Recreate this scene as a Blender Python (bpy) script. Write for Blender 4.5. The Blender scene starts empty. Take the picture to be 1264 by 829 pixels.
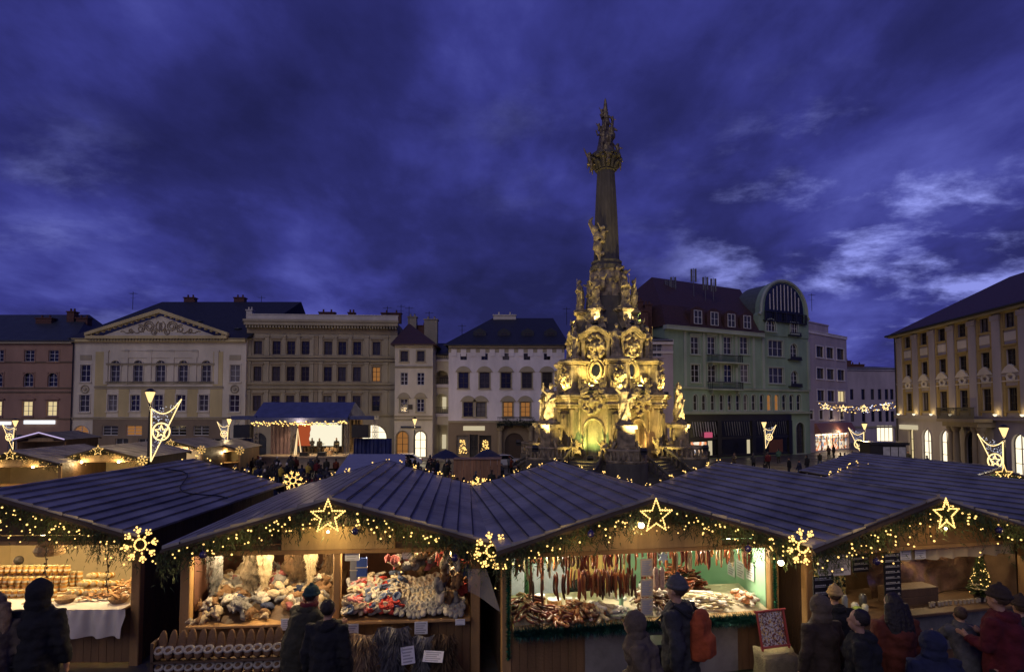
import bpy, math, random
from math import sin, cos, tan, pi, radians, sqrt, atan2
from mathutils import Vector, Matrix, noise as mnoise

R = random.Random(11)
scene = bpy.context.scene
COL = scene.collection

# ------------------------------------------------------------------ camera
CAMZ = 4.2
PITCH = radians(2.5)
FPX = 700.0                       # focal length in photo pixels (1264 wide)
HOR = 508.0                       # horizon row
PP = HOR - FPX * tan(PITCH)       # principal row
cam_d = bpy.data.cameras.new('camera'); cam = bpy.data.objects.new('camera', cam_d); COL.objects.link(cam)
cam.location = (0, 0, CAMZ); cam.rotation_euler = (radians(90) + PITCH, 0, 0)
cam_d.sensor_width = 36; cam_d.lens = FPX / 1264 * 36; cam_d.sensor_fit = 'HORIZONTAL'
cam_d.shift_y = (PP - 414.5) / 1264
cam_d.clip_end = 2000
scene.camera = cam

def zat(py, Y):
    v = (PP - py) / FPX; s, c = sin(PITCH), cos(PITCH)
    return CAMZ + Y * (v * c + s) / (c - v * s)
def xat(px, Y, z=None):
    s, c = sin(PITCH), cos(PITCH)
    Z = 0 if z is None else z - CAMZ
    return (px - 632) / FPX * (c * Y + s * Z)
def at(px, py, Y):
    z = zat(py, Y); return Vector((xat(px, Y, z), Y, z))
def gz(y):
    t = min(1, max(0, (y - 12) / 33.0)); return -1.9 * t * t * (3 - 2 * t)

# ------------------------------------------------------------------ mesh collector
class MB:
    def __init__(s): s.v = []; s.f = []; s.m = []; s.T = None
    def add(s, vs, fs, mi=0):
        b = len(s.v)
        if s.T is not None: vs = [s.T @ Vector(p) for p in vs]
        s.v += [tuple(p) for p in vs]; s.f += [tuple(i + b for i in f) for f in fs]; s.m += [mi] * len(fs)
    def box(s, x0, x1, y0, y1, z0, z1, mi=0):
        s.add([(x0,y0,z0),(x1,y0,z0),(x1,y1,z0),(x0,y1,z0),(x0,y0,z1),(x1,y0,z1),(x1,y1,z1),(x0,y1,z1)],
              [(0,3,2,1),(4,5,6,7),(0,1,5,4),(1,2,6,5),(2,3,7,6),(3,0,4,7)], mi)
    def cbox(s, x0, x1, y0, y1, z0, z1, c=.01, mi=0):     # box with chamfered vertical edges and top
        p = [(x0+c,y0),(x1-c,y0),(x1,y0+c),(x1,y1-c),(x1-c,y1),(x0+c,y1),(x0,y1-c),(x0,y0+c)]
        q = [(x0+2*c,y0+c),(x1-2*c,y0+c),(x1-c,y0+2*c),(x1-c,y1-2*c),(x1-2*c,y1-c),(x0+2*c,y1-c),(x0+c,y1-2*c),(x0+c,y0+2*c)]
        vs = [(a,b,z0) for a,b in p] + [(a,b,z1-c) for a,b in p] + [(a,b,z1) for a,b in q]
        fs = [tuple(range(7,-1,-1)), tuple(range(16,24))]
        for i in range(8):
            j = (i+1) % 8
            fs += [(i,j,8+j,8+i),(8+i,8+j,16+j,16+i)]
        s.add(vs, fs, mi)
    def ell(s, c, r, nu=12, nv=8, mi=0, rot=None):
        vs = []; fs = []
        if not hasattr(r, '__len__'): r = (r, r, r)
        for i in range(nv+1):
            t = pi * i / nv
            for j in range(nu):
                a = 2*pi*j/nu
                p = Vector((r[0]*sin(t)*cos(a), r[1]*sin(t)*sin(a), r[2]*cos(t)))
                if rot is not None: p = rot @ p
                vs.append(p + Vector(c))
        for i in range(nv):
            for j in range(nu):
                k = (j+1) % nu
                fs.append((i*nu+j, (i+1)*nu+j, (i+1)*nu+k, i*nu+k))
        s.add(vs, fs, mi)
    def tube(s, pts, r, n=8, mi=0, closed=False):
        pts = [Vector(p) for p in pts]; N = len(pts)
        rs = r if hasattr(r, '__len__') else [r]*N
        vs = []; fs = []; prev = None
        for i, p in enumerate(pts):
            if closed: d = pts[(i+1)%N] - pts[i-1]
            else: d = pts[min(i+1,N-1)] - pts[max(i-1,0)]
            if d.length < 1e-9: d = Vector((0,0,1))
            d.normalize()
            if prev is None:
                a = d.orthogonal().normalized()
            else:
                a = prev - d * prev.dot(d)
                a = a.normalized() if a.length > 1e-6 else d.orthogonal().normalized()
            prev = a; b = d.cross(a)
            for j in range(n):
                t = 2*pi*j/n; vs.append(p + (a*cos(t) + b*sin(t)) * rs[i])
        M = N if closed else N-1
        for i in range(M):
            i2 = (i+1) % N
            for j in range(n):
                k = (j+1) % n
                fs.append((i*n+j, i*n+k, i2*n+k, i2*n+j))
        if not closed:
            fs += [tuple(range(n-1,-1,-1)), tuple((N-1)*n + j for j in range(n))]
        s.add(vs, fs, mi)
    def lathe(s, prof, c=(0,0,0), n=16, mi=0, fn=None, cap=True):
        vs = []; fs = []
        for i, (r, z) in enumerate(prof):
            for j in range(n):
                a = 2*pi*j/n; k = fn(a, z) if fn else 1
                vs.append((c[0]+r*k*cos(a), c[1]+r*k*sin(a), c[2]+z))
        for i in range(len(prof)-1):
            for j in range(n):
                k = (j+1) % n; fs.append((i*n+j, i*n+k, (i+1)*n+k, (i+1)*n+j))
        if cap: fs += [tuple(range(n-1,-1,-1)), tuple((len(prof)-1)*n+j for j in range(n))]
        s.add(vs, fs, mi)
    def prism(s, poly, y0, y1, mi=0):                   # polygon in xz, counter-clockwise seen from -y
        n = len(poly)
        vs = [(x,y0,z) for x,z in poly] + [(x,y1,z) for x,z in poly]
        fs = [tuple(range(n)), tuple(range(2*n-1,n-1,-1))]
        for i in range(n):
            j = (i+1) % n; fs.append((j, i, n+i, n+j))
        s.add(vs, fs, mi)
    def quad(s, a, b, c, d, mi=0): s.add([a,b,c,d], [(0,1,2,3)], mi)
    def bladeleaf(s, p, d, L, w, mi=0):
        p = Vector(p); d = Vector(d).normalized(); o = d.orthogonal().normalized()
        o = Matrix.Rotation(R.random()*6.3, 3, d) @ o
        s.add([p - o*w, p + o*w, p + d*L], [(0,1,2)], mi)
    def mesh(s, name, mats, smooth=False):
        me = bpy.data.meshes.new(name); me.from_pydata(s.v, [], s.f)
        for m in (mats if isinstance(mats, (list, tuple)) else [mats]): me.materials.append(m)
        if max(s.m or [0]) > 0: me.polygons.foreach_set('material_index', s.m)
        if smooth: me.polygons.foreach_set('use_smooth', [True]*len(me.polygons))
        me.update(); return me
    def build(s, name, mats, parent=None, smooth=False, loc=None, rz=None):
        return mk(name, s.mesh(name, mats, smooth), parent, loc, rz)

def mk(name, me, parent=None, loc=None, rz=None, rot=None, sc=None):
    o = bpy.data.objects.new(name, me); COL.objects.link(o)
    if parent is not None: o.parent = parent
    if loc is not None: o.location = loc
    if rz is not None: o.rotation_euler = (0, 0, rz)
    if rot is not None: o.rotation_euler = rot
    if sc is not None: o.scale = (sc, sc, sc) if not hasattr(sc, '__len__') else sc
    return o
def tag(o, label=None, cat=None, group=None, kind=None):
    if label: o['label'] = label
    if cat: o['category'] = cat
    if group: o['group'] = group
    if kind: o['kind'] = kind
    return o
def thing(name, label, cat, loc=(0,0,0), rz=0, group=None):
    o = mk(name, None, None, loc, rz); o.empty_display_size = .2
    return tag(o, label, cat, group)
KIDS = {}
def copy_tree(o, parent=None, loc=None, rz=None, label=None, group=None, sc=None):
    c = o.copy(); COL.objects.link(c); c.parent = parent
    if loc is not None: c.location = loc
    if rz is not None: c.rotation_euler = (0, 0, rz)
    if sc is not None: c.scale = (sc, sc, sc)
    if label: c['label'] = label
    if group: c['group'] = group
    for ch in [x for x in o.children]: copy_tree(ch, c)
    return c

def smooth_auto(me, ang=40):
    me.polygons.foreach_set('use_smooth', [True]*len(me.polygons))
    try: me.set_sharp_from_angle(angle=radians(ang))
    except Exception: pass
    return me

def fuse(mb, name, mats, voxel=.03, sm=2, disp=0, dscale=.1, dec=None):
    """join overlapping shapes of a collector into one continuous surface"""
    me = bpy.data.meshes.new(name); me.from_pydata(mb.v, [], mb.f)
    o = bpy.data.objects.new(name, me); COL.objects.link(o)
    m = o.modifiers.new('r', 'REMESH'); m.mode = 'VOXEL'; m.voxel_size = voxel; m.use_smooth_shade = True
    if sm:
        m = o.modifiers.new('s', 'SMOOTH'); m.iterations = sm; m.factor = .5
    if disp:
        t = bpy.data.textures.new('c', 'CLOUDS'); t.noise_scale = dscale; t.noise_depth = 2
        m = o.modifiers.new('d', 'DISPLACE'); m.texture = t; m.strength = disp; m.mid_level = .5
    if dec:
        m = o.modifiers.new('x', 'DECIMATE'); m.ratio = dec
    bpy.context.view_layer.update()
    dg = bpy.context.evaluated_depsgraph_get()
    out = bpy.data.meshes.new_from_object(o.evaluated_get(dg))
    out.name = name
    bpy.data.objects.remove(o); bpy.data.meshes.remove(me)
    out.materials.clear()
    for mt in (mats if isinstance(mats, (list, tuple)) else [mats]): out.materials.append(mt)
    out.polygons.foreach_set('use_smooth', [True]*len(out.polygons))
    return out

# ------------------------------------------------------------------ materials
MATS = {}
def nd(t, typ, **k):
    n = t.nodes.new(typ)
    for a, b in k.items(): setattr(n, a, b)
    return n
def mat(name, col, rough=.7, var=.25, scale=3.0, bump=.15, bscale=None, metal=0, streak=0, spec=None, emis=None, estr=0, coat=0, col2=None, detail=6, sheen=0):
    if name in MATS: return MATS[name]
    m = bpy.data.materials.new(name); m.use_nodes = True; t = m.node_tree; t.nodes.clear()
    out = nd(t, 'ShaderNodeOutputMaterial'); b = nd(t, 'ShaderNodeBsdfPrincipled'); t.links.new(b.outputs[0], out.inputs[0])
    tc = nd(t, 'ShaderNodeTexCoord'); n = nd(t, 'ShaderNodeTexNoise'); n.inputs['Scale'].default_value = scale; n.inputs['Detail'].default_value = detail
    n.inputs['Roughness'].default_value = .65
    src = tc.outputs['Object']
    if streak:
        mp = nd(t, 'ShaderNodeMapping'); mp.inputs['Scale'].default_value = (1, 1, streak); t.links.new(src, mp.inputs[0]); src2 = mp.outputs[0]
    else: src2 = src
    t.links.new(src2, n.inputs['Vector'])
    cr = nd(t, 'ShaderNodeValToRGB'); e = cr.color_ramp.elements
    c = Vector(col[:3]); lo = c * (1 - var) if col2 is None else Vector(col2[:3]); hi = c * (1 + var*.6)
    e[0].position = .32; e[0].color = (*lo, 1); e[1].position = .68; e[1].color = (*[min(1, x) for x in hi], 1)
    t.links.new(n.outputs['Fac'], cr.inputs[0]); t.links.new(cr.outputs[0], b.inputs['Base Color'])
    b.inputs['Roughness'].default_value = rough; b.inputs['Metallic'].default_value = metal
    if spec is not None: b.inputs['Specular IOR Level'].default_value = spec
    if coat: b.inputs['Coat Weight'].default_value = coat
    if sheen: b.inputs['Sheen Weight'].default_value = sheen
    if bump:
        n2 = nd(t, 'ShaderNodeTexNoise'); n2.inputs['Scale'].default_value = bscale or scale*4; n2.inputs['Detail'].default_value = 5
        t.links.new(src, n2.inputs['Vector'])
        bp = nd(t, 'ShaderNodeBump'); bp.inputs['Strength'].default_value = bump; bp.inputs['Distance'].default_value = .05
        t.links.new(n2.outputs['Fac'], bp.inputs['Height']); t.links.new(bp.outputs[0], b.inputs['Normal'])
    if emis:
        b.inputs['Emission Color'].default_value = (*emis, 1); b.inputs['Emission Strength'].default_value = estr
    MATS[name] = m; return m
def emat(name, col, s, sample=False):
    if name in MATS: return MATS[name]
    m = bpy.data.materials.new(name); m.use_nodes = True; t = m.node_tree; t.nodes.clear()
    out = nd(t, 'ShaderNodeOutputMaterial'); e = nd(t, 'ShaderNodeEmission')
    e.inputs[0].default_value = (*col, 1); e.inputs[1].default_value = s; t.links.new(e.outputs[0], out.inputs[0])
    try: m.cycles.emission_sampling = 'AUTO' if sample else 'NONE'
    except Exception: pass
    MATS[name] = m; return m
def patch_mat(name, cols, scale, base, rough=.6, est=0, thr=None):
    """voronoi patches of several colours (merchandise seen in a lit window)"""
    if name in MATS: return MATS[name]
    m = bpy.data.materials.new(name); m.use_nodes = True; t = m.node_tree; t.nodes.clear()
    out = nd(t, 'ShaderNodeOutputMaterial'); b = nd(t, 'ShaderNodeBsdfPrincipled'); t.links.new(b.outputs[0], out.inputs[0])
    tc = nd(t, 'ShaderNodeTexCoord'); v = nd(t, 'ShaderNodeTexVoronoi'); v.inputs['Scale'].default_value = scale
    t.links.new(tc.outputs['Object'], v.inputs['Vector'])
    sp = nd(t, 'ShaderNodeSeparateColor'); t.links.new(v.outputs['Color'], sp.inputs[0])
    cr = nd(t, 'ShaderNodeValToRGB'); cr.color_ramp.interpolation = 'CONSTANT'
    while len(cr.color_ramp.elements) < len(cols): cr.color_ramp.elements.new(.5)
    for i, c in enumerate(cols):
        cr.color_ramp.elements[i].position = i/len(cols); cr.color_ramp.elements[i].color = (*c, 1)
    t.links.new(sp.outputs[0], cr.inputs[0]); t.links.new(cr.outputs[0], b.inputs['Base Color'])
    b.inputs['Roughness'].default_value = rough
    if est:
        t.links.new(cr.outputs[0], b.inputs['Emission Color']); b.inputs['Emission Strength'].default_value = est
        try: m.cycles.emission_sampling = 'NONE'
        except Exception: pass
    MATS[name] = m; return m

def stone(name, col, var=.3): return mat(name, col, .85, var, .8, .25, 14)
def plaster(name, col, var=.24): return mat(name, col, .9, var, .35, .12, 9, streak=.35, detail=9)
def woodm(name, col, var=.4): return mat(name, col, .6, var, 2.2, .2, 30, streak=.12)

def glassm(name, col=(.01,.012,.018), rough=.08):
    return mat(name, col, rough, .3, .6, .03, 1.5, spec=.8)

M_IRON = mat('wrought_iron', (.02,.02,.022), .5, .2, 8, .1)
M_PANE = glassm('dark_window_glass')
M_PANEB = mat('curtained_window_glass', (.05,.048,.045), .15, .5, 1.2, .02, spec=.7)
M_WFRAME = mat('white_window_paint', (.6,.6,.58), .5, .12, 4, .05)
M_BFRAME = mat('brown_window_paint', (.05,.035,.025), .5, .2, 4, .05)
M_LIT = emat('lit_window_warm', (1,.78,.4), 0.75)
M_LITW = emat('lit_window_bright', (1,.86,.6), 1.5)
M_LITO = emat('lit_window_orange', (1,.42,.12), .28)
M_BULB = emat('warm_bulb', (1,.6,.17), 2.3)
M_ROPE = emat('warm_rope_light', (1,.7,.3), 1.9)
M_BULBC = emat('cool_bulb', (.8,.82,1), 1.6)

# ------------------------------------------------------------------ sky and light
def make_world():
    w = bpy.data.worlds.new('World'); scene.world = w; w.use_nodes = True; t = w.node_tree; t.nodes.clear()
    out = nd(t, 'ShaderNodeOutputWorld'); add = nd(t, 'ShaderNodeAddShader'); t.links.new(add.outputs[0], out.inputs[0])
    sky = nd(t, 'ShaderNodeTexSky'); sky.sky_type = 'NISHITA'; sky.sun_disc = False
    sky.sun_elevation = radians(2); sky.sun_rotation = radians(200)
    bg = nd(t, 'ShaderNodeBackground'); bg.inputs[1].default_value = .002
    t.links.new(sky.outputs[0], bg.inputs[0]); t.links.new(bg.outputs[0], add.inputs[0])
    tc = nd(t, 'ShaderNodeTexCoord'); sep = nd(t, 'ShaderNodeSeparateXYZ'); t.links.new(tc.outputs['Generated'], sep.inputs[0])
    def math_(op, a, b=None, c=None):
        n = nd(t, 'ShaderNodeMath', operation=op)
        for i, x in enumerate((a, b, c)):
            if x is None: continue
            if isinstance(x, (int, float)): n.inputs[i].default_value = x
            else: t.links.new(x, n.inputs[i])
        return n.outputs[0]
    zz = math_('MAXIMUM', sep.outputs[2], 0.0); zz = math_('ADD', zz, .26)
    cx = math_('DIVIDE', sep.outputs[0], zz); cy = math_('DIVIDE', sep.outputs[1], zz)
    comb = nd(t, 'ShaderNodeCombineXYZ'); t.links.new(cx, comb.inputs[0]); t.links.new(cy, comb.inputs[1])
    def noise(scale, detail, rough, off, sc=(1,1,1), dist=0, rz=0):
        mp = nd(t, 'ShaderNodeMapping'); mp.inputs['Location'].default_value = off; mp.inputs['Scale'].default_value = sc
        mp.inputs['Rotation'].default_value = (0, 0, rz)
        t.links.new(comb.outputs[0], mp.inputs[0])
        n = nd(t, 'ShaderNodeTexNoise'); n.inputs['Scale'].default_value = scale; n.inputs['Detail'].default_value = detail
        n.inputs['Roughness'].default_value = rough; n.inputs['Distortion'].default_value = dist
        t.links.new(mp.outputs[0], n.inputs['Vector']); return n.outputs['Fac']
    n1 = noise(1.05, 7, .5, (3.1, 1.7, 0), (1, .8, 1), .12, .5)
    n2 = noise(3.6, 9, .58, (7.3, 2.2, 0), (1, .7, 1), .15, -.3)
    base = math_('ADD', math_('MULTIPLY', n1, .65), math_('MULTIPLY', n2, .35))
    cr = nd(t, 'ShaderNodeValToRGB'); e = cr.color_ramp.elements
    e[0].position = .38; e[0].color = (.0135,.0145,.082,1)
    e[1].position = .66; e[1].color = (.09,.1,.43,1)
    for p, c in ((.47,(.023,.0245,.142,1)),(.54,(.039,.042,.24,1)),):
        x = e.new(p); x.color = c
    t.links.new(base, cr.inputs[0])
    # bright breaks in the cloud low on the right
    def dirmask(v, lo, hi):
        d = nd(t, 'ShaderNodeVectorMath', operation='DOT_PRODUCT'); v = Vector(v).normalized(); d.inputs[1].default_value = v
        t.links.new(tc.outputs['Generated'], d.inputs[0])
        mr = nd(t, 'ShaderNodeMapRange'); mr.inputs[1].default_value = lo; mr.inputs[2].default_value = hi; mr.interpolation_type = 'SMOOTHSTEP'
        t.links.new(d.outputs['Value'], mr.inputs[0]); return mr.outputs[0]
    g1 = dirmask((.57, 1, .29), .965, 1.0)
    g2 = dirmask((.80, 1, .34), .975, 1.0)
    g3 = dirmask((-.78, 1, .3), .98, 1.0)
    g4 = dirmask((.25, 1, .55), .90, 1.0)
    n3 = noise(2.7, 10, .62, (4.4, 1.9, 0), (.8, 1, 1), .12, .3)
    mr = nd(t, 'ShaderNodeMapRange'); mr.inputs[1].default_value = .49; mr.inputs[2].default_value = .80; mr.interpolation_type = 'SMOOTHSTEP'; t.links.new(n3, mr.inputs[0])
    br = math_('MULTIPLY', mr.outputs[0], math_('ADD', math_('ADD', g1, math_('MULTIPLY', g2, .9)), math_('ADD', math_('MULTIPLY', g3, .3), math_('MULTIPLY', g4, .12))))
    br = math_('MINIMUM', math_('MULTIPLY', br, 1.6), 1.0)
    mix = nd(t, 'ShaderNodeMix', data_type='RGBA'); t.links.new(br, mix.inputs['Factor']); t.links.new(cr.outputs[0], mix.inputs['A'])
    mix.inputs['B'].default_value = (.26,.29,.78,1)
    bg2 = nd(t, 'ShaderNodeBackground'); bg2.inputs[1].default_value = 1.0
    t.links.new(mix.outputs['Result'], bg2.inputs[0]); t.links.new(bg2.outputs[0], add.inputs[1])
    w.cycles.sampling_method = 'MANUAL'; w.cycles.sample_map_resolution = 512
make_world()
sd = bpy.data.lights.new('city_fill_sun', 'SUN'); sd.energy = .42; sd.angle = radians(40); sd.color = (1,.9,.85)  # soft sun added as an even fill, in place of city glow on the facades
so = bpy.data.objects.new('city_fill_sun', sd); COL.objects.link(so)
so.rotation_euler = Vector((.30, .80, -.55)).to_track_quat('-Z', 'Y').to_euler()

vs = scene.view_settings; vs.view_transform = 'Standard'; vs.look = 'None'; vs.gamma = 1; vs.exposure = 0
cy = scene.cycles; cy.use_denoising = True; cy.max_bounces = 5; cy.diffuse_bounces = 3; cy.glossy_bounces = 3; cy.transmission_bounces = 4
cy.transparent_max_bounces = 6; cy.sample_clamp_indirect = 3; cy.sample_clamp_direct = 0; cy.caustics_reflective = False; cy.caustics_refractive = False
cy.use_light_tree = True
try: cy.denoiser = 'OPENIMAGEDENOISE'
except Exception: pass

def lamp(name, loc, power, col=(1,.72,.4), r=.05, typ='POINT', parent=None, aim=None, size=60, blend=.6):
    l = bpy.data.lights.new(name, typ); l.energy = power; l.color = col
    if typ in ('POINT', 'SPOT'): l.shadow_soft_size = r
    if typ == 'SPOT': l.spot_size = radians(size); l.spot_blend = blend
    o = bpy.data.objects.new(name, l); COL.objects.link(o); o.location = loc
    if parent is not None: o.parent = parent
    if aim is not None: o.rotation_euler = (Vector(aim) - Vector(loc)).to_track_quat('-Z', 'Y').to_euler()
    return o

# ------------------------------------------------------------------ ground
def make_ground():
    m = bpy.data.materials.new('wet_cobbles'); m.use_nodes = True; t = m.node_tree; b = t.nodes['Principled BSDF']
    tc = nd(t, 'ShaderNodeTexCoord'); v = nd(t, 'ShaderNodeTexVoronoi', feature='DISTANCE_TO_EDGE'); v.inputs['Scale'].default_value = 6.5
    t.links.new(tc.outputs['Object'], v.inputs['Vector'])
    v2 = nd(t, 'ShaderNodeTexVoronoi'); v2.inputs['Scale'].default_value = 6.5; t.links.new(tc.outputs['Object'], v2.inputs['Vector'])
    n = nd(t, 'ShaderNodeTexNoise'); n.inputs['Scale'].default_value = .35; n.inputs['Detail'].default_value = 8; t.links.new(tc.outputs['Object'], n.inputs['Vector'])
    cr = nd(t, 'ShaderNodeValToRGB'); e = cr.color_ramp.elements; e[0].position = .3; e[0].color = (.05,.046,.042,1); e[1].position = .72; e[1].color = (.135,.12,.105,1)
    t.links.new(n.outputs['Fac'], cr.inputs[0])
    mx = nd(t, 'ShaderNodeMix', data_type='RGBA'); mx.blend_type = 'MULTIPLY'; mx.inputs['Factor'].default_value = .6
    mr = nd(t, 'ShaderNodeMapRange'); mr.inputs[2].default_value = .06; mr.inputs[3].default_value = .25; t.links.new(v.outputs['Distance'], mr.inputs[0])
    t.links.new(cr.outputs[0], mx.inputs['A']); t.links.new(mr.outputs[0], mx.inputs['B'])
    sx = nd(t, 'ShaderNodeMix', data_type='RGBA'); sx.blend_type = 'MULTIPLY'; sx.inputs['Factor'].default_value = .35
    t.links.new(cr.outputs[0], sx.inputs['A']); t.links.new(v2.outputs['Color'], sx.inputs['B']); t.links.new(sx.outputs['Result'], b.inputs['Base Color'])
    r2 = nd(t, 'ShaderNodeMapRange'); r2.inputs[1].default_value = .35; r2.inputs[2].default_value = .65; r2.inputs[3].default_value = .28; r2.inputs[4].default_value = .6
    t.links.new(n.outputs['Fac'], r2.inputs[0]); t.links.new(r2.outputs[0], b.inputs['Roughness'])
    bp = nd(t, 'ShaderNodeBump'); bp.inputs['Strength'].default_value = .5; bp.inputs['Distance'].default_value = .02
    m2 = nd(t, 'ShaderNodeMath', operation='MINIMUM'); m2.inputs[1].default_value = .12; t.links.new(v.outputs['Distance'], m2.inputs[0])
    t.links.new(m2.outputs[0], bp.inputs['Height']); t.links.new(bp.outputs[0], b.inputs['Normal'])
    g = MB(); ys = [-30, 0] + list(range(10, 47, 1)) + [60, 90, 140, 300, 900]; xs = [-900,-60,-20,0,20,60,900]
    vs_ = [(x, y, gz(y)) for y in ys for x in xs]; nx = len(xs)
    fs = [(j*nx+i, j*nx+i+1, (j+1)*nx+i+1, (j+1)*nx+i) for j in range(len(ys)-1) for i in range(nx-1)]
    g.add(vs_, fs); o = g.build('ground', m, smooth=True); tag(o, kind='structure')
    # paved strip of pale slabs in front of the buildings
    pv = MB(); pv.box(-62, 19, 70.5, 74.2, -1.9, -1.78); o = pv.build('pavement', stone('pavement_slabs', (.22,.2,.18))); tag(o, kind='structure')
make_ground()
# ------------------------------------------------------------------ buildings
M_PANEC = mat('blinds_behind_glass', (.16,.15,.14), .25, .3, .8, .02, spec=.6)
GB = -1.9
class Fac:
    """a facade line through photo column px0 at distance D0, turned by yaw; local x along it, z up from its base"""
    def __init__(s, name, label, px0, D0, yaw, base=GB, cat='building'):
        s.p = Vector((xat(px0, D0, CAMZ), D0)); s.yaw = radians(yaw); s.d = Vector((cos(s.yaw), sin(s.yaw))); s.base = base
        s.o = thing(name, label, cat, (s.p.x, s.p.y, base), s.yaw)
    def u(s, px):
        k = (px - 632) / FPX * cos(PITCH)
        return (k*s.p.y - s.p.x) / (s.d.x - k*s.d.y)
    def z(s, px, py): return zat(py, s.p.y + s.u(px)*s.d.y) - s.base
    def w(s, px, wpx): return s.u(px + wpx/2) - s.u(px - wpx/2)

def wall_mesh(mb, W, H, ops, rev=.22, T=.25, mi=0, x0=0, z0=0):
    xs = sorted(set([x0, x0+W] + [a for o in ops for a in (o[0]-o[2]/2, o[0]+o[2]/2)]))
    zs = sorted(set([z0, z0+H] + [a for o in ops for a in (o[1], o[1]+o[3])]))
    xs = [x for x in xs if x0 <= x <= x0+W]; zs = [z for z in zs if z0 <= z <= z0+H]
    for i in range(len(xs)-1):
        run = None
        for j in range(len(zs)-1):
            cx = (xs[i]+xs[i+1])/2; cz = (zs[j]+zs[j+1])/2
            hole = any(abs(cx-o[0]) < o[2]/2 and o[1] < cz < o[1]+o[3] for o in ops)
            if not hole:
                if run is None: run = j
            if (hole or j == len(zs)-2) and run is not None:
                e = j if hole else j+1
                mb.quad((xs[i],0,zs[run]), (xs[i+1],0,zs[run]), (xs[i+1],0,zs[e]), (xs[i],0,zs[e]), mi); run = None
    for xc, zb, w, h, kind in [o[:5] for o in ops]:
        a, b, t = xc-w/2, xc+w/2, zb+h
        if kind == 'arch':
            r = w/2; sp = t - r; n = 8
            L = [(xc - r*cos(pi/2*k/n), sp + r*sin(pi/2*k/n)) for k in range(n+1)]
            for k in range(n):
                (xa, za), (xb, zb2) = L[k], L[k+1]
                mb.add([(a,0,t),(xa,0,za),(xb,0,zb2)], [(0,1,2)], mi)
                mb.add([(b,0,t),(2*xc-xb,0,zb2),(2*xc-xa,0,za)], [(0,1,2)], mi)
                mb.quad((xa,0,za),(xa,rev,za),(xb,rev,zb2),(xb,0,zb2), mi)
                mb.quad((2*xc-xa,0,za),(2*xc-xb,0,zb2),(2*xc-xb,rev,zb2),(2*xc-xa,rev,za), mi)
            tt = sp
        else:
            tt = t; mb.quad((a,0,t),(a,rev,t),(b,rev,t),(b,0,t), mi)
        mb.quad((a,0,zb),(a,rev,zb),(a,rev,tt),(a,0,tt), mi); mb.quad((b,0,zb),(b,0,tt),(b,rev,tt),(b,rev,zb), mi)
        mb.quad((a,0,zb),(b,0,zb),(b,rev,zb),(a,rev,zb), mi)

WC = {}
def win_meshes(w, h, kind, style, fm, pm, sm, sur):
    key = (round(w,1), round(h,1), kind, style, fm.name, pm.name, sm.name if sm else '', sur)
    if key in WC: return WC[key]
    w2, h2 = key[0], key[1]; f = MB(); t = .07; y0, y1 = .13, .21
    cols, rows = style
    if kind == 'arch':
        r = w2/2; pts = [(-w2/2+.03, (y0+y1)/2, .02)] + [(-(r-.03)*cos(pi*k/12), (y0+y1)/2, h2-r+(r-.03)*sin(pi*k/12)) for k in range(13)] + [(w2/2-.03, (y0+y1)/2, .02)]
        f.tube(pts, .045, 4)
    else:
        f.box(-w2/2, w2/2, y0, y1, h2-t, h2)
        f.box(-w2/2, -w2/2+t, y0, y1, 0, h2-t); f.box(w2/2-t, w2/2, y0, y1, 0, h2-t)
    f.box(-w2/2+t, w2/2-t, y0, y1, 0, t)
    for i in range(1, cols):
        x = -w2/2 + w2*i/cols; f.box(x-.035, x+.035, y0+.01, y1-.01, t, h2 - (t if kind != 'arch' else .06))
    for j in range(1, rows):
        z = h2*j/rows if rows != 3 else (h2*.34, h2*.67)[j-1]
        f.box(-w2/2+t, w2/2-t, y0+.02, y1-.02, z-.025, z+.025)
    p = MB()
    if kind == 'arch':
        pts = [(w2/2, 0), (w2/2, h2-w2/2)] + [(w2/2*cos(pi*k/10), h2-w2/2+w2/2*sin(pi*k/10)) for k in range(1, 10)] + [(-w2/2, h2-w2/2), (-w2/2, 0)]
        p.add([(x, .2, z) for x, z in pts], [tuple(range(len(pts)))])
    else: p.quad((-w2/2,.2,0),(w2/2,.2,0),(w2/2,.2,h2),(-w2/2,.2,h2))
    s = None
    if sm:
        s = MB(); a = w2/2; e = .16; d = -.06
        if sur != 'none': s.box(-a-.22, a+.22, -.16, .0, -.16, 0)
        if sur in ('frame', 'ped', 'tri', 'hood', 'arch') and kind != 'arch':
            s.box(-a-e, -a, d, .0, 0, h2); s.box(a, a+e, d, .0, 0, h2); s.box(-a-e, a+e, d-.01, .0, h2, h2+e)
        if sur == 'ped': s.box(-a-.3, a+.3, -.2, .0, h2+.28, h2+.42); s.box(-a-.1, a+.1, -.08, .0, h2+e, h2+.28)
        if sur == 'tri':
            s.box(-a-.35, a+.35, -.2, .0, h2+.22, h2+.34); s.prism([(-a-.4,h2+.34),(a+.4,h2+.34),(0,h2+.85)], -.16, 0)
        if sur == 'hood':
            z = h2+e; P = [(-a-.35,z)] + [( (a+.25)*-cos(pi*k/8), z+.18+ (.5)*sin(pi*k/8)**1.5) for k in range(9)] + [(a+.35,z)]
            s.prism(P[::-1], -.12, 0); s.box(-a-.4, a+.4, -.2, 0, z+.0-.08, z)
        if kind == 'arch' or sur == 'arch':
            zc = h2-w2/2; s.tube([(-a-.06,-.03,0)] + [(-(a+.06)*cos(pi*k/12), -.03, zc+(a+.06)*sin(pi*k/12)) for k in range(13)] + [(a+.06,-.03,0)], .09, 4)
    WC[key] = (f.mesh('window', fm), p.mesh('pane', pm), s.mesh('surround', sm) if s else None)
    return WC[key]

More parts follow.
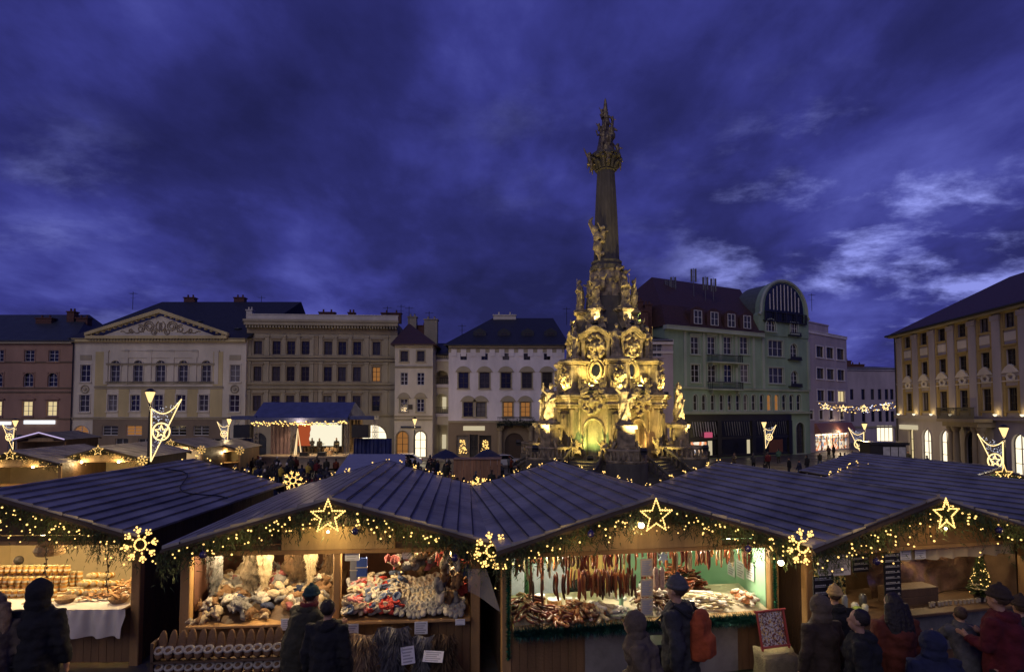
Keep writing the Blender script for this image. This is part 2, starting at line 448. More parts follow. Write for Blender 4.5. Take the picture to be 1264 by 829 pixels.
def window(par, xc, z0, w, h, kind='rect', style=(2,3), fm=None, pm=None, sm=None, sur='frame', label=None, y=0):
    if pm in (None, M_PANE) and R.random() < .4: pm = M_PANEB if R.random() < .6 else M_PANEC
    f, p, s = win_meshes(w, h, kind, style, fm or M_WFRAME, pm or M_PANE, sm, sur)
    sx = w / round(w,1); sz = h / round(h,1)
    o = mk('window', f, par, (xc, y, z0), sc=(sx, 1, sz))
    if label: o['label'] = label
    mk('pane', p, o)
    if s: mk('surround', s, o)
    return o

def body(F, W, H, depth, ops, m, name='wall', rev=.22, side=True):
    mb = MB(); wall_mesh(mb, W, H, ops, rev)
    mb.quad((0,0,0),(0,0,H),(0,depth,H),(0,depth,0)); mb.quad((W,0,0),(W,depth,0),(W,depth,H),(W,0,H)); mb.quad((0,depth,0),(0,depth,H),(W,depth,H),(W,depth,0))
    mb.quad((0,0,H),(W,0,H),(W,depth,H),(0,depth,H))
    # dark interior behind the openings
    mb.box(.3, W-.3, .6, depth-.3, .1, H-.3)
    return mb.build(name, m, F.o)
def bar(par, name, m, x0, x1, z0, z1, out=.12, y1=0.0):
    mb = MB(); mb.box(x0, x1, -out, y1, z0, z1); mb.box(x0-.0, x1+.0, -out-.07, y1, z1, z1+.07); return mb.build(name, m, par)
def chimney(par, x, y, z, w=1.0, d=.8, h=1.6, m=None, cap=None):
    mb = MB(); mb.box(x-w/2, x+w/2, y-d/2, y+d/2, z, z+h); mb.box(x-w/2-.1, x+w/2+.1, y-d/2-.1, y+d/2+.1, z+h, z+h+.14)
    for i in range(2):
        mb.lathe([(.14,0),(.11,.4),(.15,.42)], (x-w/4+i*w/2, y, z+h+.14), 8)
    return mb.build('chimney', m or M_BRICK, par)
def hip_roof(par, W, z, depth, rise, hipL, hipR, m, ov=.5, name='roof'):
    mb = MB(); a, b, c, d = -ov, W+ov, -ov, depth+ov; r = rise; yc = depth/2
    L, Rr = a + hipL, b - hipR
    vs = [(a,c,z),(b,c,z),(b,d,z),(a,d,z),(L,yc,z+r),(Rr,yc,z+r),(a,c,z-.15),(b,c,z-.15),(b,d,z-.15),(a,d,z-.15)]
    mb.add(vs, [(0,1,5,4),(1,2,5),(2,3,4,5),(3,0,4),(6,7,1,0),(7,8,2,1),(8,9,3,2),(9,6,0,3),(9,8,7,6)])
    o = mb.build(name, m, par); return o
def dormer(par, x, z, y, w, h, m, wm, curved=False):
    mb = MB()
    if curved:
        P = [(x-w/2,z),(x+w/2,z)] + [(x+w/2*cos(pi*k/8), z+h*.65+h*.35*sin(pi*k/8)) for k in range(9)]
        mb.prism(P, y, y+2.2)
    else: mb.prism([(x-w/2,z),(x+w/2,z),(x+w/2,z+h),(x,z+h+w*.28),(x-w/2,z+h)], y, y+2.2)
    o = mb.build('dormer', m, par)
    f, p, s = win_meshes(w*.55, h*.7, 'rect', (2,2), wm, M_PANEB, None, 'none')
    wo = mk('window', f, o, (x, y-.235, z+h*.12)); wo['label'] = 'small dormer window in the roof'
    pp = mk('pane', p, o, (x, y-.235, z+h*.12)); return o
def antenna(name, label, x, y, z, h=2.5, kind='yagi'):
    mb = MB(); mb.tube([(0,0,0),(0,0,h)], .04, 5)
    if kind == 'yagi':
        mb.tube([(-.6,0,h*.9),(.6,0,h*.9)], .025, 4)
        for k in range(6): mb.tube([(-.5+k*.2,-.35,h*.9),(-.5+k*.2,.35,h*.9)], .015, 4)
        mb.tube([(-.4,0,h*.65),(.4,0,h*.65)], .02, 4)
    o = mb.build(name, M_IRON, None, loc=(x,y,z)); tag(o, label, 'antenna', 'thin aerials on the roofs'); return o

M_BRICK = mat('chimney_brick', (.13,.06,.045), .9, .4, 6, .3)
M_SLATE = mat('dark_slate_roof', (.022,.024,.034), .55, .35, 3, .5, 18)
M_SLATE2 = mat('grey_metal_roof', (.035,.042,.05), .5, .25, 1, .2, 8)
M_TILE = mat('brown_tile_roof', (.07,.034,.028), .6, .3, 3, .5, 16)
M_LAMPGL = emat('street_lamp_glass', (1,.66,.26), 1.7, True)
P_ORNG = plaster('salmon_plaster', (.40,.25,.17)); P_YEL = plaster('pale_yellow_plaster', (.6,.5,.24)); P_CRM = plaster('cream_plaster', (.7,.64,.49))
P_TAN = plaster('tan_plaster', (.41,.36,.24)); P_TAN2 = plaster('dark_tan_plaster', (.33,.27,.17)); P_WHT = plaster('white_plaster', (.78,.73,.72)); P_BRN = plaster('brown_stone_ground_floor', (.26,.2,.13))
P_GRN = plaster('sage_green_plaster', (.25,.35,.25)); P_GRN2 = plaster('pale_green_trim', (.36,.42,.34)); P_LIL = plaster('lilac_grey_plaster', (.43,.39,.37)); P_PNK = plaster('pinkish_render', (.5,.42,.43))
P_YELD = plaster('ochre_plaster', (.42,.31,.11)); P_DRK = mat('dark_shopfront', (.02,.02,.022), .35, .3, 2, .05)
M_SIGN = emat('glowing_white_sign', (.85,.9,1), 1.3); M_SIGNY = emat('glowing_cream_sign', (1,.85,.55), .55)
M_SHOP = patch_mat('shop_merchandise', [(.9,.75,.5),(.7,.45,.25),(.95,.85,.65),(.25,.12,.06),(.9,.3,.12),(.98,.9,.75),(.2,.25,.35)], 2.4, 0, est=.85)

def sgn(F, x0, x1, z0, z1, m, name='sign', out=.2):
    mb = MB(); mb.cbox(x0, x1, -out, -.02, z0, z1, .03); return mb.build(name, m, F.o)

# A: salmon house on the far left
F = Fac('corner_house', 'salmon-orange three-storey house at the far left edge with glowing white shop signs', -60, 75, 0)
W = F.u(87.5); Ha = F.z(0, 420); ops = []; wins = []
for px in (34, 64, -4, -34):
    for (a, b, k, sur, pm) in ((432,446,'rect','frame',M_PANE),(460,477,'rect','arch' ,M_PANE),(495,513,'rect','tri',M_LIT)):
        o = (F.u(px), F.z(0,b), 1.35, F.z(0,a)-F.z(0,b), k); ops.append(o); wins.append((o, sur, pm))
for px in (20, 50, 75): ops.append((F.u(px), .5, 1.9, 2.6, 'rect')); wins.append((ops[-1], 'none', M_PANEB))
body(F, W, Ha, 12, ops, P_ORNG)
for o, sur, pm in wins: window(F.o, *o[:4], 'rect', (2,3), M_WFRAME, pm, P_ORNG if sur!='none' else None, sur)
for py in (447, 479, 484, 517): bar(F.o, 'string_course', P_BRN, 0, W, F.z(0,py)-.05, F.z(0,py)+.05, .1)
bar(F.o, 'cornice', P_TAN, 0, W, Ha-.45, Ha-.05, .35)
bar(F.o, 'ground_floor_facing', plaster('grey_ground_floor', (.26,.25,.26)), 0, W, 0, F.z(0,519), .06) if False else None
r = hip_roof(F.o, W, Ha, 12, F.z(0,388)-Ha+1, 0, 3, M_SLATE2); chimney(r, F.u(22), 4, Ha+2.4, 2.2, .9, 1.1); chimney(r, F.u(53), 4.5, Ha+2.6, 1.0, .9, 1.9); chimney(r, F.u(100)-3.4, 4.5, Ha+2.0, 1.6, .9, 1.6)
sgn(F, F.u(-10), F.u(15), F.z(0,524), F.z(0,520), M_SIGN); sgn(F, F.u(31), F.u(69), F.z(0,523), F.z(0,518.5), M_SIGN)

# B: theatre with pediment
F = Fac('theatre', 'cream and yellow neoclassical theatre with a broad triangular pediment', 88.5, 75, 0, cat='theatre')
W = F.u(302.5); H = F.z(0, 417.5); ops = []; wins = []
for px in (104, 289):
    for a, b in ((450,471),(487,508)): ops.append((F.u(px), F.z(0,b), 1.35, F.z(0,a)-F.z(0,b), 'rect')); wins.append((ops[-1], 'rect', 'frame', P_CRM, M_PANE))
for px in (141, 169.2, 197, 225, 253.5): ops.append((F.u(px), F.z(0,471), 1.3, F.z(0,444.5)-F.z(0,471), 'arch')); wins.append((ops[-1], 'arch', 'arch', P_CRM, M_PANEB))
for px in (138.5, 166.5, 195, 223, 251): ops.append((F.u(px), F.z(0,507), 1.25, F.z(0,487)-F.z(0,507), 'rect')); wins.append((ops[-1], 'rect', 'frame', P_CRM, M_PANE))
for px, pm in ((137, M_PANEB), (166.5, M_LITO), (221, M_PANE), (249, M_PANEB)): ops.append((F.u(px), F.z(0,537), 2.1, F.z(0,525)-F.z(0,537), 'rect')); wins.append((ops[-1], 'rect', 'none', None, pm))
ops.append((F.u(101), F.z(0,536), 2.1, F.z(0,525)-F.z(0,536), 'arch')); wins.append((ops[-1], 'arch', 'arch', P_CRM, M_LITO))
for px in (120, 152, 180, 208, 236, 265): ops.append((F.u(px), .1, 1.7, 2.5, 'rect')); wins.append((ops[-1], 'rect', 'none', None, M_PANEB))
body(F, W, H, 16, ops, P_CRM)
for o, k, sur, sm, pm in wins: window(F.o, *o[:4], k, (2,4) if k=='arch' else (2,3), M_WFRAME, pm, sm, sur)
xa, xb = F.u(115.5), F.u(274.5)
pan = MB(); e = .05                                       # yellow field of the middle bay as pilaster strips and panels
for px0, px1 in ((116,131),(262,274)): pan.box(F.u(px0), F.u(px1), -e, 0, F.z(0,476), F.z(0,434))
for px0, px1 in ((116,131),(146,159),(174,187),(203,216),(231,244),(259,274)): pan.box(F.u(px0), F.u(px1), -e, 0, F.z(0,514), F.z(0,480))
pan.build('yellow_panel', P_YEL, F.o)
for px in (129.5, 154, 183, 211, 239, 266):
    mb = MB(); x = F.u(px); mb.box(x-.28, x+.28, -.11, 0, F.z(0,474), F.z(0,434)); mb.box(x-.38, x+.38, -.15, 0, F.z(0,434)-.01, F.z(0,432)); mb.build('pilaster', P_CRM, F.o)
for py, a, b in ((449.5,130,264),(472,130,264),(478,116,275),(516,88.5,302.5)): bar(F.o, 'string_course', P_TAN, F.u(a), F.u(b), F.z(0,py)-.12, F.z(0,py)+.08, .16)
bar(F.o, 'frieze_panel', P_CRM, F.u(148), F.u(243), F.z(0,441.5), F.z(0,433), .08)
zg = F.z(0,517.5); mb = MB(); wall_mesh(mb, xb-xa, zg, [(o[0]-xa,)+tuple(o[1:]) for o in ops if o[1] < zg-1 and xa+1 < o[0] < xb-1], .1); mb.build('ground_floor_facing', P_BRN, F.o, loc=(xa,-.09,0))
bar(F.o, 'cornice', P_YEL, 0, W, H-.5, H-.1, .45)
for px in (104, 289):
    mb = MB(); x = F.u(px); mb.tube([(x+.5*cos(a*pi/8), -.05, F.z(0,480)+.5*sin(a*pi/8)) for a in range(16)], .1, 6, closed=True); mb.ell((x,-.02,F.z(0,480)), (.28,.12,.28)); mb.build('rosette', P_TAN, F.o, True)
    mb = MB(); mb.box(x-.75, x+.75, -.07, 0, F.z(0,444), F.z(0,438)); mb.build('wall_panel', P_TAN, F.o)
ped = MB(); pa, pb, px_, pz = F.u(110), F.u(278.5), F.u(197), F.z(0, 387)
ped.prism([(pa+.6,H-.02),(pb-.6,H-.02),(px_,pz-.35)], -.25, .6); pd = ped.build('pediment', P_CRM, F.o)
mb = MB()
mb.box(pa-.3, pb+.3, -.8, -.25, H-.1, H+.28)
for s in (-1, 1):
    x0 = pa-.4 if s < 0 else pb+.4; L = sqrt((px_-x0)**2 + (pz-H)**2); ang = atan2(pz-H-.2, abs(px_-x0))
    P = [(x0,H+.28),(px_,pz),(px_,pz+.5),(x0,H+.68)]; mb.prism(P if s>0 else P, -.8, -.2)
    n = int(L/.75)
    for i in range(1, n):
        t = i/n; x = x0+(px_-x0)*t; z = H+.22+(pz-H-.27)*t; mb.box(x-.14, x+.14, -.6, -.24, z-.16, z+.06)
mb.build('raking_cornice', P_YEL, pd)
mb = MB(); n = 44
for i in range(n):
    x = pa + (pb-pa)*(i+.5)/n; mb.box(x-.12, x+.12, -.6, -.1, H-.35, H-.1)
mb.build('dentils', P_TAN, pd)
mb = MB(); zc = F.z(0, 405)
for s in (-1, 1):                                          # scrollwork with a lyre in the tympanum
    for (cx, cz, r0, tt, ph) in ((1.5,.2,.75,2.2,0),(2.6,-.1,.55,1.6,1),(.9,-.5,.45,1.5,2),(3.9,-.35,.35,1.2,3.3)):
        mb.tube([(px_+s*(cx+r0*(1-k/26)*cos(ph+k*tt*2*pi/20)), -.3, zc+cz+r0*(1-k/26)*sin(ph+k*tt*2*pi/20)) for k in range(20)], .075, 5)
    mb.tube([(px_+s*(2.2+k*.22), -.3, zc-.55+.14*sin(k*1.1)) for k in range(15)], .06, 5)
    mb.tube([(px_+s*(.12+.5*sin(k*pi/9)), -.3, zc-.5+k*.17) for k in range(9)], .07, 5)
for k in range(-2, 3): mb.tube([(px_+k*.1,-.3,zc-.4),(px_+k*.1,-.3,zc+.7)], .025, 4)
mb.build('tympanum_relief', P_TAN2, pd)
r = MB(); zr = F.z(0, 371) + 1.2; z0 = H; yR = 8
r.add([(-.5,-.5,z0),(W+.3,-.5,z0),(W+4.2,16,z0),(-.5,16,z0),(F.u(150),yR,zr+.2),(W+4.2,yR,zr+.2),(-.5,-.5,z0-.15),(W+.3,-.5,z0-.15)],
      [(0,1,5,4),(1,2,5),(2,3,4,5),(3,0,4),(6,7,1,0)]); r = r.build('roof', M_SLATE, F.o)
for px in (186, 255): chimney(r, F.u(px), yR+.6, zr-.3, 1.5, .9, 1.1)
chimney(r, F.u(291), 3.6, H+3.0, .8, .8, 1.3, P_CRM)
for px, py in ((160,383),(227,383),(285,402)):
    mb = MB(); y = 3.2 if py < 400 else 1.5; z = H + (zr-H)*(y+.5)/8.5; mb.ell((F.u(px), y, z+.05), (.55,.35,.22)); mb.build('roof_light', M_SLATE2, r, True)
mb = MB(); mb.tube([(.05,-.14,.2),(.05,-.14,H-.3),(-.3,-.5,H)], .08, 6); mb.build('downpipe', M_IRON, F.o)

# C: tan four-storey palace
F = Fac('tan_palace', 'wide tan neo-renaissance palace behind the stage, flat cornice and pilasters', 303, 75.5, 4)
W = F.u(490); H = F.z(303, 397); ops = []; wins = []; lit = {(464,1): M_LITO}
cols = (317, 340, 358, 376, 404, 421.5, 440, 464)
for ci, px in enumerate(cols):
    for ri, (a, b) in enumerate(((420.5,437),(452,470),(488,507))):
        w = 1.05; z0 = F.z(303, b); ops.append((F.u(px), z0, w, F.z(303,a)-z0, 'rect')); wins.append((ops[-1], lit.get((px,ri), M_PANE if (ci*3+ri)%4 else M_PANEB)))
for px in (320, 345, 370, 395): ops.append((F.u(px), .3, 2, 3, 'arch'))
aw = (F.u(461), .3, 3.6, F.z(303,524)-.3, 'arch'); ops.append(aw)
body(F, W, H, 14, ops, P_TAN)
for o, pm in wins: window(F.o, *o[:4], 'rect', (2,3), M_BFRAME, pm, P_TAN2, 'ped')
for px in (320, 345, 370, 395): window(F.o, F.u(px), .3, 2, 3, 'arch', (2,3), M_BFRAME, M_PANE, None, 'none')
window(F.o, *aw[:4], 'arch', (3,4), M_BFRAME, M_LITW, P_TAN2, 'arch', label='big lit arched entrance on the ground floor')
for px in (306, 328.5, 349, 367, 384, 389.5, 395, 412.5, 431, 452, 476):
    for a, b in ((413,438.5),(446,471),(481,512)):
        mb = MB(); x = F.u(px); z0, z1 = F.z(303,b), F.z(303,a); mb.box(x-.26, x+.26, -.13, 0, z0, z1); mb.box(x-.34, x+.34, -.2, 0, z1-.25, z1); mb.box(x-.34, x+.34, -.18, 0, z0, z0+.25); mb.build('pilaster', P_TAN2 if px in (389.5,) else P_TAN, F.o)
for py in (440, 444, 473, 478.5, 512): bar(F.o, 'string_course', P_TAN, 0, W, F.z(303,py)-.1, F.z(303,py)+.1, .28)
bar(F.o, 'frieze', P_TAN2, 0, W, F.z(303,411), F.z(303,405), .08)
mb = MB(); mb.box(-.1, W+.1, -.9, 0, H-.5, H-.05); mb.box(-.2, W+.2, -1.05, 0, H-.05, H+.25)
for i in range(52): x = W*(i+.5)/52; mb.box(x-.1, x+.1, -.75, 0, H-.85, H-.5)
mb.build('cornice', P_TAN, F.o)
mb = MB(); mb.box(0, W, .1, .5, H+.25, H+1.0); mb.box(-.05, W+.05, .04, .56, H+1.0, H+1.12); mb.build('parapet', P_CRM, F.o)
r = hip_roof(F.o, W-1, H, 14, 1.4, 3, 3, M_SLATE)
for px, w in ((393,2.2),(425,.9),(477,2.8)): chimney(r, F.u(px), 4, H+.6, w, .8, 1.35)
# D: narrow cream house
F = Fac('narrow_house', 'narrow cream house with hipped roof between the tan palace and the loggias', 487, 74, 0)
W = F.u(534); H = F.z(0, 424.5); ops = []; wins = []
for px in (498.5, 519):
    for (a, b, k) in ((433,446,0),(459.5,475,1),(492,508,2)):
        z0 = F.z(0,b); ops.append((F.u(px), z0, .98, F.z(0,a)-z0, 'rect')); wins.append((ops[-1], ('frame','none','hood')[k]))
ops += [(F.u(497), .2, 1.5, F.z(0,532)-.2, 'arch'), (F.u(519), .2, 1.5, F.z(0,532)-.2, 'arch')]
body(F, W, H, 12, ops, P_CRM)
for o, s in wins: window(F.o, *o[:4], 'rect', (2,3), M_WFRAME if s!='frame' else M_BFRAME, M_PANEB if s=='frame' else M_PANE, P_TAN, s)
window(F.o, *ops[-2][:4], 'arch', (2,4), M_BFRAME, M_LITO, P_TAN2, 'arch'); window(F.o, *ops[-1][:4], 'arch', (2,3), M_BFRAME, M_LITW, P_TAN2, 'arch', label='brightly lit arched shop door')
for py in (453, 514, 518): bar(F.o, 'string_course', P_TAN, 0, W, F.z(0,py)-.07, F.z(0,py)+.07, .12)
bar(F.o, 'cornice', P_TAN, 0, W, H-.35, H-.08, .35)
mb = MB(); mb.box(F.u(506.5)-.3, F.u(506.5)+.3, -.1, 0, F.z(0,505), F.z(0,499)); mb.build('plaque', M_BFRAME, F.o)
sgn(F, F.u(495), F.u(520), F.z(0,528), F.z(0,525.5), mat('dark_blue_sign', (.03,.04,.08), .5))
rise = F.z(0,404)-H+1.2; r = hip_roof(F.o, W, H, 9, rise, 1.4, 4.4, M_TILE)
chimney(r, F.u(496), 7.5, H+1.5, 1.2, 1.0, 3.2, P_TAN); chimney(r, F.u(506), 8, H+1.5, 2.2, 1.0, 2.0); chimney(r, F.u(525), 5, H+.5, 1.8, 1.2, 3.4, P_TAN)
# D2: loggia wing
F = Fac('loggia_wing', 'recessed wing with stacked open arched loggias beside the white house', 534, 77, 0)
W = F.u(554); H = F.z(0, 437); ops = []
for a, b in ((457,474),(485.5,510)): z0 = F.z(0,b); ops.append((W/2+.1, z0, 1.75, F.z(0,a)-z0, 'arch'))
ops.append((W/2+.1, .1, 1.7, F.z(0,524)-.1, 'rect'))
mb = MB(); wall_mesh(mb, W, H, ops, .4); mb.quad((0,0,H),(W,0,H),(W,8,H),(0,8,H)); mb.quad((0,3,0),(W,3,0),(W,3,H),(0,3,H)); mb.build('wall', P_CRM, F.o)
for a, b in ((510,514),(474,478),(443,446)):
    mb = MB(); mb.box(-.05, W+.05, -.18, .5, F.z(0,b), F.z(0,a)); mb.box(0, W, -.1, -.06, F.z(0,a), F.z(0,a)+.1, 1)
    for i in range(9): x = W*(i+.5)/9; mb.box(x-.02, x+.02, -.1, -.06, F.z(0,a)+.1, F.z(0,a)+.8, 1)
    mb.box(0, W, -.1, -.06, F.z(0,a)+.8, F.z(0,a)+.86, 1)
    mb.build('balcony', [P_WHT, M_IRON], F.o)
mb = MB()
for i, py in enumerate((497, 545)): mb.box(W/2-.1, W/2+.45, 2.6, 2.65, F.z(0,py+ (7 if i==0 else 10)), F.z(0,py-8))
mb.build('lit_doorway', M_SIGNY, F.o)
r = hip_roof(F.o, W, H, 8, 2.0, .5, .5, M_SLATE)
# E: white house
F = Fac('white_house', 'white baroque house with curved window hoods and brown ground floor left of the column', 553.5, 74, 0)
W = F.u(697); H = F.z(0, 425.5); ops = []; wins = []
for px in (572, 598, 624.5, 650.5, 675.5):
    z0 = F.z(0,444); ops.append((F.u(px), z0, .85, F.z(0,436)-z0, 'rect')); wins.append((ops[-1], (2,2), 'none', M_PANE))
    z0 = F.z(0,479); ops.append((F.u(px), z0, 1.3, F.z(0,459.5)-z0, 'rect')); wins.append((ops[-1], (2,3), 'hood', M_PANE))
for px in (578, 593.5, 627, 648.5):
    z0 = F.z(0,514); ops.append((F.u(px), z0, 1.25, F.z(0,496)-z0, 'rect')); wins.append((ops[-1], (2,3), 'hood', M_PANE if px<600 else M_LITO))
shops = [(F.u(571), .5, 1.6, F.z(0,537)-.5, 'rect'), (F.u(599), .5, 1.6, F.z(0,537)-.5, 'rect')]
door = (F.u(585), .1, 1.1, F.z(0,536)-.1, 'rect'); gate = (F.u(635), .05, 2.5, F.z(0,534)-.05, 'arch')
ops += shops + [door, gate]
body(F, W, H, 13, ops, P_WHT)
for o, st, sur, pm in wins: window(F.o, *o[:4], 'rect', st, M_BFRAME, pm, P_TAN, sur)
for o in shops:
    wd = window(F.o, *o[:4], 'rect', (1,1), M_BFRAME, M_PANE, None, 'none', label='dark shop window with a glittering light display')
    mb = MB()
    for k in range(60): 
        a = R.random(); x = (R.random()-.5)*1.2*(1-.5*a); mb.ell((x, .1, .2+a*1.7), .045*R.uniform(.7,1.6), 5, 4)
    mb.build('light_display', M_BULB, wd)
window(F.o, *door[:4], 'rect', (2,2), M_BFRAME, M_PANE, None, 'none')
mb = MB(); mb.prism([(gate[0]-1.25,.05),(gate[0]+1.25,.05)] + [(gate[0]+1.25*cos(pi*k/10), .05+gate[3]-1.25+1.25*sin(pi*k/10)) for k in range(11)], .16, .2)
for k in range(-4, 5): mb.box(gate[0]+k*.27-.02, gate[0]+k*.27+.02, .13, .16, .1, gate[3]-.9)
mb.build('gate', mat('dark_oak_gate', (.06,.035,.02), .6), F.o)
zg = F.z(0, 521.5)                                       # brown ground floor facing around the openings
mb = MB(); wall_mesh(mb, W, zg, [o for o in ops if o[1] < 1], .08); mb.T = None
o = mb.build('ground_floor_facing', P_BRN, F.o, loc=(0,-.07,0)); 
bar(F.o, 'string_course', P_TAN, 0, W, zg, zg+.2, .2)
bar(F.o, 'frieze', P_TAN, 0, W, H-1.0, H-.55, .06); bar(F.o, 'cornice', P_TAN2, 0, W, H-.4, H-.08, .4)
for i in range(12): 
    mb = MB(); x = .7+ i*(W-1.4)/11; mb.box(x-.35, x+.35, -.11, 0, H-1.5, H-.45); mb.build('bracket', P_WHT, F.o)
sgn(F, F.u(572), F.u(598.5), F.z(0,531), F.z(0,525.5), M_SIGNY)
for px in (617.5, 655):
    mb = MB(); x = F.u(px); mb.lathe([(.42,0),(.42,.5),(.3,.6),(.27,3.6),(.4,3.75),(.46,4.1)], (x,-.55,0), 12); mb.box(x-.5, x+.5, -1.05, 0, 4.1, 4.35); mb.build('portal_column', P_TAN2, F.o)
mb = MB(); mb.box(F.u(614), F.u(659), -1.15, 0, 4.35, 4.6); 
for i in range(26): x = F.u(614)+.1+(F.u(659)-F.u(614)-.2)*i/25; mb.box(x-.02, x+.02, -1.1, -1.06, 4.6, 5.35)
mb.box(F.u(614), F.u(659), -1.12, -1.04, 5.35, 5.42); bal = mb.build('balcony', M_IRON, F.o)
mb = MB()
for i in range(420):
    x = R.uniform(F.u(613), F.u(660)); mb.bladeleaf((x,-1.15+R.uniform(-.1,.1),R.uniform(4.6,5.4)-.5*abs(sin(x*1.7))), (R.uniform(-1,1),-.8,R.uniform(-1,.6)), .28, .06)
tag(mb.build('balcony_greenery', mat('garland_green', (.03,.05,.02), .7), None, loc=(F.p.x, F.p.y, GB)), 'fir and ivy greenery draped over the balcony above the gate of the white house', 'garland')
r = MB(); zr = F.z(0,403)+2.2; r.add([(-.6,-.6,H),(W+.6,-.6,H),(W+.6,13,H),(-.6,13,H),(F.u(606),6.5,zr),(W-1,6.5,zr),(-.6,-.6,H-.15),(W+.6,-.6,H-.15)], [(0,1,5,4),(1,2,5),(2,3,4,5),(3,0,4),(6,7,1,0)])
r = r.build('roof', M_SLATE, F.o)
for px in (591, 622, 652, 681): dormer(r, F.u(px), H+1.0, 1.6, 1.7, 1.0, M_SLATE, M_BFRAME)
chimney(r, F.u(622), 6.5, zr-.4, 3.2, .8, .7, P_CRM)

# building slice visible right of the column
F = Fac('pink_house', 'narrow pinkish house half hidden between the column and the green house', 785, 70.3, 0)
W = F.u(831.5); H = F.z(0, 420); ops = [(F.u(812), F.z(0,b), 1.2, 1.7, 'rect') for b in (440, 470, 500)]
body(F, W, H, 10, ops, P_PNK)
for o in ops: window(F.o, *o[:4], 'rect', (2,3), M_WFRAME, M_PANE, P_PNK, 'frame')
bar(F.o, 'cornice', P_WHT, 0, W, H-.5, H, .35); bar(F.o, 'string_course', P_WHT, 0, W, F.z(0,436), F.z(0,434), .15); r = hip_roof(F.o, W-.6, H, 5, .8, 1, 1, M_SLATE)
chimney(r, F.u(800), 2, H+.3, 1.0, .9, 3.6); chimney(r, F.u(808), 3, H+.3, .9, .9, 4.6); chimney(r, F.u(799), 4, H+.3, .9, .9, 5.2)

# F: green corner house with mansard and curved gable
F = Fac('green_house', 'sage green corner house with brown mansard roof and a tall curved gable', 822, 71, 27, cat='building')
x1 = F.u(941); W = F.u(999.5); H = F.z(822, 402); ops = []; wins = []
def fo(px, a, b, wpx, kind='rect', st=(2,3), sur='frame', pm=None, fm=None):
    z0 = F.z(px, b); o = (F.u(px), z0, F.w(px, wpx), F.z(px,a)-z0, kind); ops.append(o); wins.append((o, st, sur, pm or M_PANE, fm or M_WFRAME))
for px in (859, 879.7, 899.7, 920): fo(px, 415.5, 437, 10.5, sur='ped', pm=M_PANEB); fo(px, 449.5, 471.5, 10.5, sur='frame')
for a, b in ((420,439.5),(453.5,473)): fo(959.3, a, b, 18.5, st=(3,2), pm=M_PANEB); fo(981.4, a+4, b+2.5, 9, 'arch', pm=M_PANEB)
for i, px in enumerate((858.4, 869, 880, 891, 901, 911, 920.4, 930.5, 940.5, 949.3, 958.7, 968, 977, 986)): fo(px, 486.5, 506.5, 5.6, 'arch', (1,2), 'arch', M_LITO if i in (9,10) else M_PANE)
z0 = F.z(987, 556); gate = (F.u(987), .1, F.w(987, 10.5), F.z(987,521)-.1, 'arch'); ops.append(gate)
lo = []
mb = MB(); wall_mesh(mb, W, H, ops, .25); dep = 14
mb.quad((0,0,0),(0,0,H),(0,dep,H),(0,dep,0)); mb.quad((W,0,0),(W,dep,0),(W,dep,H),(W,0,H)); mb.quad((0,0,H),(W,0,H),(W,dep,H),(0,dep,H)); mb.box(.3,W-.3,.6,dep-.3,.1,H-.3)
mb.build('wall', P_GRN, F.o)
for o, st, sur, pm, fm in wins: window(F.o, *o[:4], o[4], st, fm, pm, P_GRN2, sur)
window(F.o, *gate[:4], 'arch', (2,4), M_BFRAME, M_PANE, P_GRN2, 'arch')
bar(F.o, 'cornice', P_GRN2, -.3, x1, H-.45, H, .7)
zc = F.z(822, 479); bar(F.o, 'string_course', P_GRN2, 0, W, zc, zc+.2, .25); zc = F.z(822, 510.5); bar(F.o, 'ledge', P_GRN2, 0, W, zc, zc+.25, .5)
for px in (846, 869.5, 890, 909.5, 931, 943, 999):
    mb = MB(); x = F.u(px); mb.box(x-.22, x+.22, -.14, 0, F.z(822,479)+.25, H-.5); mb.build('pilaster', P_GRN2, F.o)
for b in (447, 480):                                        # two iron balconies
    a0, a1 = F.u(873), F.u(911); zb = F.z(890, b); mb = MB(); mb.box(a0, a1, -1.0, 0, zb-.18, zb); 
    n = 30
    for i in range(n+1): x = a0+.04+(a1-a0-.08)*i/n; mb.box(x-.02, x+.02, -.98, -.94, zb, zb+.85, 1)
    mb.box(a0, a1, -1.0, -.92, zb+.85, zb+.92, 1)
    for x in (a0, a1-.05): mb.box(x, x+.05, -.92, 0, zb+.85, zb+.92, 1); [mb.box(x, x+.04, -.9+.3*k, -.86+.3*k, zb, zb+.85, 1) for k in range(3)]
    for x in (a0+.4, a1-.5): mb.prism([(x,zb-.6),(x+.15,zb-.6),(x+.15,zb-.18),(x,zb-.18)], -.6, 0)
    mb.build('balcony', [P_GRN2, M_IRON], F.o)
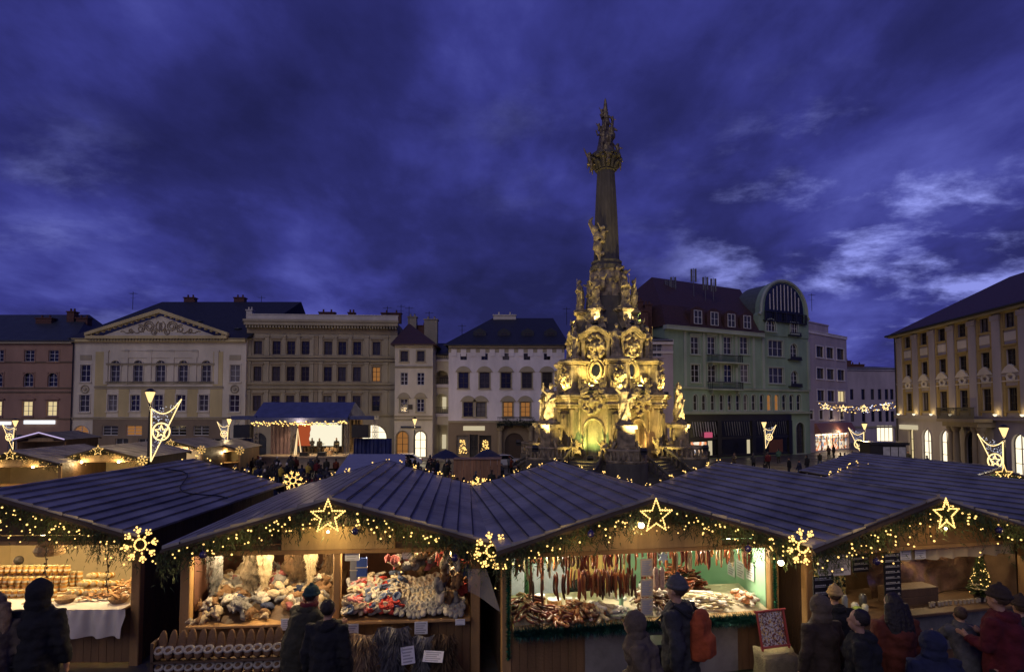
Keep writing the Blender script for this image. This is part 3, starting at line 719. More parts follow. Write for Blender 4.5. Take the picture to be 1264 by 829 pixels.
# dark shopfront: fascia, three big glazed bays with white drapes, doors below
zt = F.z(840, 511); zm = F.z(840, 541)
mb = MB(); mb.box(.2, F.u(976), -.12, 0, zt-.9, zt-.06); mb.box(.2, F.u(976), -.1, 0, .1, .45); mb.box(.2, F.u(976), -.14, 0, zm-.25, zm+.1)
for px in (834, 848, 888-1.5, 929, 974): x = F.u(px); mb.box(x-.35, x+.35, -.22, 0, .1, zt-.9)
mb.box(.2, F.u(976), -.02, -.005, .45, zt-.9, 1)
sf = mb.build('shopfront', [P_DRK, glassm('dark_shop_glass', (.012,.013,.015), .12)], F.o)
MDR = mat('grey_white_drape', (.33,.33,.33), .8, .3, 3)
for (a, b), st in (((850,885),.9),((890,926),.3),((931,971),.25)):
    xa_, xb_ = F.u(a)+.3, F.u(b)-.2; n = int((xb_-xa_)/.42); mb = MB()
    for i in range(n):
        x = xa_ + (xb_-xa_)*(i+.5)/n; k = R.uniform(.05, .13); mb.add([(x-k,-.07,zt-1.0),(x+k,-.07,zt-1.0),(x+k*.4+.35,-.06,zm+.2),(x-k*.7+.35,-.06,zm+.2)], [(0,3,2,1)])
    mb.build('drape', MDR if st > .5 else mat('dim_drape', (.13,.13,.13), .8), sf)
mb = MB(); mb.box(F.u(851), F.u(871), -.06, -.03, .5, zm-.5); mb.build('lit_display', M_SHOP, sf)
mb = MB(); mb.box(F.u(873), F.u(878), -.06, -.03, .3, zm-.4); mb.box(F.u(921), F.u(924.5), -.06, -.03, .3, zm-.4); mb.build('lit_door', M_SIGNY, sf)
mb = MB(); mb.box(F.u(948), F.u(965), -.06, -.03, .3, zm-.5); mb.build('wood_door', mat('red_brown_door', (.16,.06,.03), .5), sf)
mb = MB(); mb.cbox(F.u(866.5), F.u(876), -.5, -.25, zm+.05, zm+.75, .08); mb.build('pink_sign', emat('pink_sign', (1,.16,.3), .5), sf)
# mansard
mb = MB(); zt2 = F.z(822, 386) ; zr = F.z(844, 351); x2 = x1+.5
mb.add([(-.3,-.4,H),(x2,-.4,H),(x2,dep,H),(-.3,dep,H), (.5,1.2,H+3.0),(x2,1.2,H+3.0),(x2,dep,H+3.0),(.5,dep,H+3.0), (3.6,6.5,zr+2.4),(x2+3,6.5,zr+2.4)],
       [(0,1,5,4),(3,0,4,7),(4,5,9,8),(7,4,8),(1,2,6,5),(5,6,9),(6,7,8,9),(2,3,7,6)])
r = mb.build('mansard_roof', M_TILE, F.o)
for px in (861, 881.5, 902.5, 922): dormer(r, F.u(px), H+.25, -.25, 2.5, 2.6, M_TILE, M_WFRAME, True)
# curved gable
ga, gb = F.u(938), W; zb = H; ztop = F.z(968, 347); w2 = (gb-ga)/2; gx = (ga+gb)/2; zs = F.z(968, 388)
arc = [(gx + w2*.93*cos(pi*k/20), zs + (ztop-zs)*sin(pi*k/20)**.9) for k in range(21)]
gm = MB(); P = [(ga,H-.02),(gb,H-.02),(gb,zs-.4)] + arc + [(ga,zs-.4)]
gm.prism(P, -.12, .8); g = gm.build('curved_gable', P_GRN, F.o); gm = MB(); gm.prism([(gx+(x-gx)*.97, z-.15) for x, z in P], .81, 4.5); gm.build('barrel_roof', mat('green_grey_metal', (.1,.12,.1), .5), g)
mb = MB(); mb.tube([(x, -.2, z) for x, z in [(gb,zs-.4)]+arc+[(ga,zs-.4)]], .22, 6); mb.build('gable_moulding', P_GRN2, g)
inner = [(gx + w2*.78*cos(pi*k/16), zs + .35 + (ztop-zs-.7)*sin(pi*k/16)**.85) for k in range(17)]
mb = MB(); mb.prism([(gx-w2*.78, zs-1.1), (gx+w2*.78, zs-1.1)] + inner, -.17, -.125)
mb.build('gable_glazing', glassm('gable_dark_glass'), g)
mb = MB()
for k in range(-4, 5):
    x = gx + k*w2*.145; top = zs+.35+(ztop-zs-.9)*max(0, 1-(k*.145/.7)**2)**.45; mb.box(x-.05, x+.05, -.24, -.17, zs+.5, top)
mb.build('gable_mullions', P_WHT, g)
mb = MB(); mb.box(gx-w2*.85, gx+w2*.85, -.5, -.13, zs-1.25, zs-1.1)
for k in range(25): x = gx-w2*.82+w2*1.64*k/24; mb.box(x-.035, x+.035, -.46, -.42, zs-1.1, zs+.1)
for k in range(5): x = gx-w2*.82+w2*1.64*k/4; mb.box(x-.12, x+.12, -.5, -.38, zs-1.1, zs+.2)
mb.box(gx-w2*.85, gx+w2*.85, -.48, -.4, zs+.1, zs+.2); mb.build('gable_balustrade', M_IRON, g)
for px, a, b, w, k in ((951,394,409,12,'arch'),(980,399,412,9,'rect')):
    wn = window(g, F.u(px), F.z(px,b), F.w(px,w), F.z(px,a)-F.z(px,b), k, (3,2), M_WFRAME, M_PANEB, P_GRN2, 'arch' if k=='arch' else 'frame', y=-.345)
for px in (979, 982):
    pass
for b in (413.5, 443, 476): 
    mb = MB(); x = F.u(981); zz = F.z(981,b); mb.box(x-1.3, x+1.3, -.5, -.0, zz-.2, zz-.05); mb.box(x-1.2, x+1.2, -.48, -.42, zz-.05, zz+.3); mb.build('flower_box', M_IRON, F.o)
# telecom masts on the roof: each its own thing
for i, px in enumerate((826, 833, 858.5, 873, 883)):
    Y = F.p.y + 7; x = xat(px, Y); zt_ = zat((345,341,331,341,343)[i], Y); zb_ = zr + F.base - (1.0 if px > 840 else 3)
    mb = MB(); mb.tube([(0,0,0),(0,0,zt_-zb_)], .05, 6)
    for s in (-1, 1): mb.cbox(s*.28-.12, s*.28+.12, -.1, .1, zt_-zb_-1.9, zt_-zb_-.1, .02); mb.tube([(0,0,zt_-zb_-1.2),(s*.28,0,zt_-zb_-1.2)], .03, 4)
    o = mb.build('telecom_mast', mat('mast_grey', (.12,.12,.13), .5), None, loc=(x, Y, zb_)); tag(o, 'grey telecom antenna mast on the brown roof of the green house', 'antenna', 'telecom masts on the green house roof')

# G: modernist block
F = Fac('modernist_block', 'pale modernist block with rows of square windows above a lit clothes shop', 998, 85, 38)
W = F.u(1047); H = F.z(998, 407); ops = []; wins = []
for px in (1001.5, 1013.5, 1026, 1039):
    for ri, (a, b) in enumerate(((425.5,439),(453,466),(480.5,494),(506,517))):
        dy = (px-998)*.12*(1-ri*.31); z0 = F.z(px, b+dy); o = (F.u(px), z0, F.w(px, 8.6 if ri<3 else 4.5), F.z(px,a+dy)-z0, 'rect')
        ops.append(o); wins.append((o, M_LIT if (ri==2 and px==1039) else M_PANEB))
shop = (F.u(1028), .15, F.w(1028, 42), F.z(1028,534)-.15, 'rect'); ops = [o for o in ops if o[0]-o[2]/2 > 0] ; wins = [w for w in wins if w[0] in ops]; ops.append(shop)
body(F, W, H, 14, ops, P_PNK)
for o, pm in wins: window(F.o, *o[:4], 'rect', (2,1), M_BFRAME, pm, P_WHT, 'frame')
mb = MB(); mb.box(shop[0]-shop[2]/2, shop[0]+shop[2]/2, .4, .45, .15, shop[3]); mb.build('shop_display', M_SHOP, F.o)
mb = MB()
for k in range(7): x = shop[0]-shop[2]/2+shop[2]*k/6; mb.box(x-.06, x+.06, .05, .13, .15, shop[3]+.1)
mb.box(shop[0]-shop[2]/2, shop[0]+shop[2]/2, .06, .12, shop[3]*.72, shop[3]*.72+.08); mb.build('shop_frame', M_BFRAME, F.o)
mb = MB(); 
for k in range(6): mb.box(shop[0]-shop[2]/2+.2, shop[0]+shop[2]/2-.2, .3, .34, shop[3]-.12, shop[3]-.03)
mb.build('shop_ceiling_light', emat('shop_light', (1,.85,.6), 4), F.o)
mb = MB(); zt = F.z(1010, 522); mb.add([(shop[0]-shop[2]/2-.3,-.2,zt),(shop[0]+shop[2]/2+.3,-.2,zt),(shop[0]+shop[2]/2+.3,-1.0,shop[3]+.25),(shop[0]-shop[2]/2-.3,-1.0,shop[3]+.25),
   (shop[0]-shop[2]/2-.3,0,zt),(shop[0]+shop[2]/2+.3,0,zt),(shop[0]+shop[2]/2+.3,0,shop[3]+.2),(shop[0]-shop[2]/2-.3,0,shop[3]+.2)], [(3,2,1,0),(0,1,5,4),(1,2,6,5),(3,0,4,7),(2,3,7,6)])
mb.build('awning', mat('salmon_awning', (.3,.13,.1), .6), F.o)
lamp('shop_light', (shop[0], -1.0, 2.9), 420, (1,.75,.45), .6, parent=F.o)
mb = MB(); mb.box(0, W*.78, 1.5, 8, H, H+F.z(1000,393)-F.z(1000,407)); mb.box(-.1, W*.78+.1, 1.4, 8.1, H+F.z(1000,393)-F.z(1000,407), H+F.z(1000,393)-F.z(1000,407)+.2); mb.build('roof_storey', P_PNK, F.o)
bar(F.o, 'parapet', P_WHT, 0, W, H-.4, H, .15)
# H: back house closing the side street
F = Fac('side_street_house', 'pinkish house with small dark windows closing the side street on the right', 1044, 112, 8, base=-1.9)
W = F.u(1118); H = F.z(1050, 454); ops = []; wins = []
for px in (1066, 1077.5, 1086.5, 1095, 1101.6, 1052):
    for a, b in ((480,493),(507,520)): z0 = F.z(px,b); ops.append((F.u(px), z0, F.w(px,4.2), F.z(px,a)-z0, 'rect'))
nw = len(ops); ops.append((F.u(1092), .2, F.w(1092,20), 3.2, 'rect'))
body(F, W, H, 12, ops, P_PNK)
for i, o in enumerate(ops[:nw]): window(F.o, *o[:4], 'rect', (1,2), M_BFRAME, M_PANE, None, 'none')
window(F.o, *ops[-1][:4], 'rect', (4,1), M_BFRAME, M_LITW, None, 'none', label='glowing wide shop window at the end of the side street')
bar(F.o, 'string_course', P_TAN, 0, W, F.z(1050,528), F.z(1050,526), .2); bar(F.o, 'cornice', P_WHT, 0, W, H-.4, H, .3); bar(F.o, 'ground_floor_facing', P_BRN, F.u(1104), W, 0, F.z(1050,528), .1)
r = hip_roof(F.o, W, H, 12, .9, 2, 2, M_SLATE); chimney(r, F.u(1057), 3, H, 2.4, 1, 1.6); chimney(r, F.u(1072), 3, H, 3, 1, .9)

# I: palace on the right
F = Fac('right_palace', 'lilac-grey baroque palace with ochre pilaster strips and a columned portal on the right', 1107.5, 68, -98.1)
FI = F; W = F.u(1330) if F.u(1330) > 0 else 30; W = min(W, 34); H = F.z(1107.5, 414); ops = []; wins = []
cp = [1123, 1143, 1165, 1190, 1217.5, 1251]
z_l, z_m, z_t = (F.z(1118,507), F.z(1118,485.5)), (F.z(1118,466), F.z(1118,450)), (F.z(1118,430.5), F.z(1118,416.5))
us = [F.u(p) for p in cp]; step = (us[-1]-us[0])/5; us = [us[0]+step*i for i in range(6)] + [us[-1]+step*k for k in (1,2,3)]
us = [x for x in us if x < W-1]
for x in us:
    for (a, b), s in ((z_l,'none'),(z_m,'ped'),(z_t,'none')): ops.append((x, a, 1.15, b-a, 'rect')); wins.append((ops[-1], s))
g0 = F.z(1118,565.5); aw = [(us[0]+.3,1.1,4.0),(us[1],1.7,3.9),(us[2],1.7,3.9),(us[5]+.6,1.7,3.9)]; arch = []
for x, w, h in aw: arch.append((x, .35, w, h-.35+.3, 'arch'))
pg = (us[3]+1.3, .1, 2.5, 4.2, 'arch'); ops += arch + [pg]
body(F, W, H, 16, ops, P_LIL)
for o, s in wins: window(F.o, *o[:4], 'rect', (2,3), M_BFRAME, M_PANE, P_YELD, s if s != 'none' else 'frame')
for i, o in enumerate(arch): window(F.o, *o[:4], 'arch', (2,3), M_BFRAME, M_LITW if i else M_LIT, P_LIL, 'arch', label='lit arched ground floor window')
window(F.o, *pg[:4], 'arch', (2,5), M_IRON, M_PANE, P_TAN2, 'arch')
zl = F.z(1118, 514.5); bar(F.o, 'ledge', P_LIL, 0, W, zl-.15, zl+.15, .35); bar(F.o, 'string_course', P_LIL, 0, W, F.z(1118,475), F.z(1118,473.5), .1)
bar(F.o, 'cornice', P_TAN, -.4, W, H-.32, H-.07, .6)
for i in range(len(us)+1):
    x = us[0]-step/2 + i*step
    if x < .6 or x > W-.5: x = max(.7, min(W-.6, x))
    mb = MB(); mb.box(x-.5, x+.5, -.18, 0, zl+.2, H-.5); mb.box(x-.6, x+.6, -.26, 0, H-.95, H-.5); mb.build('pilaster', P_LIL, F.o)
    for s in (-1, 1):
        mb = MB(); mb.box(x+s*.68-.18, x+s*.68+.18, -.09, 0, zl+.2, H-.35); mb.build('ochre_strip', P_YELD, F.o)
for x in us:                                                # carved cartouches between the storeys
    mb = MB(); z = (z_m[0]+z_l[1])/2 + .35; mb.prism([(x-1.0,z),(x+1.0,z),(x+.5,z+.5),(x,z+.75),(x-.5,z+.5)], -.25, 0)
    for k in range(10): a = k*2*pi/10; mb.ell((x+.42*cos(a), -.12, z-.35+.3*sin(a)), (.16,.12,.14), 7, 5)
    mb.box(x-1.05, x+1.05, -.2, 0, z-.75, z-.65); mb.build('cartouche', P_CRM, F.o)
    mb = MB(); mb.box(x-.7, x+.7, -.07, 0, z_m[1]+.75, z_m[1]+1.5); mb.build('relief_panel', P_CRM, F.o)
for i in range(len(us)):                                    # small facade lamps at the foot of the pilasters
    x = us[0]-step/2 + i*step
    if 3 <= i <= 4 or x < .6: 
        if i in (4,): continue
    x = max(.7, x); mb = MB(); mb.lathe([(.06,0),(.16,.12),(.16,.2)], (x, -.42, zl+.2), 8); o = mb.build('facade_lamp', M_LITW, F.o)
    lamp('facade_lamp_light', (x, -.5, zl+.5), 11, (1,.68,.2), .08, parent=F.o)
sgn(F, F.u(1112), F.u(1133), F.z(1120,529.5), F.z(1120,524), M_SIGNY, out=.25)
# portal with columns and balcony
px0, px1 = us[3]-1.0, us[4]+1.0; mb = MB()
mb.box(px0-.2, px1+.2, -1.9, -.36, zl-.35, zl-.05); mb.box(px0, px1, -1.5, -.01, zl-.8, zl-.36); pt = mb.build('portal_entablature', P_TAN2, F.o)
for x in (px0+.4, px0+1.2, px1-1.2, px1-.4):
    mb = MB(); mb.box(x-.45, x+.45, -1.55, -.3, 0, 1.1); mb.lathe([(.36,1.1),(.36,1.3),(.29,1.4),(.3,2.5),(.25,zl-1.35),(.38,zl-1.05),(.42,zl-.82)], (x,-.95,0), 14); mb.build('portal_column', P_TAN2, pt)
mb = MB(); n = 40
for i in range(n+1): x = px0-.15+(px1-px0+.3)*i/n; mb.box(x-.02, x+.02, -1.88, -1.84, zl-.05, zl+.95)
mb.box(px0-.2, px1+.2, -1.9, -1.82, zl+.95, zl+1.03); mb.build('balcony_railing', M_IRON, F.o)
ov = .7; zr = F.z(1169, 369) + 1.2; mb = MB()
mb.add([(-ov,-ov,H),(W+ov,-ov,H),(W+ov,17,H),(-ov,17,H),(7,8,H+5.2),(W,8,H+5.2),(-ov,-ov,H-.2),(W+ov,-ov,H-.2),(-ov,17,H-.2)], [(0,1,5,4),(1,2,5),(2,3,4,5),(3,0,4),(6,7,1,0),(8,6,0,3)])
r = mb.build('roof', M_TILE, F.o)
mb = MB(); mb.tube([(-ov,-ov-.08,H-.05),(W,-ov-.08,H-.05)], .12, 6); mb.tube([(.15,-.15,H-.3),(.15,-.15,.2)], .07, 6); mb.build('gutter', M_IRON, F.o)
chimney(r, W-9, 7, H+4.4, 1.6, 1, 1.6)
# small roof aerials
for px, py, Y in ((477,378,80),(494,376,80),(504,378,80),(529,384,80),(630,391,82),(570,400,82),(1005,362,96),(320,365,90),(160,360,86),(700,379,84)):
    zb_ = zat(py+22, Y); antenna('roof_aerial', 'thin television aerial standing on a roof against the dusk sky', xat(px,Y), Y, zb_, zat(py,Y)-zb_)
# ------------------------------------------------------------------ figure helpers
def limb(mb, pts, rs, n=10):
    mb.tube(pts, rs, n)
    for p, r in zip(pts, rs): mb.ell(p, r*1.0, n, 6)

def robed_statue(seed, H=3.4, arm=1):
    """carved baroque saint: swirling robe, turned head, raised or folded arms, fused into one stone surface"""
    r = random.Random(seed); mb = MB(); k = H/3.4
    lean = r.uniform(-.25, .25); tw = r.uniform(1.5, 3)
    cx = lambda z: lean*sin(z/2.6*pi)*.5
    prof = [(.52,0),(.55,.25),(.46,.7),(.42,1.2),(.46,1.6),(.36,1.95),(.4,2.3),(.42,2.55),(.22,2.78),(.13,2.9)]
    n = 22; vs = []; fs = []
    ph = r.random()*6
    for i, (rr, z) in enumerate(prof):
        for j in range(n):
            a = 2*pi*j/n; f = 1 + .13*sin(5*a+ph+z*tw)*(1 if z < 2.2 else .3) + .07*sin(9*a-z*2+ph)
            vs.append((k*(cx(z)+rr*f*cos(a)), k*(rr*f*.8*sin(a)), k*z))
    for i in range(len(prof)-1):
        for j in range(n): m = (j+1)%n; fs.append((i*n+j, i*n+m, (i+1)*n+m, (i+1)*n+j))
    fs += [tuple(range(n-1,-1,-1)), tuple((len(prof)-1)*n+j for j in range(n))]
    mb.add(vs, fs)
    P = lambda x, y, z: (k*(x+cx(min(z,2.6))), k*y, k*z)
    hd = r.uniform(-.1,.1); mb.tube([P(0,0,2.75), P(hd*.5,-.03,3.0)], [k*.12,k*.1], 8)
    mb.ell(P(hd,-.05,3.14), (k*.17,k*.2,k*.23)); mb.ell(P(hd,.04,3.2), (k*.22,k*.22,k*.22)); mb.ell(P(hd,-.24,3.1), (k*.035,k*.05,k*.05)); mb.ell(P(hd,-.16,2.98),(k*.11,k*.1,k*.13))
    if arm == 1:
        limb(mb, [P(-.36,0,2.5), P(-.72,-.15,2.75), P(-.68,-.25,3.3)], [k*.16,k*.12,k*.07]); mb.ell(P(-.68,-.25,3.4), k*.09)
        limb(mb, [P(.36,0,2.5), P(.62,-.2,2.1), P(.3,-.45,1.95)], [k*.16,k*.12,k*.08])
    elif arm == 2:
        limb(mb, [P(-.36,0,2.5), P(-.6,-.15,2.05), P(-.1,-.5,2.2)], [k*.16,k*.12,k*.08]); limb(mb, [P(.36,0,2.5), P(.6,-.15,2.0), P(.15,-.5,2.3)], [k*.16,k*.12,k*.08])
        mb.tube([P(.35,-.45,.1), P(.25,-.5,3.5)], k*.045, 6)
    else:
        limb(mb, [P(-.36,0,2.5), P(-.8,-.1,2.3), P(-1.0,-.4,2.55)], [k*.16,k*.11,k*.07]); limb(mb, [P(.36,0,2.5), P(.55,-.2,2.0), P(.2,-.5,2.1)], [k*.16,k*.12,k*.08])
    for q in range(4):                                        # cloak swirls
        a0 = r.random()*6.3; pts = [P(.45*cos(a0+t*.28)*(1+.25*sin(t)), .38*sin(a0+t*.28), .2+t*.26) for t in range(9)]
        mb.tube(pts, [k*x for x in (.05,.1,.12,.13,.12,.13,.1,.09,.05)], 7)
    mb.box(-.6*k,.6*k,-.5*k,.5*k,-.12*k,.12*k)
    return mb
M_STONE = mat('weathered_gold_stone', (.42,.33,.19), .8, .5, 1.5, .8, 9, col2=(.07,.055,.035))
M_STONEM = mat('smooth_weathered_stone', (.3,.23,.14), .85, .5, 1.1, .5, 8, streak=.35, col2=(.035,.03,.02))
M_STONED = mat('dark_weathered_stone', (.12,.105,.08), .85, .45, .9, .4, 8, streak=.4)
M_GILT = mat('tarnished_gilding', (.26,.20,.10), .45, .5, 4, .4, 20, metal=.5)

# ------------------------------------------------------------------ the monument
def column_monument():
    D = 52; ax = xat(750, D); S = D/FPX
    root = thing('baroque_column', 'tall floodlit baroque column monument with tiers of stone saints and a gilded top', 'monument', (ax, D, GB), radians(2.3)); root.scale = (.94, .94, 1)
    Z = lambda py: zat(py, D) - GB                          # heights above ground
    # in local coordinates the front corner points to -y
    def dirk(k, off=0): a = -pi/2 + k*pi/3 + off; return cos(a), sin(a)
    RT = lambda k, off=0: Matrix.Rotation(k*pi/3+off, 4, 'Z')      # local frame: outward = -y
    zp = Z(563)
    # steps: nine hexagonal/round rings
    mb = MB(); ns = 9; prof = []
    for i in range(ns):
        r0 = 9.3 - i*.36; z0 = zp*i/ns; prof += [(r0, z0), (r0, zp*(i+1)/ns)]
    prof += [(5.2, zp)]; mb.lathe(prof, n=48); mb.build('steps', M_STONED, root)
    # six projecting corner terraces with balustrades and statue pedestals
    for k in range(6):
        mb = MB(); mb.T = RT(k)
        mb.lathe([(1.75,0),(1.75,zp+.02),(1.6,zp+.1)], (0,-7.55,0), 16); mb.box(-1.5,1.5,-7.5,-4.6,0,zp+.08)
        mb.build('terrace', M_STONED, root)
        mb = MB(); mb.T = RT(k); zb = zp+.1; pts = []
        for j in range(13):
            a = pi + pi*j/12; pts.append((1.6*cos(a), -7.55+1.6*sin(a)))
        pts = [(-1.6,-5.4)] + pts + [(1.6,-5.4)]
        mb.tube([(x,y,zb+.95) for x, y in pts], .13, 6); mb.tube([(x,y,zb+.08) for x, y in pts], .12, 6)
        acc = 0
        for (xa_, ya_), (xb_, yb_) in zip(pts[:-1], pts[1:]):
            L = sqrt((xb_-xa_)**2+(yb_-ya_)**2); m = max(1, int(round(L/.42)))
            for q in range(m):
                t = (q+.5)/m; mb.lathe([(.07,0),(.12,.18),(.13,.3),(.06,.55),(.09,.72),(.09,.82)], (xa_+(xb_-xa_)*t, ya_+(yb_-ya_)*t, zb+.1), 7)
        mb.build('balustrade', M_STONE, root)
        # curved side balustrades sweeping down the steps
        for s in (-1, 1):
            mb = MB(); mb.T = RT(k); P = [(s*(1.7+.0*t+1.55*(t/7)**1.3), -5.9-2.9*(t/7), zp+.95-(zp-.25)*(t/7)) for t in range(8)]
            mb.tube(P, .12, 6)
            for a, b in zip(P[:-1], P[1:]):
                mb.lathe([(.07,-.8),(.12,-.6),(.06,-.3),(.08,-.1)], ((a[0]+b[0])/2,(a[1]+b[1])/2,(a[2]+b[2])/2), 6)
            mb.add([(p[0]-.12*s,p[1],p[2]-.8) for p in P]+[(p[0]-.12*s,p[1],max(0,p[2]-2.2)) for p in P], [(i,i+1,9+i,8+i) for i in range(7)])
            mb.build('stair_balustrade', M_STONED, root)
    # pedestals + statues, lower ring
    zs = Z(522.5)
    st_meshes = []
    for i, (seed, arm) in enumerate(((3,1),(8,3),(15,2),(21,1))):
        mb = robed_statue(seed, 3.45, arm); st_meshes.append(fuse(mb, 'statue', M_STONE, .055, 1, .09, .22))
    pm = MB()                                                # pedestal mesh (origin at its foot)
    h = zs-zp-.1
    pm.box(-.95,.95,-.95,.95,0,.35*h); pm.lathe([(1.15,.05),(1.05,.3*h),(.8,.38*h)], n=8); pm.box(-.72,.72,-.72,.72,.35*h,.9*h); pm.box(-.9,.9,-.9,.9,.9*h,h)
    pm.box(-.5,.5,-.76,-.72,.45*h,.8*h); pm.box(-.82,.82,-.82,.82,.36*h,.42*h)
    for s in (-1,1):
        pm.tube([(s*(.8+.35*sin(t*pi/8)), -.3, .1+h*.5*t/8) for t in range(9)], [.2,.22,.2,.16,.14,.12,.12,.14,.16], 6)
        pm.tube([(s*(.78+.2*sin(t*pi/6)), .3, .45*h+h*.4*t/6) for t in range(7)], .13, 6)
    pme = pm.mesh('pedestal', M_STONE)
    for k in range(6):
        c, s_ = dirk(k); x, y = 6.8*c, 6.8*s_
        mk('pedestal', pme, root, (x, y, zp+.1), k*pi/3)
        mk('statue', st_meshes[(k*3+ (0 if k else 0)) % 4 if k else 2 if False else (k*3)%4], root, (x, y, zs+.1), k*pi/3 + (.35 if k==5 else -.2 if k==1 else .15))
    # lower drum
    z1 = Z(492); z2 = Z(486.5)
    def drum(name, r0, z0, z1_, m, lob=.0, rr=None, n=72):
        mb = MB(); f = lambda a, z: 1 + lob*cos(6*(a+pi/2))
        mb.lathe(rr or [(r0,z0),(r0,z1_)], n=n, fn=f); return mb.build(name, m, root, True) if False else mb.build(name, m, root)
    R1 = 4.15
    # drum wall with niches: hexagonal faces with arched recess
    mb = MB(); 
    for k in range(6):
        mb.T = RT(k, pi/6); w = R1*1.15; ap = R1*.97
        sub = MB(); wall_mesh(sub, w, z1-zp, [(w/2, .3, 1.5, 3.0, 'arch')], .55)
        mb.T = RT(k, pi/6) @ Matrix.Translation((-w/2, -ap, zp)); mb.add(sub.v, sub.f)
        mb.add([(w/2-.8,.54,.2),(w/2+.8,.54,.2),(w/2+.8,.54,3.4),(w/2-.8,.54,3.4)], [(0,1,2,3)])
    mb.T = None; mb.build('lower_chapel', M_STONEM, root)
    for k in range(6):                                       # niche frame, arched gable with relief
        T = RT(k, pi/6) @ Matrix.Translation((0, -R1*.97, 0))
        mb = MB(); mb.T = T; zc = zp+3.3-.75
        mb.tube([(-.92,-.05,zp+.3)] + [(-.92*cos(pi*j/12), -.05, zc+.92*sin(pi*j/12)) for j in range(13)] + [(.92,-.05,zp+.3)], .13, 5)
        for s in (-1,1): mb.box(s*1.45-.2, s*1.45+.2, -.2, 0, zp, z1-.1); mb.box(s*1.45-.27, s*1.45+.27, -.28, 0, z1-.7, z1-.3)
        mb.build('niche_frame', M_STONE, root)
        mb = MB(); mb.T = T; P = [(-1.75, z1-1.5)] ; za = z1-.9
        arc = [(-1.6*cos(pi*j/14), za+1.75*sin(pi*j/14)) for j in range(15)]
        mb.prism([(1.6,za-.0)] + [(-x,z) for x, z in arc][1:-1][::1] + [(-1.6,za)] if False else [(1.6*cos(pi*j/14), za+1.75*sin(pi*j/14)) for j in range(15)], -.35, .3)
        mb.tube([(x,-.38,z) for x, z in arc], .2, 6); mb.tube([(x*1.1,-.32,za+(z-za)*1.1) for x, z in arc], .12, 6); mb.box(-1.85,-1.35,-.5,0,za-.3,za); mb.box(1.35,1.85,-.5,0,za-.3,za)
        mb.build('arched_gable', M_STONEM, root)
    def relief(seed, rad, n):
        r = random.Random(seed); mb = MB(); mb.ell((0,.05,0), (rad*.95,.12,rad*.95), 16, 10)
        for i in range(n):
            a = r.random()*6.3; q = rad*sqrt(r.random()); mb.ell((q*cos(a), -.12-r.random()*.18, q*sin(a)), (r.uniform(.07,.22), r.uniform(.07,.2), r.uniform(.07,.22)), 8, 6)
        for i in range(7):
            a = i*.9; mb.tube([(rad*.85*cos(a+t*.12), -.2, rad*.85*sin(a+t*.12)) for t in range(5)], [.06,.13,.15,.13,.06], 6)
        mb.ell((0,-.3,0), (.26,.24,.34)); mb.ell((.02,-.38,.32), .17); mb.ell((-.4,-.3,.1), (.3,.1,.13)); mb.ell((.4,-.3,.05), (.3,.1,.13))
        return fuse(mb, 'relief', M_STONE, .05, 1, .06, .12)
    rls = [relief(5, 1.15, 34), relief(9, 1.15, 34)]
    for k in range(6):
        v = RT(k, pi/6) @ Vector((0, -R1*.97-.35, z1-.35)); mk('relief', rls[k%2], root, v, k*pi/3+pi/6)
    # lower cornice
    mb = MB()
    mb.lathe([(R1*.95,z1-.25),(R1*1.02,z1-.2),(R1*1.08,z1),(R1*1.14,z1+.12),(R1*1.14,z1+.25),(R1*.9,z1+.4)], n=48); mb.build('cornice', M_STONE, root)
    # corner buttresses rising through two tiers, with cornices
    zt = Z(446)
    for k in range(6):
        mb = MB(); mb.T = RT(k)
        mb.cbox(-.92,.92,-5.2,-3.2,zp,z1-.9,.12); mb.cbox(-.7,.7,-5.4,-5.15,zp+.5,z1-1.3,.08); mb.box(-1.12,1.12,-5.5,-3.2,zp,zp+.55)
        mb.build('buttress', M_STONEM, root)
        mb = MB(); mb.T = RT(k)
        for i, (e, a, b) in enumerate(((.0,-.9,-.65),(.18,-.65,-.5),(.08,-.5,-.1),(.28,-.1,.1),(.4,.1,.3),(.2,.3,.42))): mb.cbox(-1.05-e,1.05+e,-5.45-e,-3.0,z1+a,z1+b,.05)
        mb.build('buttress_cornice', M_STONE, root)
        mb = MB(); mb.T = RT(k)
        mb.cbox(-.85,.85,-5.0,-2.6,z1+.4,zt-.5,.1); mb.box(-.55,.55,-5.1,-5.0,z1+1.0,zt-1.0); mb.box(-1.0,1.0,-5.15,-2.6,z1+.42,z1+.8)
        for e, a, b in ((.12,-.5,-.35),(.25,-.35,-.15),(.15,-.15,0.0)): mb.cbox(-.85-e,.85+e,-5.0-e,-2.6,zt+a,zt+b,.04)
        for s in (-1,1): mb.tube([(s*(.95+.18*sin(t*pi/6)), -4.3, z1+.6+(zt-z1-1.2)*t/8) for t in range(9)], [.22,.25,.2,.14,.12,.14,.2,.25,.2], 6)
        for q in range(5): mb.ell((R.uniform(-.4,.4), -5.15, R.uniform(z1+1.2,zt-1.1)), (.17,.14,.2), 8, 6)
        mb.build('upper_pedestal', M_STONE, root)
        c, s_ = dirk(k); rr_ = 3.95; o = mk('statue', st_meshes[(k+1)%4], root, (rr_*c, rr_*s_, zt+.08), k*pi/3+R.uniform(-.4,.4), sc=.84)
    # upper drum with oval windows and undulating cornice
    z3 = Z(414); R2 = 3.05
    mb = MB(); f = lambda a, z: 1 + .09*abs(cos(3*(a)))**3
    mb.lathe([(R2,z1+.3),(R2,z3-.3)], n=72, fn=lambda a, z: 1+.07*cos(6*a)); mb.build('upper_chapel', M_STONEM, root)
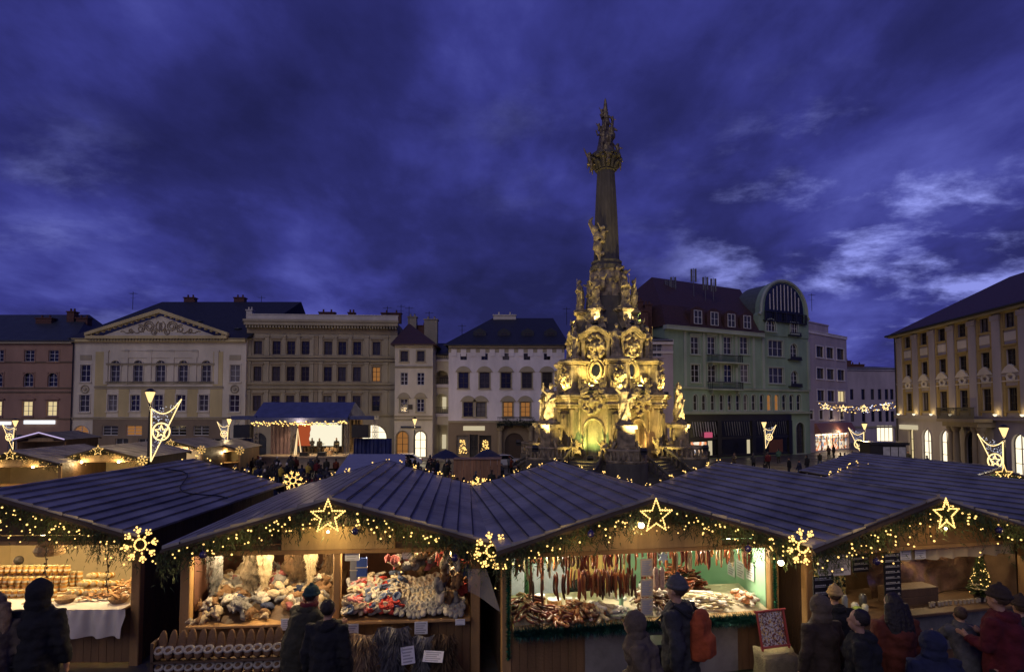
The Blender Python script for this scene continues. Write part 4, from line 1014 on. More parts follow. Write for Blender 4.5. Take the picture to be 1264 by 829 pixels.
    for k in range(6):
        T = RT(k, pi/6) @ Matrix.Translation((0, -R2*1.06, 0)); zo = Z(459.5)
        mb = MB(); mb.T = T; mb.tube([(.55*cos(a*pi/10), -.12, zo+.68*sin(a*pi/10)) for a in range(20)], .13, 6, closed=True)
        mb.tube([(.85*cos(a*pi/10), -.06, zo+.98*sin(a*pi/10)) for a in range(20)], .09, 6, closed=True); mb.ell((0,-.22,zo+1.15),(.28,.15,.2)); mb.ell((0,-.22,zo-1.1),(.22,.15,.2))
        fr = mb.build('oval_window', M_STONE, root)
        mb = MB(); mb.T = T; mb.add([(.5*cos(a*pi/10), -.07, zo+.62*sin(a*pi/10)) for a in range(20)], [tuple(range(20))]); mb.build('pane', M_PANE, fr)
        mb = MB(); mb.T = T
        for s in (-1,1): mb.box(s*1.2-.16, s*1.2+.16, -.22, .3, z1+.4, z3-.6); mb.box(s*1.2-.24, s*1.2+.24, -.3, .3, z3-.9, z3-.6)
        # swelling cornice: three stacked rolls following an arch
        for e, dz in ((0,0),(.12,.16),(.26,.32)):
            mb.tube([(x*1.55/9, -.25-e*.6, z3-.55+dz+.62*cos(x*pi/18)**2) for x in range(-9,10)], .13, 6)
        mb.prism([(x*1.5/6, z3-.6+.62*cos(x*pi/12)**2) for x in range(6,-7,-1)]+[(-1.5,z3-.9),(1.5,z3-.9)], -.12, .4)
        mb.build('swelling_cornice', M_STONE, root)
        v = RT(k, pi/6) @ Vector((0, -R2*1.06-.05, Z(433))); mk('relief', rls[(k+1)%2], root, v, k*pi/3+pi/6, sc=(.85,1,1.0))
    pm2 = MB(); pm2.ell((0,0,.5),(.24,.22,.4)); pm2.ell((.03,-.05,1.05),.2); limb(pm2,[(-.18,0,.75),(-.5,-.1,1.0),(-.55,-.1,1.35)],[.1,.08,.06]); limb(pm2,[(.18,0,.75),(.48,-.15,.6),(.6,-.2,.9)],[.1,.08,.06]); limb(pm2,[(-.1,0,.3),(-.25,-.3,.15),(-.2,-.35,-.3)],[.14,.11,.07]); limb(pm2,[(.1,0,.3),(.35,-.2,.2),(.5,-.2,-.2)],[.14,.11,.07]); pm2.box(-.35,.35,-.25,.3,-.05,.2); pm2.tube([(-.4,.1,.9),(-.1,.2,1.0),(.4,.1,.8),(.6,.1,.3)],[.08,.16,.14,.06],7)
    putto = fuse(pm2, 'putto', M_STONE, .05, 1, .06, .15)
    for k in range(6):
        for s, rr_, z in ((-1, 4.35, z1+.45), (1, 4.35, z1+.45), (-1, 3.35, z3+.35), (1, 3.35, z3+.35), (-1, 5.3, zp+.6), (1, 5.3, zp+.6)):
            a = -pi/2 + k*pi/3 + s*(.33 if rr_ < 5 else .29); mk('putto', putto, root, (rr_*cos(a), rr_*sin(a), z), a+pi/2+s*.3, sc=(.95 if rr_ > 4 else .8)*R.uniform(.85,1.15)*(s if False else 1))
        v = RT(k) @ Vector((0, -5.15, (z1+zt)/2+.1)); mk('relief', rls[k%2], root, v, k*pi/3, sc=(.55,.8,.8))
    # dark concave roof, third tier
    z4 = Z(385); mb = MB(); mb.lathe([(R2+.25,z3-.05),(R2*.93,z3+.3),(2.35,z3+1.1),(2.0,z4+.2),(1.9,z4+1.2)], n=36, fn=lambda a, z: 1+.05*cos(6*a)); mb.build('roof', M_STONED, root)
    z5 = Z(341)
    for k in range(6):
        mb = MB(); mb.T = RT(k, pi/6*.9)
        mb.cbox(-.5,.5,-3.0,-1.2,z3+.2,z4-.3,.06)
        for e, a, b in ((.1,-.32,-.2),(.22,-.2,-.05),(.12,-.05,.05)): mb.cbox(-.5-e,.5+e,-3.0-e,-1.2,z4+a,z4+b,.04)
        mb.tube([(0,-3.1,z3+.3),(0,-3.25,z3+.8),(0,-3.05,z3+1.4)], [.3,.25,.15], 6); mb.build('third_pedestal', M_STONE, root)
        a = -pi/2+k*pi/3+pi/6*.9; mk('statue', st_meshes[(k+2)%4], root, (2.65*cos(a), 2.65*sin(a), z4+.1), k*pi/3+pi/6+R.uniform(-.4,.4), sc=.84)
    # third core encrusted with figures
    mb = MB(); zc1 = Z(330); mb.lathe([(1.9,z4-.5),(1.75,z4+1.5),(1.55,z5),(1.35,zc1)], n=14)
    r = random.Random(4)
    for i in range(70):
        t = r.random(); a = r.random()*6.3; z = z4+t*(zc1-z4); q = 1.85-.5*t
        mb.ell((q*cos(a), q*sin(a), z), (r.uniform(.12,.32), r.uniform(.12,.32), r.uniform(.15,.45)), 8, 6)
    for i in range(8):
        a = i*.8+.3; q = 1.75; z = Z(352)+r.uniform(-1,1.2); mb.ell((q*cos(a),q*sin(a),z),(.3,.3,.55)); mb.ell((q*1.05*cos(a),q*1.05*sin(a),z+.7),.2); limb(mb,[(q*cos(a),q*sin(a),z+.4),(1.3*q*cos(a+.2),1.3*q*sin(a+.2),z+.5+r.uniform(-.2,.5))],[.13,.08])
    mk('figure_cluster', fuse(mb, 'figure_cluster', M_STONE, .09, 1, .12, .3), root)
    # shaft
    zsb = Z(325); zst = Z(213)
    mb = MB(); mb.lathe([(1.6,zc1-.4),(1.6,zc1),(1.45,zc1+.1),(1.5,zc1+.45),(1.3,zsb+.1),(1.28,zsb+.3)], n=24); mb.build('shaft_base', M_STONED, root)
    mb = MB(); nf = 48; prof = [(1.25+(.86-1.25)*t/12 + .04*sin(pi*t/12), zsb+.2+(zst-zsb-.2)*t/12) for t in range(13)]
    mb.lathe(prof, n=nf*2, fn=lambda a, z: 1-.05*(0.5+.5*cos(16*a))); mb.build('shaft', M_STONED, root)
    mb = MB(); zc2 = Z(192); mb.lathe([(.88,zst),(1.0,zst+.1),(.95,zst+.25),(1.05,zst+.9),(1.4,zc2-.25),(1.55,zc2-.2),(1.55,zc2)], n=8)
    for i in range(16):
        a = i*pi/8; mb.tube([(.95*cos(a),.95*sin(a),zst+.2),(1.2*cos(a),1.2*sin(a),zst+.6+(i%2)*.4),(1.5*cos(a),1.5*sin(a),zst+.75+(i%2)*.4)], [.14,.16,.12], 6)
    for i in range(8): a = i*pi/4; mb.ell((1.45*cos(a),1.45*sin(a),zc2-.35), .24, 8, 6)
    mb.build('capital', M_STONED, root)
    def cherub(mb, p, s=1, up=.6):
        x, y, z = p; mb.ell((x,y,z),(.2*s,.2*s,.33*s)); mb.ell((x,y-.03,z+.45*s), .17*s); limb(mb,[(x-.15*s,y,z+.2*s),(x-.5*s,y-.1,z+up*s)],[.09*s,.06*s]); limb(mb,[(x+.15*s,y,z+.2*s),(x+.45*s,y-.1,z+.1)],[.09*s,.06*s])
        limb(mb,[(x-.08,y,z-.2*s),(x-.2*s,y-.15,z-.75*s)],[.11*s,.07*s]); limb(mb,[(x+.08,y,z-.2*s),(x+.1*s,y+.1,z-.8*s)],[.11*s,.07*s])
    rot = Matrix.Rotation(radians(-2.3), 4, 'Z')             # picture-facing frame for the unsymmetrical figures
    mb = MB(); mb.T = rot
    cherub(mb, (-1.65,-.3,Z(199)), 1.15, .9); cherub(mb, (-1.5,-.5,Z(208)), .9, .2); cherub(mb, (1.1,-.5,Z(188)), 1.0); cherub(mb, (1.35,-.3,Z(203)), .8); cherub(mb,(0,-1.4,Z(200)),.9)
    mk('capital_cherubs', fuse(mb, 'capital_cherubs', M_GILT, .06, 1, .06, .15), root)
    mb = MB(); mb.T = rot
    z0 = zc2
    mb.lathe([(1.0,0),(.9,.5),(.75,1.2),(.6,2.0),(.45,2.6)], (0,0,z0), 12)
    def seated(x, y, z, s):
        mb.ell((x,y,z),(.42*s,.4*s,.5*s)); mb.ell((x,y-.05,z+.62*s),(.3*s,.26*s,.4*s)); mb.ell((x,y-.1,z+1.16*s),(.17*s,.18*s,.21*s)); limb(mb,[(x-.25*s,y,z+.8*s),(x-.6*s,y-.2,z+.6*s),(x-.75*s,y-.3,z+1.0*s)],[.13*s,.1*s,.07*s]); limb(mb,[(x+.25*s,y,z+.8*s),(x+.55*s,y-.2,z+.45*s)],[.13*s,.09*s]); limb(mb,[(x-.1,y-.2,z-.1),(x-.25,y-.65,z-.3),(x-.25,y-.6,z-.95)],[.18*s,.15*s,.1*s])
    seated(-.3,-.5,z0+1.0,1.0); seated(.55,-.35,z0+1.7,.9); seated(.1,-.2,z0+3.0,.8); cherub(mb,(-.65,-.1,z0+2.6),.7); cherub(mb,(.7,0,z0+3.3),.75); cherub(mb,(-.35,-.2,z0+3.9),.7,.9)
    mb.lathe([(.4,2.6),(.32,3.6),(.2,4.6),(.1,5.4)], (0,0,z0), 10)
    zt_ = Z(146); cherub(mb,(-.1,-.1,zt_-.6),.95,.9); mb.ell((0,0,zt_-.9),(.3,.25,.4))
    mk('gilded_group', fuse(mb, 'gilded_group', M_GILT, .06, 1, .08, .15), root)
    mb = MB(); ztop = Z(121)
    for i in range(22):
        a = i*2*pi/22; L = (ztop-Z(136))*.62*(1 if i%2 else .65); c = (0, 0, Z(138)); mb.tube([c, (L*.45*cos(a), .05*sin(3*a), c[2]+L*sin(a)*1.0)], [.07,.012], 4)
    mb.tube([(0,0,zt_-.5),(0,0,ztop)], [.14,.015], 5); mb.ell((0,0,Z(138)), (.2,.1,.26)); mb.build('sunburst', M_GILT, root)
    mb = MB(); mb.T = rot
    cherub(mb, (-1.15,-1.0,Z(297)), 1.5, .9); cherub(mb,(-.5,-1.25,Z(292)),1.1,.8); mb.ell((-1.0,-1.05,Z(309)),(.4,.35,.6)); mb.tube([(-1.5,-.9,Z(283)),(-1.7,-.8,Z(276)),(-1.4,-.9,Z(271))],[.1,.22,.05],6); mb.ell((-1.35,-.95,Z(286)),(.28,.28,.3))
    for i in range(10): mb.ell((R.uniform(-1.2,-.3), -1.15, R.uniform(Z(318),Z(290))), (.2,.18,.25), 8, 6)
    mb.tube([(-.9,-1.05,Z(305)),(-.95,-1.1,Z(318)),(-.8,-1.15,Z(326))],[.25,.18,.1],7)
    mk('flying_angels', fuse(mb, 'flying_angels', M_STONE, .07, 1, .08, .2), root)
    # floodlights: short black projectors round the steps
    fm = MB(); fm.T = Matrix.Rotation(radians(-35), 4, 'X'); fm.cbox(-.22,.22,-.15,.15,-.15,.15,.03); fm.T = None; fm.box(-.25,.25,-.04,.04,-.35,0); fb = fm.mesh('housing', M_IRON)
    def flood(i, loc, aim, power, col, size=70):
        o = thing('floodlight', 'black floodlight aimed up at the stone column', 'floodlight', loc, 0, 'floodlights round the column')
        mk('housing', fb, o); mb = MB(); mb.ell((0,.0,.05),(.1,.1,.06)); mb.build('lens', emat('flood_lens', (1,.85,.4), 5), o)
        l = lamp('floodlight_beam', (0,0,.35), power, col, .15, 'SPOT', parent=o, size=size, blend=.7)
        l.rotation_euler = (Vector(aim)-Vector(loc)-Vector((0,0,.35))).to_track_quat('-Z','Y').to_euler()
    return root, Z, flood, (ax, D)
MON, MZ, flood, (MX, MY) = column_monument()
WARM = (1,.76,.22); GRN = (.62,1,.28); ORG = (1,.55,.18)
def pol(deg, r, z): a = radians(deg); return Vector((MX + r*sin(a), MY - r*cos(a), z))
zpl = GB + MZ(563)
for i, deg in enumerate((2.3, 62.3, -57.7, 122.3, -117.7, -177.7)):
    p = pol(deg+(6 if i != 1 else -6), 8.75, zpl+1.15); flood(i, p, pol(deg, 6.1, zpl+4.9), 4600 if i < 3 else 2600, (1,.8,.36), 50)
for deg, pw, col in ((-27.7, 5400, WARM), (32.3, 5000, WARM), (92.3, 3900, (1,.68,.2)), (-87.7, 3900, WARM)):
    flood(0, pol(deg, 9.4, GB+.2), pol(deg, 2.2, zpl+7), pw, col, 62)
for deg, r, z, pw, col in ((-27.7, 4.7, zpl+.2, 380, GRN), (32.3, 4.7, zpl+.2, 260, ORG), (-27.7, 4.35, GB+MZ(483), 1250, WARM), (32.3, 4.35, GB+MZ(483), 1250, WARM), (-80, 4.4, GB+MZ(483), 900, WARM), (85, 4.4, GB+MZ(483), 520, ORG),
                       (2.3, 5.3, GB+MZ(487), 500, WARM), (62.3, 5.3, GB+MZ(487), 500, WARM), (-57.7, 5.3, GB+MZ(487), 500, WARM), (-28, 3.2, GB+MZ(404), 300, (1,.8,.35)), (32, 3.2, GB+MZ(404), 300, (1,.8,.35)), (85, 3.3, GB+MZ(404), 330, GRN), (-75, 3.3, GB+MZ(404), 200, WARM)):
    flood(9, pol(deg, r, z), pol(deg, r-2.6 if r > 4 else .8, z+5), pw, col, 120)

# ------------------------------------------------------------------ street lamps
def net_figure(root, x, z, s, side=1):
    """illuminated decoration hung from a lamp post: a triangular rope-light net with a star ring"""
    mb = MB(); A = (0,0,0); B = (side*1.75*s,0,.55*s); C = (0.05*side,0,-3.1*s)
    top = [(A[0]+(B[0]-A[0])*t/8, 0, A[2]+(B[2]-A[2])*t/8 - .55*s*sin(pi*t/8)) for t in range(9)]
    mb.tube([(p[0]+x,p[1],p[2]+z) for p in top], .02*s+.011, 5); mb.tube([(B[0]+x,0,B[2]+z),(C[0]+x,0,C[2]+z)], .02*s+.011, 5); mb.tube([(x,0,z),(C[0]+x,0,C[2]+z)], .03*s+.01, 5)
    cx, cz = x+side*.62*s, z-1.35*s; r = .5*s
    mb.tube([(cx+r*cos(a*pi/10),-.02,cz+r*sin(a*pi/10)) for a in range(20)], .035*s+.01, 5, closed=True)
    mb.tube([(cx+r*(.78 if k%2==0 else .32)*sin(k*pi/5), -.03, cz+r*(.78 if k%2==0 else .32)*cos(k*pi/5)) for k in range(10)], .04*s+.008, 5, closed=True)
    o = mb.build('rope_light', M_ROPE, root)
    mb = MB()
    for i in range(150):
        a, b = R.random(), R.random()
        if a+b > 1: a, b = 1-a, 1-b
        px = a*B[0]+b*C[0]; pz = a*B[2]+b*C[2]-.4*s*a*(1-a); mb.ell((px+x, .02, pz+z), .016*s+.004, 4, 3)
    tag(mb.build('net_bulbs', M_BULBC, root), kind='stuff')
def street_lamp(px, py, Y, label, deco=0, base=None, power=420, s=1, scale=1.0, side=1):
    z = zat(py, Y); b = gz(Y); h = z-b
    root = thing('street_lamp', label, 'street lamp', (xat(px, Y, z), Y, b))
    mb = MB(); mb.lathe([(.18,0),(.18,.4),(.11,.5),(.09,1.2),(.06,h-.8),(.05,h-.55)], n=10); mb.build('pole', M_IRON, root)
    mb = MB(); mb.lathe([(.06,-.6),(.1,-.5),(.26*scale,.0),(.24*scale,.02)], (0,0,h), 12); mb.build('lamp_glass', M_LAMPGL, root)
    mb = MB(); mb.lathe([(.3*scale,.03),(.3*scale,.06),(.12,.2),(.02,.24)], (0,0,h), 12); mb.build('lamp_cap', M_IRON, root)
    lamp('lamp_light', (0,0,h-.75), power, (1,.72,.36), .18, parent=root)
    if deco: net_figure(root, side*.1, h-.95*s, s, side)
    return root
street_lamp(185.5, 484, 34, 'tall street lamp rising behind the left roofs with a lit triangular star net', 1, power=480, s=1.02, scale=1.0)
street_lamp(19, 519, 60, 'street lamp with a small lit net at the far left edge', 1, power=700, s=.75, side=-1)
street_lamp(283, 517, 62, 'street lamp with a lit net left of the blue stage curtain', 1, power=700, s=.7, side=-1)
street_lamp(512, 517, 64, 'plain lit street lamp in front of the narrow cream house', 0, power=900)
street_lamp(943, 521, 62, 'lit street lamp with a narrow glowing net in front of the green house', 1, power=900, s=.7)
street_lamp(1067, 523, 62, 'lit street lamp with star net before the side street', 1, power=700, s=.95, side=-1)
street_lamp(1239, 528, 38, 'lit street lamp with star net in front of the right palace', 1, power=600, s=.95, side=-1)
# light garland across the side street
mb = MB(); Y0 = 82; xa, xb = xat(1010, Y0), xat(1106, 70)
g = thing('street_garland', 'glittering icicle light garland hung across the side street', 'light garland', (xa, Y0, GB))
pA = at(1010, 497, Y0) - Vector((xa, Y0, GB)); pB = at(1106, 496, 70) - Vector((xa, Y0, GB))
mb.tube([pA.lerp(pB, t/20) - Vector((0,0,.5*sin(pi*t/20))) for t in range(21)], .03, 4); mb.build('cable', M_IRON, g)
bm1 = MB(); bm1.ell((0,0,0), .055, 6, 4); bA = bm1.mesh('bulb', M_BULB); bm2 = MB(); bm2.ell((0,0,0), .055, 6, 4); bB = bm2.mesh('bulb', M_BULBC)
for i in range(98):
    t = (i+.5)/98; p = pA.lerp(pB, t) - Vector((0,0,.5*sin(pi*t)+R.random()**1.5*.9)); mk('bulb', bA if R.random()<.7 else bB, g, p, sc=R.uniform(.7,1.5))
for t in (.1,.35,.62,.88):
    p = pA.lerp(pB, t)-Vector((0,.1,.5*sin(pi*t)+.35)); mb = MB(); mb.tube([(p.x+(.5 if k%2==0 else .2)*sin(k*pi/5), p.y, p.z+(.5 if k%2==0 else .2)*cos(k*pi/5)) for k in range(10)], .06, 5, closed=True); mb.build('rope_star', M_ROPE, g)

# ------------------------------------------------------------------ stage
def stage():
    D = 60; x0, x1 = xat(314, D), xat(431, D); W = x1-x0; root = thing('stage', 'open-air concert stage with blue roof, glowing screen and side drapes', 'stage', (x0, D, GB))
    Z = lambda py: zat(py, D)-GB; zf = Z(563); zr0, zr1 = Z(516), Z(498)
    MB_ = mat('blue_stage_canvas', (.085,.1,.2), .55, .25, 1.5, .3, 4); MD = mat('purple_grey_drape', (.16,.11,.13), .8, .35, 2, .4, 6); MT = mat('stage_truss_metal', (.4,.38,.36), .35, .2, 5, .05, metal=.8)
    mb = MB(); mb.box(0, W, 0, 7, 0.15, zf); mb.box(-.1, W+.1, -.15, 0, zf-.15, zf+.02); mb.build('stage_floor', mat('stage_deck', (.3,.24,.18), .6), root)
    mb = MB(); mb.add([(0,-.6,zr0),(W,-.6,zr0),(W,2.2,zr1+.2),(0,2.2,zr1+.2),(W,7.5,zr0),(0,7.5,zr0)], [(0,1,2,3),(3,2,4,5),(0,3,5),(1,4,2)]); mb.box(-.1, W+.1, -.7, -.6, zr0-.45, zr0+.05)
    mb.build('roof_canvas', MB_, root)
    def truss(mb, a, b, w=.3):
        a, b = Vector(a), Vector(b); d = (b-a).normalized(); o1 = d.orthogonal().normalized()*w/2; o2 = d.cross(o1).normalized()*w/2
        C4 = [o1+o2, o1-o2, -o1-o2, -o1+o2]
        for c in C4: mb.tube([a+c, b+c], .03, 4)
        n = max(2, int((b-a).length/.45))
        for i in range(n):
            p, q = a.lerp(b, i/n), a.lerp(b, (i+1)/n)
            for k in range(4): mb.tube([p+C4[k], q+C4[(k+1)%4]], .015, 3)
    for (px) in (316, 345, 428):
        mb = MB(); x = xat(px, D)-x0; truss(mb, (x, .1 if px != 345 else 3.5, 0 if px != 345 else zf), (x, .1 if px != 345 else 3.5, zr0-.2), .35); mb.build('truss_tower', MT, root)
    mb = MB(); truss(mb, (0,-.3,zr0-.4), (W,-.3,zr0-.4), .3); mb.build('front_truss', MT, root)
    mb = MB()
    def drape(x_0, x_1, y, z0, z1):
        n = int(abs(x_1-x_0)/.12)+2; vs = []
        for i in range(n+1): x = x_0+(x_1-x_0)*i/n; yy = y+.09*sin(i*1.7)+.04*sin(i*.6); vs += [(x,yy,z0),(x,yy,z1)]
        mb.add(vs, [(2*i,2*i+2,2*i+3,2*i+1) for i in range(n)])
    drape(xat(319,D)-x0, xat(344,D)-x0, 3.2, zf, zr0-.5); mb.build('side_drape', MD, root); mb = MB(); drape(xat(346,D)-x0, W-.3, 6.6, zf, zr0); mb.build('back_drape', mat('sand_backdrop', (.3,.22,.13), .8), root)
    for s, (a, b) in (('l',(281,313)),('r',(436,483))):
        mb = MB(); drape(xat(a,D)-x0, xat(b,D)-x0, .3, 0, Z(541)); mb.build('blue_curtain', mat('navy_curtain', (.03,.04,.14), .7, .3, 2, .4, 5), root)
    # screen
    sc = MB(); Ds = 64.5; sx0, sx1 = xat(368,Ds)-x0, xat(422,Ds)-x0; sz0, sz1 = zat(550,Ds)-GB, zat(521,Ds)-GB; sc.box(sx0-.12, sx1+.12, 4.55, 4.8, sz0-.12, sz1+.12)
    s_ = sc.build('screen_frame', P_DRK, root)
    m = bpy.data.materials.new('screen_picture'); m.use_nodes = True; t = m.node_tree; t.nodes.clear(); out = nd(t,'ShaderNodeOutputMaterial'); e = nd(t,'ShaderNodeEmission'); t.links.new(e.outputs[0], out.inputs[0])
    tc = nd(t,'ShaderNodeTexCoord'); sp = nd(t,'ShaderNodeSeparateXYZ'); t.links.new(tc.outputs['Generated'], sp.inputs[0]); nz = nd(t,'ShaderNodeTexNoise'); nz.inputs['Scale'].default_value = 3; t.links.new(tc.outputs['Generated'], nz.inputs['Vector'])
    ad = nd(t,'ShaderNodeMath', operation='MULTIPLY_ADD'); t.links.new(nz.outputs['Fac'], ad.inputs[0]); ad.inputs[1].default_value = .12; t.links.new(sp.outputs[0], ad.inputs[2])
    cr = nd(t,'ShaderNodeValToRGB'); cr.color_ramp.interpolation = 'CONSTANT'; el = cr.color_ramp.elements; el[0].color = (.32,.06,.02,1); el[1].position = .34; el[1].color = (.85,.78,.58,1); t.links.new(ad.outputs[0], cr.inputs[0])
    t.links.new(cr.outputs[0], e.inputs[0]); e.inputs[1].default_value = 1.15
    mb = MB(); mb.quad((sx0,4.54,sz0),(sx1,4.54,sz0),(sx1,4.54,sz1),(sx0,4.54,sz1)); mb.build('screen', m, s_)
    # lights along the front edge, rope-light spire, loudspeakers, monitors
    bm = MB(); bm.ell((0,0,0), .06, 6, 4); bme = bm.mesh('bulb', M_BULB)
    for i in range(95): mk('bulb', bme, root, (W*(i+.5)/95, -.75, zr0-.25-R.random()*.55), sc=R.uniform(.6,1.5))
    cm = MB(); cx = xat(359,D)-x0
    for k in range(3): a = k*2.1; cm.tube([(cx+.45*cos(a),2+.3*sin(a),zf),(cx,2,zf+2.9)], [.07,.03], 5)
    cm.build('rope_light_spire', emat('soft_rope', (1,.7,.35), 1.1), root)
    for px in (301, 446):
        x = xat(px, D)-x0; mb = MB(); z1 = Z(524); mb.cbox(x-.9, x+.9, -.4, .5, z1-1.35, z1, .05); mb.box(x-.8,x+.8,-.42,-.4,z1-1.25,z1-.1)
        o = mb.build('line_speaker', P_DRK, None, loc=(x0, D, GB)); tag(o, 'black loudspeaker stack hung %s of the stage under a small blue canopy' % ('left' if px < 350 else 'right'), 'loudspeaker')
        mb = MB(); mb.box(x-1.1, x+1.5, -.5, 1.5, Z(517.5), Z(513)); mb.build('speaker_canopy', MB_, root); mb = MB(); truss(mb, (x+ (1.3 if px>350 else -1.0),.6,0), (x+(1.3 if px>350 else -1.0),.6,Z(513)), .3); mb.build('truss_tower', MT, root)
    for px in (375, 397):
        x = xat(px,D)-x0; mb = MB(); mb.prism([(x-.45,zf+.02),(x+.45,zf+.02),(x+.4,zf+.42),(x-.4,zf+.42)], .1, .6); o = mb.build('stage_monitor', P_DRK, None, loc=(x0,D,GB)); tag(o, 'black wedge monitor on the stage front edge, %s one' % ('left' if px<380 else 'right'), 'monitor')
    for i, px in enumerate((352, 380, 400, 415)):
        x = xat(px,D)-x0; lamp('stage_wash', (x, 1.2, zr0-.6), 420, (1,.68,.32), .3, 'SPOT', parent=root, size=100).rotation_euler = (radians(25),0,0)
        mb = MB(); mb.lathe([(.12,0),(.16,.25),(.1,.35)], (x,1.2,zr0-.75), 8); mb.build('spotlight', P_DRK, root)
    lamp('stage_front_light', (W*.5,-.9,zr0-.7), 500, (1,.7,.4), .5, parent=root)
    return x0, D, zf+GB, W
SX, SD, SZ, SW = stage()
mb = MB(); xk = xat(399, SD)                               # drum kit and keyboard on stage
kit = thing('drum_kit', 'drum kit in the middle of the stage in front of the screen', 'drum kit', (xk, SD+2.5, SZ))
for i, (x, y, z, r, h) in enumerate(((0,0,.05,.32,.45),(-.5,.1,.35,.2,.3),(.5,.1,.35,.22,.35),(-.2,-.3,.6,.17,.2),(.25,-.3,.6,.17,.2))):
    mb = MB(); mb.lathe([(r,0),(r,h)], (x,y,z), 12); mb.build('drum', mat('drum_shell', (.5,.35,.2), .3), kit)
for x in (-.8,.8): mb = MB(); mb.tube([(x,0,0),(x,0,1.2)], .02, 4); mb.lathe([(.3,1.18),(.03,1.24)], (x,0,0), 12); mb.build('cymbal', M_GILT, kit)

# ------------------------------------------------------------------ parked cars
def car(name, label, px, py, Y, rz, col, base=None):
    b = gz(Y); root = thing('parked_car', label, 'car', (xat(px, Y), Y, b), radians(rz)); m = mat('car_paint_'+name, col, .25, .05, 1, .0, coat=.6)
    prof = [(-2.15,.35),(-2.2,.75),(-1.5,.95),(-1.05,1.02),(-.45,1.48),(1.15,1.5),(1.85,1.0),(2.15,.95),(2.2,.4)]
    mb = MB(); P = [(x,z) for x, z in prof]; mb.prism(P[::-1], -.85, .85)
    me = mb.mesh('body', m); o = mk('body', me, root)
    bv = o.modifiers.new('b', 'BEVEL'); bv.width = .07; bv.segments = 2
    mb = MB()
    for y in (-.857, .857):
        mb.add([(-.95,y,1.03),(-.45,y,1.42),(1.05,y,1.43),(1.6,y,1.03)], [(0,1,2,3)])
    mb.add([(-1.07,-.75,1.04),(-1.07,.75,1.04),(-.5,.68,1.46),(-.5,-.68,1.46)], [(0,1,2,3)]); mb.add([(1.87,-.75,1.03),(1.87,.75,1.03),(1.2,.68,1.47),(1.2,-.68,1.47)], [(3,2,1,0)])
    mb.build('windows', M_PANE, root)
    for x in (-1.35, 1.35):
        for y in (-.78, .78):
            mb = MB(); mb.T = Matrix.Translation((x,y,.33)) @ Matrix.Rotation(pi/2, 4, 'X'); mb.lathe([(.2,-.11),(.33,-.1),(.33,.1),(.2,.11)], n=16); w = mb.build('wheel', M_IRON, root)
            mb = MB(); mb.T = Matrix.Translation((x,y,.33)) @ Matrix.Rotation(pi/2, 4, 'X'); mb.lathe([(.19,-.115),(.19,.115)], n=10); mb.build('rim', mat('alloy', (.5,.5,.5), .3, metal=.8), w)
    for y in (-.6,.6):
        mb = MB(); mb.ell((-2.19,y,.72),(.05,.16,.08)); mb.build('headlight', mat('lamp_lens', (.7,.7,.7), .1), root); mb = MB(); mb.ell((2.19,y,.8),(.05,.15,.08)); mb.build('tail_light', mat('red_lens', (.4,.02,.02), .2), root)
    return root
car('silver', 'silver-white hatchback parked beside the stage curtain in front of the narrow house', 497, 556, 63, 8, (.55,.56,.6))
car('white', 'white car tilted uphill beside the column steps near bright headlights', 622, 550, 62, 200, (.6,.6,.62))
# ------------------------------------------------------------------ umbrellas, booth, tents behind the stalls
def umbrella(px, py, Y, label, r=1.35):
    z = zat(py, Y); b = gz(Y); root = thing('market_umbrella', label, 'umbrella', (xat(px,Y,z), Y, b)); h = z-b
    mb = MB(); mb.lathe([(.035,0),(.035,h)], n=8); mb.build('pole', woodm('umbrella_pole', (.2,.12,.06)), root)
    n = 8; vs = [(0,0,h)]; 
    for rr, dz in ((.5,-.32),(1,-.75)):
        for i in range(n*4): a = 2*pi*i/(n*4); q = r*rr*(1-.06*abs(sin(a*n/2))); vs.append((q*cos(a), q*sin(a), h+dz+.05*abs(sin(a*n/2))))
    m = n*4; fs = [(0,1+i,1+(i+1)%m) for i in range(m)] + [(1+i,1+m+i,1+m+(i+1)%m,1+(i+1)%m) for i in range(m)]
    mb = MB(); mb.add(vs, fs); mb.build('canopy', mat('navy_canopy', (.025,.03,.06), .6, .3, 2), root)
umbrella(550, 554, 50, 'dark navy market umbrella left of the wooden booth'); umbrella(602, 553.5, 50, 'dark navy market umbrella above the wooden booth, nearer the column')
def booth():
    Y = 44; x0, x1 = xat(560, Y), xat(618, Y); b = gz(Y); root = thing('wooden_booth', 'plain wooden booth with flat top in the crowd behind the wool stall', 'booth', (x0, Y, b))
    z = zat(567, Y)-b; mb = MB(); W = x1-x0
    n = 14
    for i in range(n): mb.box(W*i/n+.01, W*(i+1)/n-.01, 0, .05, 0, z)
    mb.build('front_panel', woodm('booth_board', (.4,.2,.09)), root); mb = MB(); mb.box(-.05, W+.05, -.1, 1.6, z, z+.06); mb.build('top', woodm('booth_top', (.35,.2,.1)), root)
    for x in (.02, W-.08):
        mb = MB(); mb.box(x, x+.06, .06, 1.5, 0, z-.01); mb.build('side_panel', woodm('booth_board', (.4,.2,.09)), root)
booth()
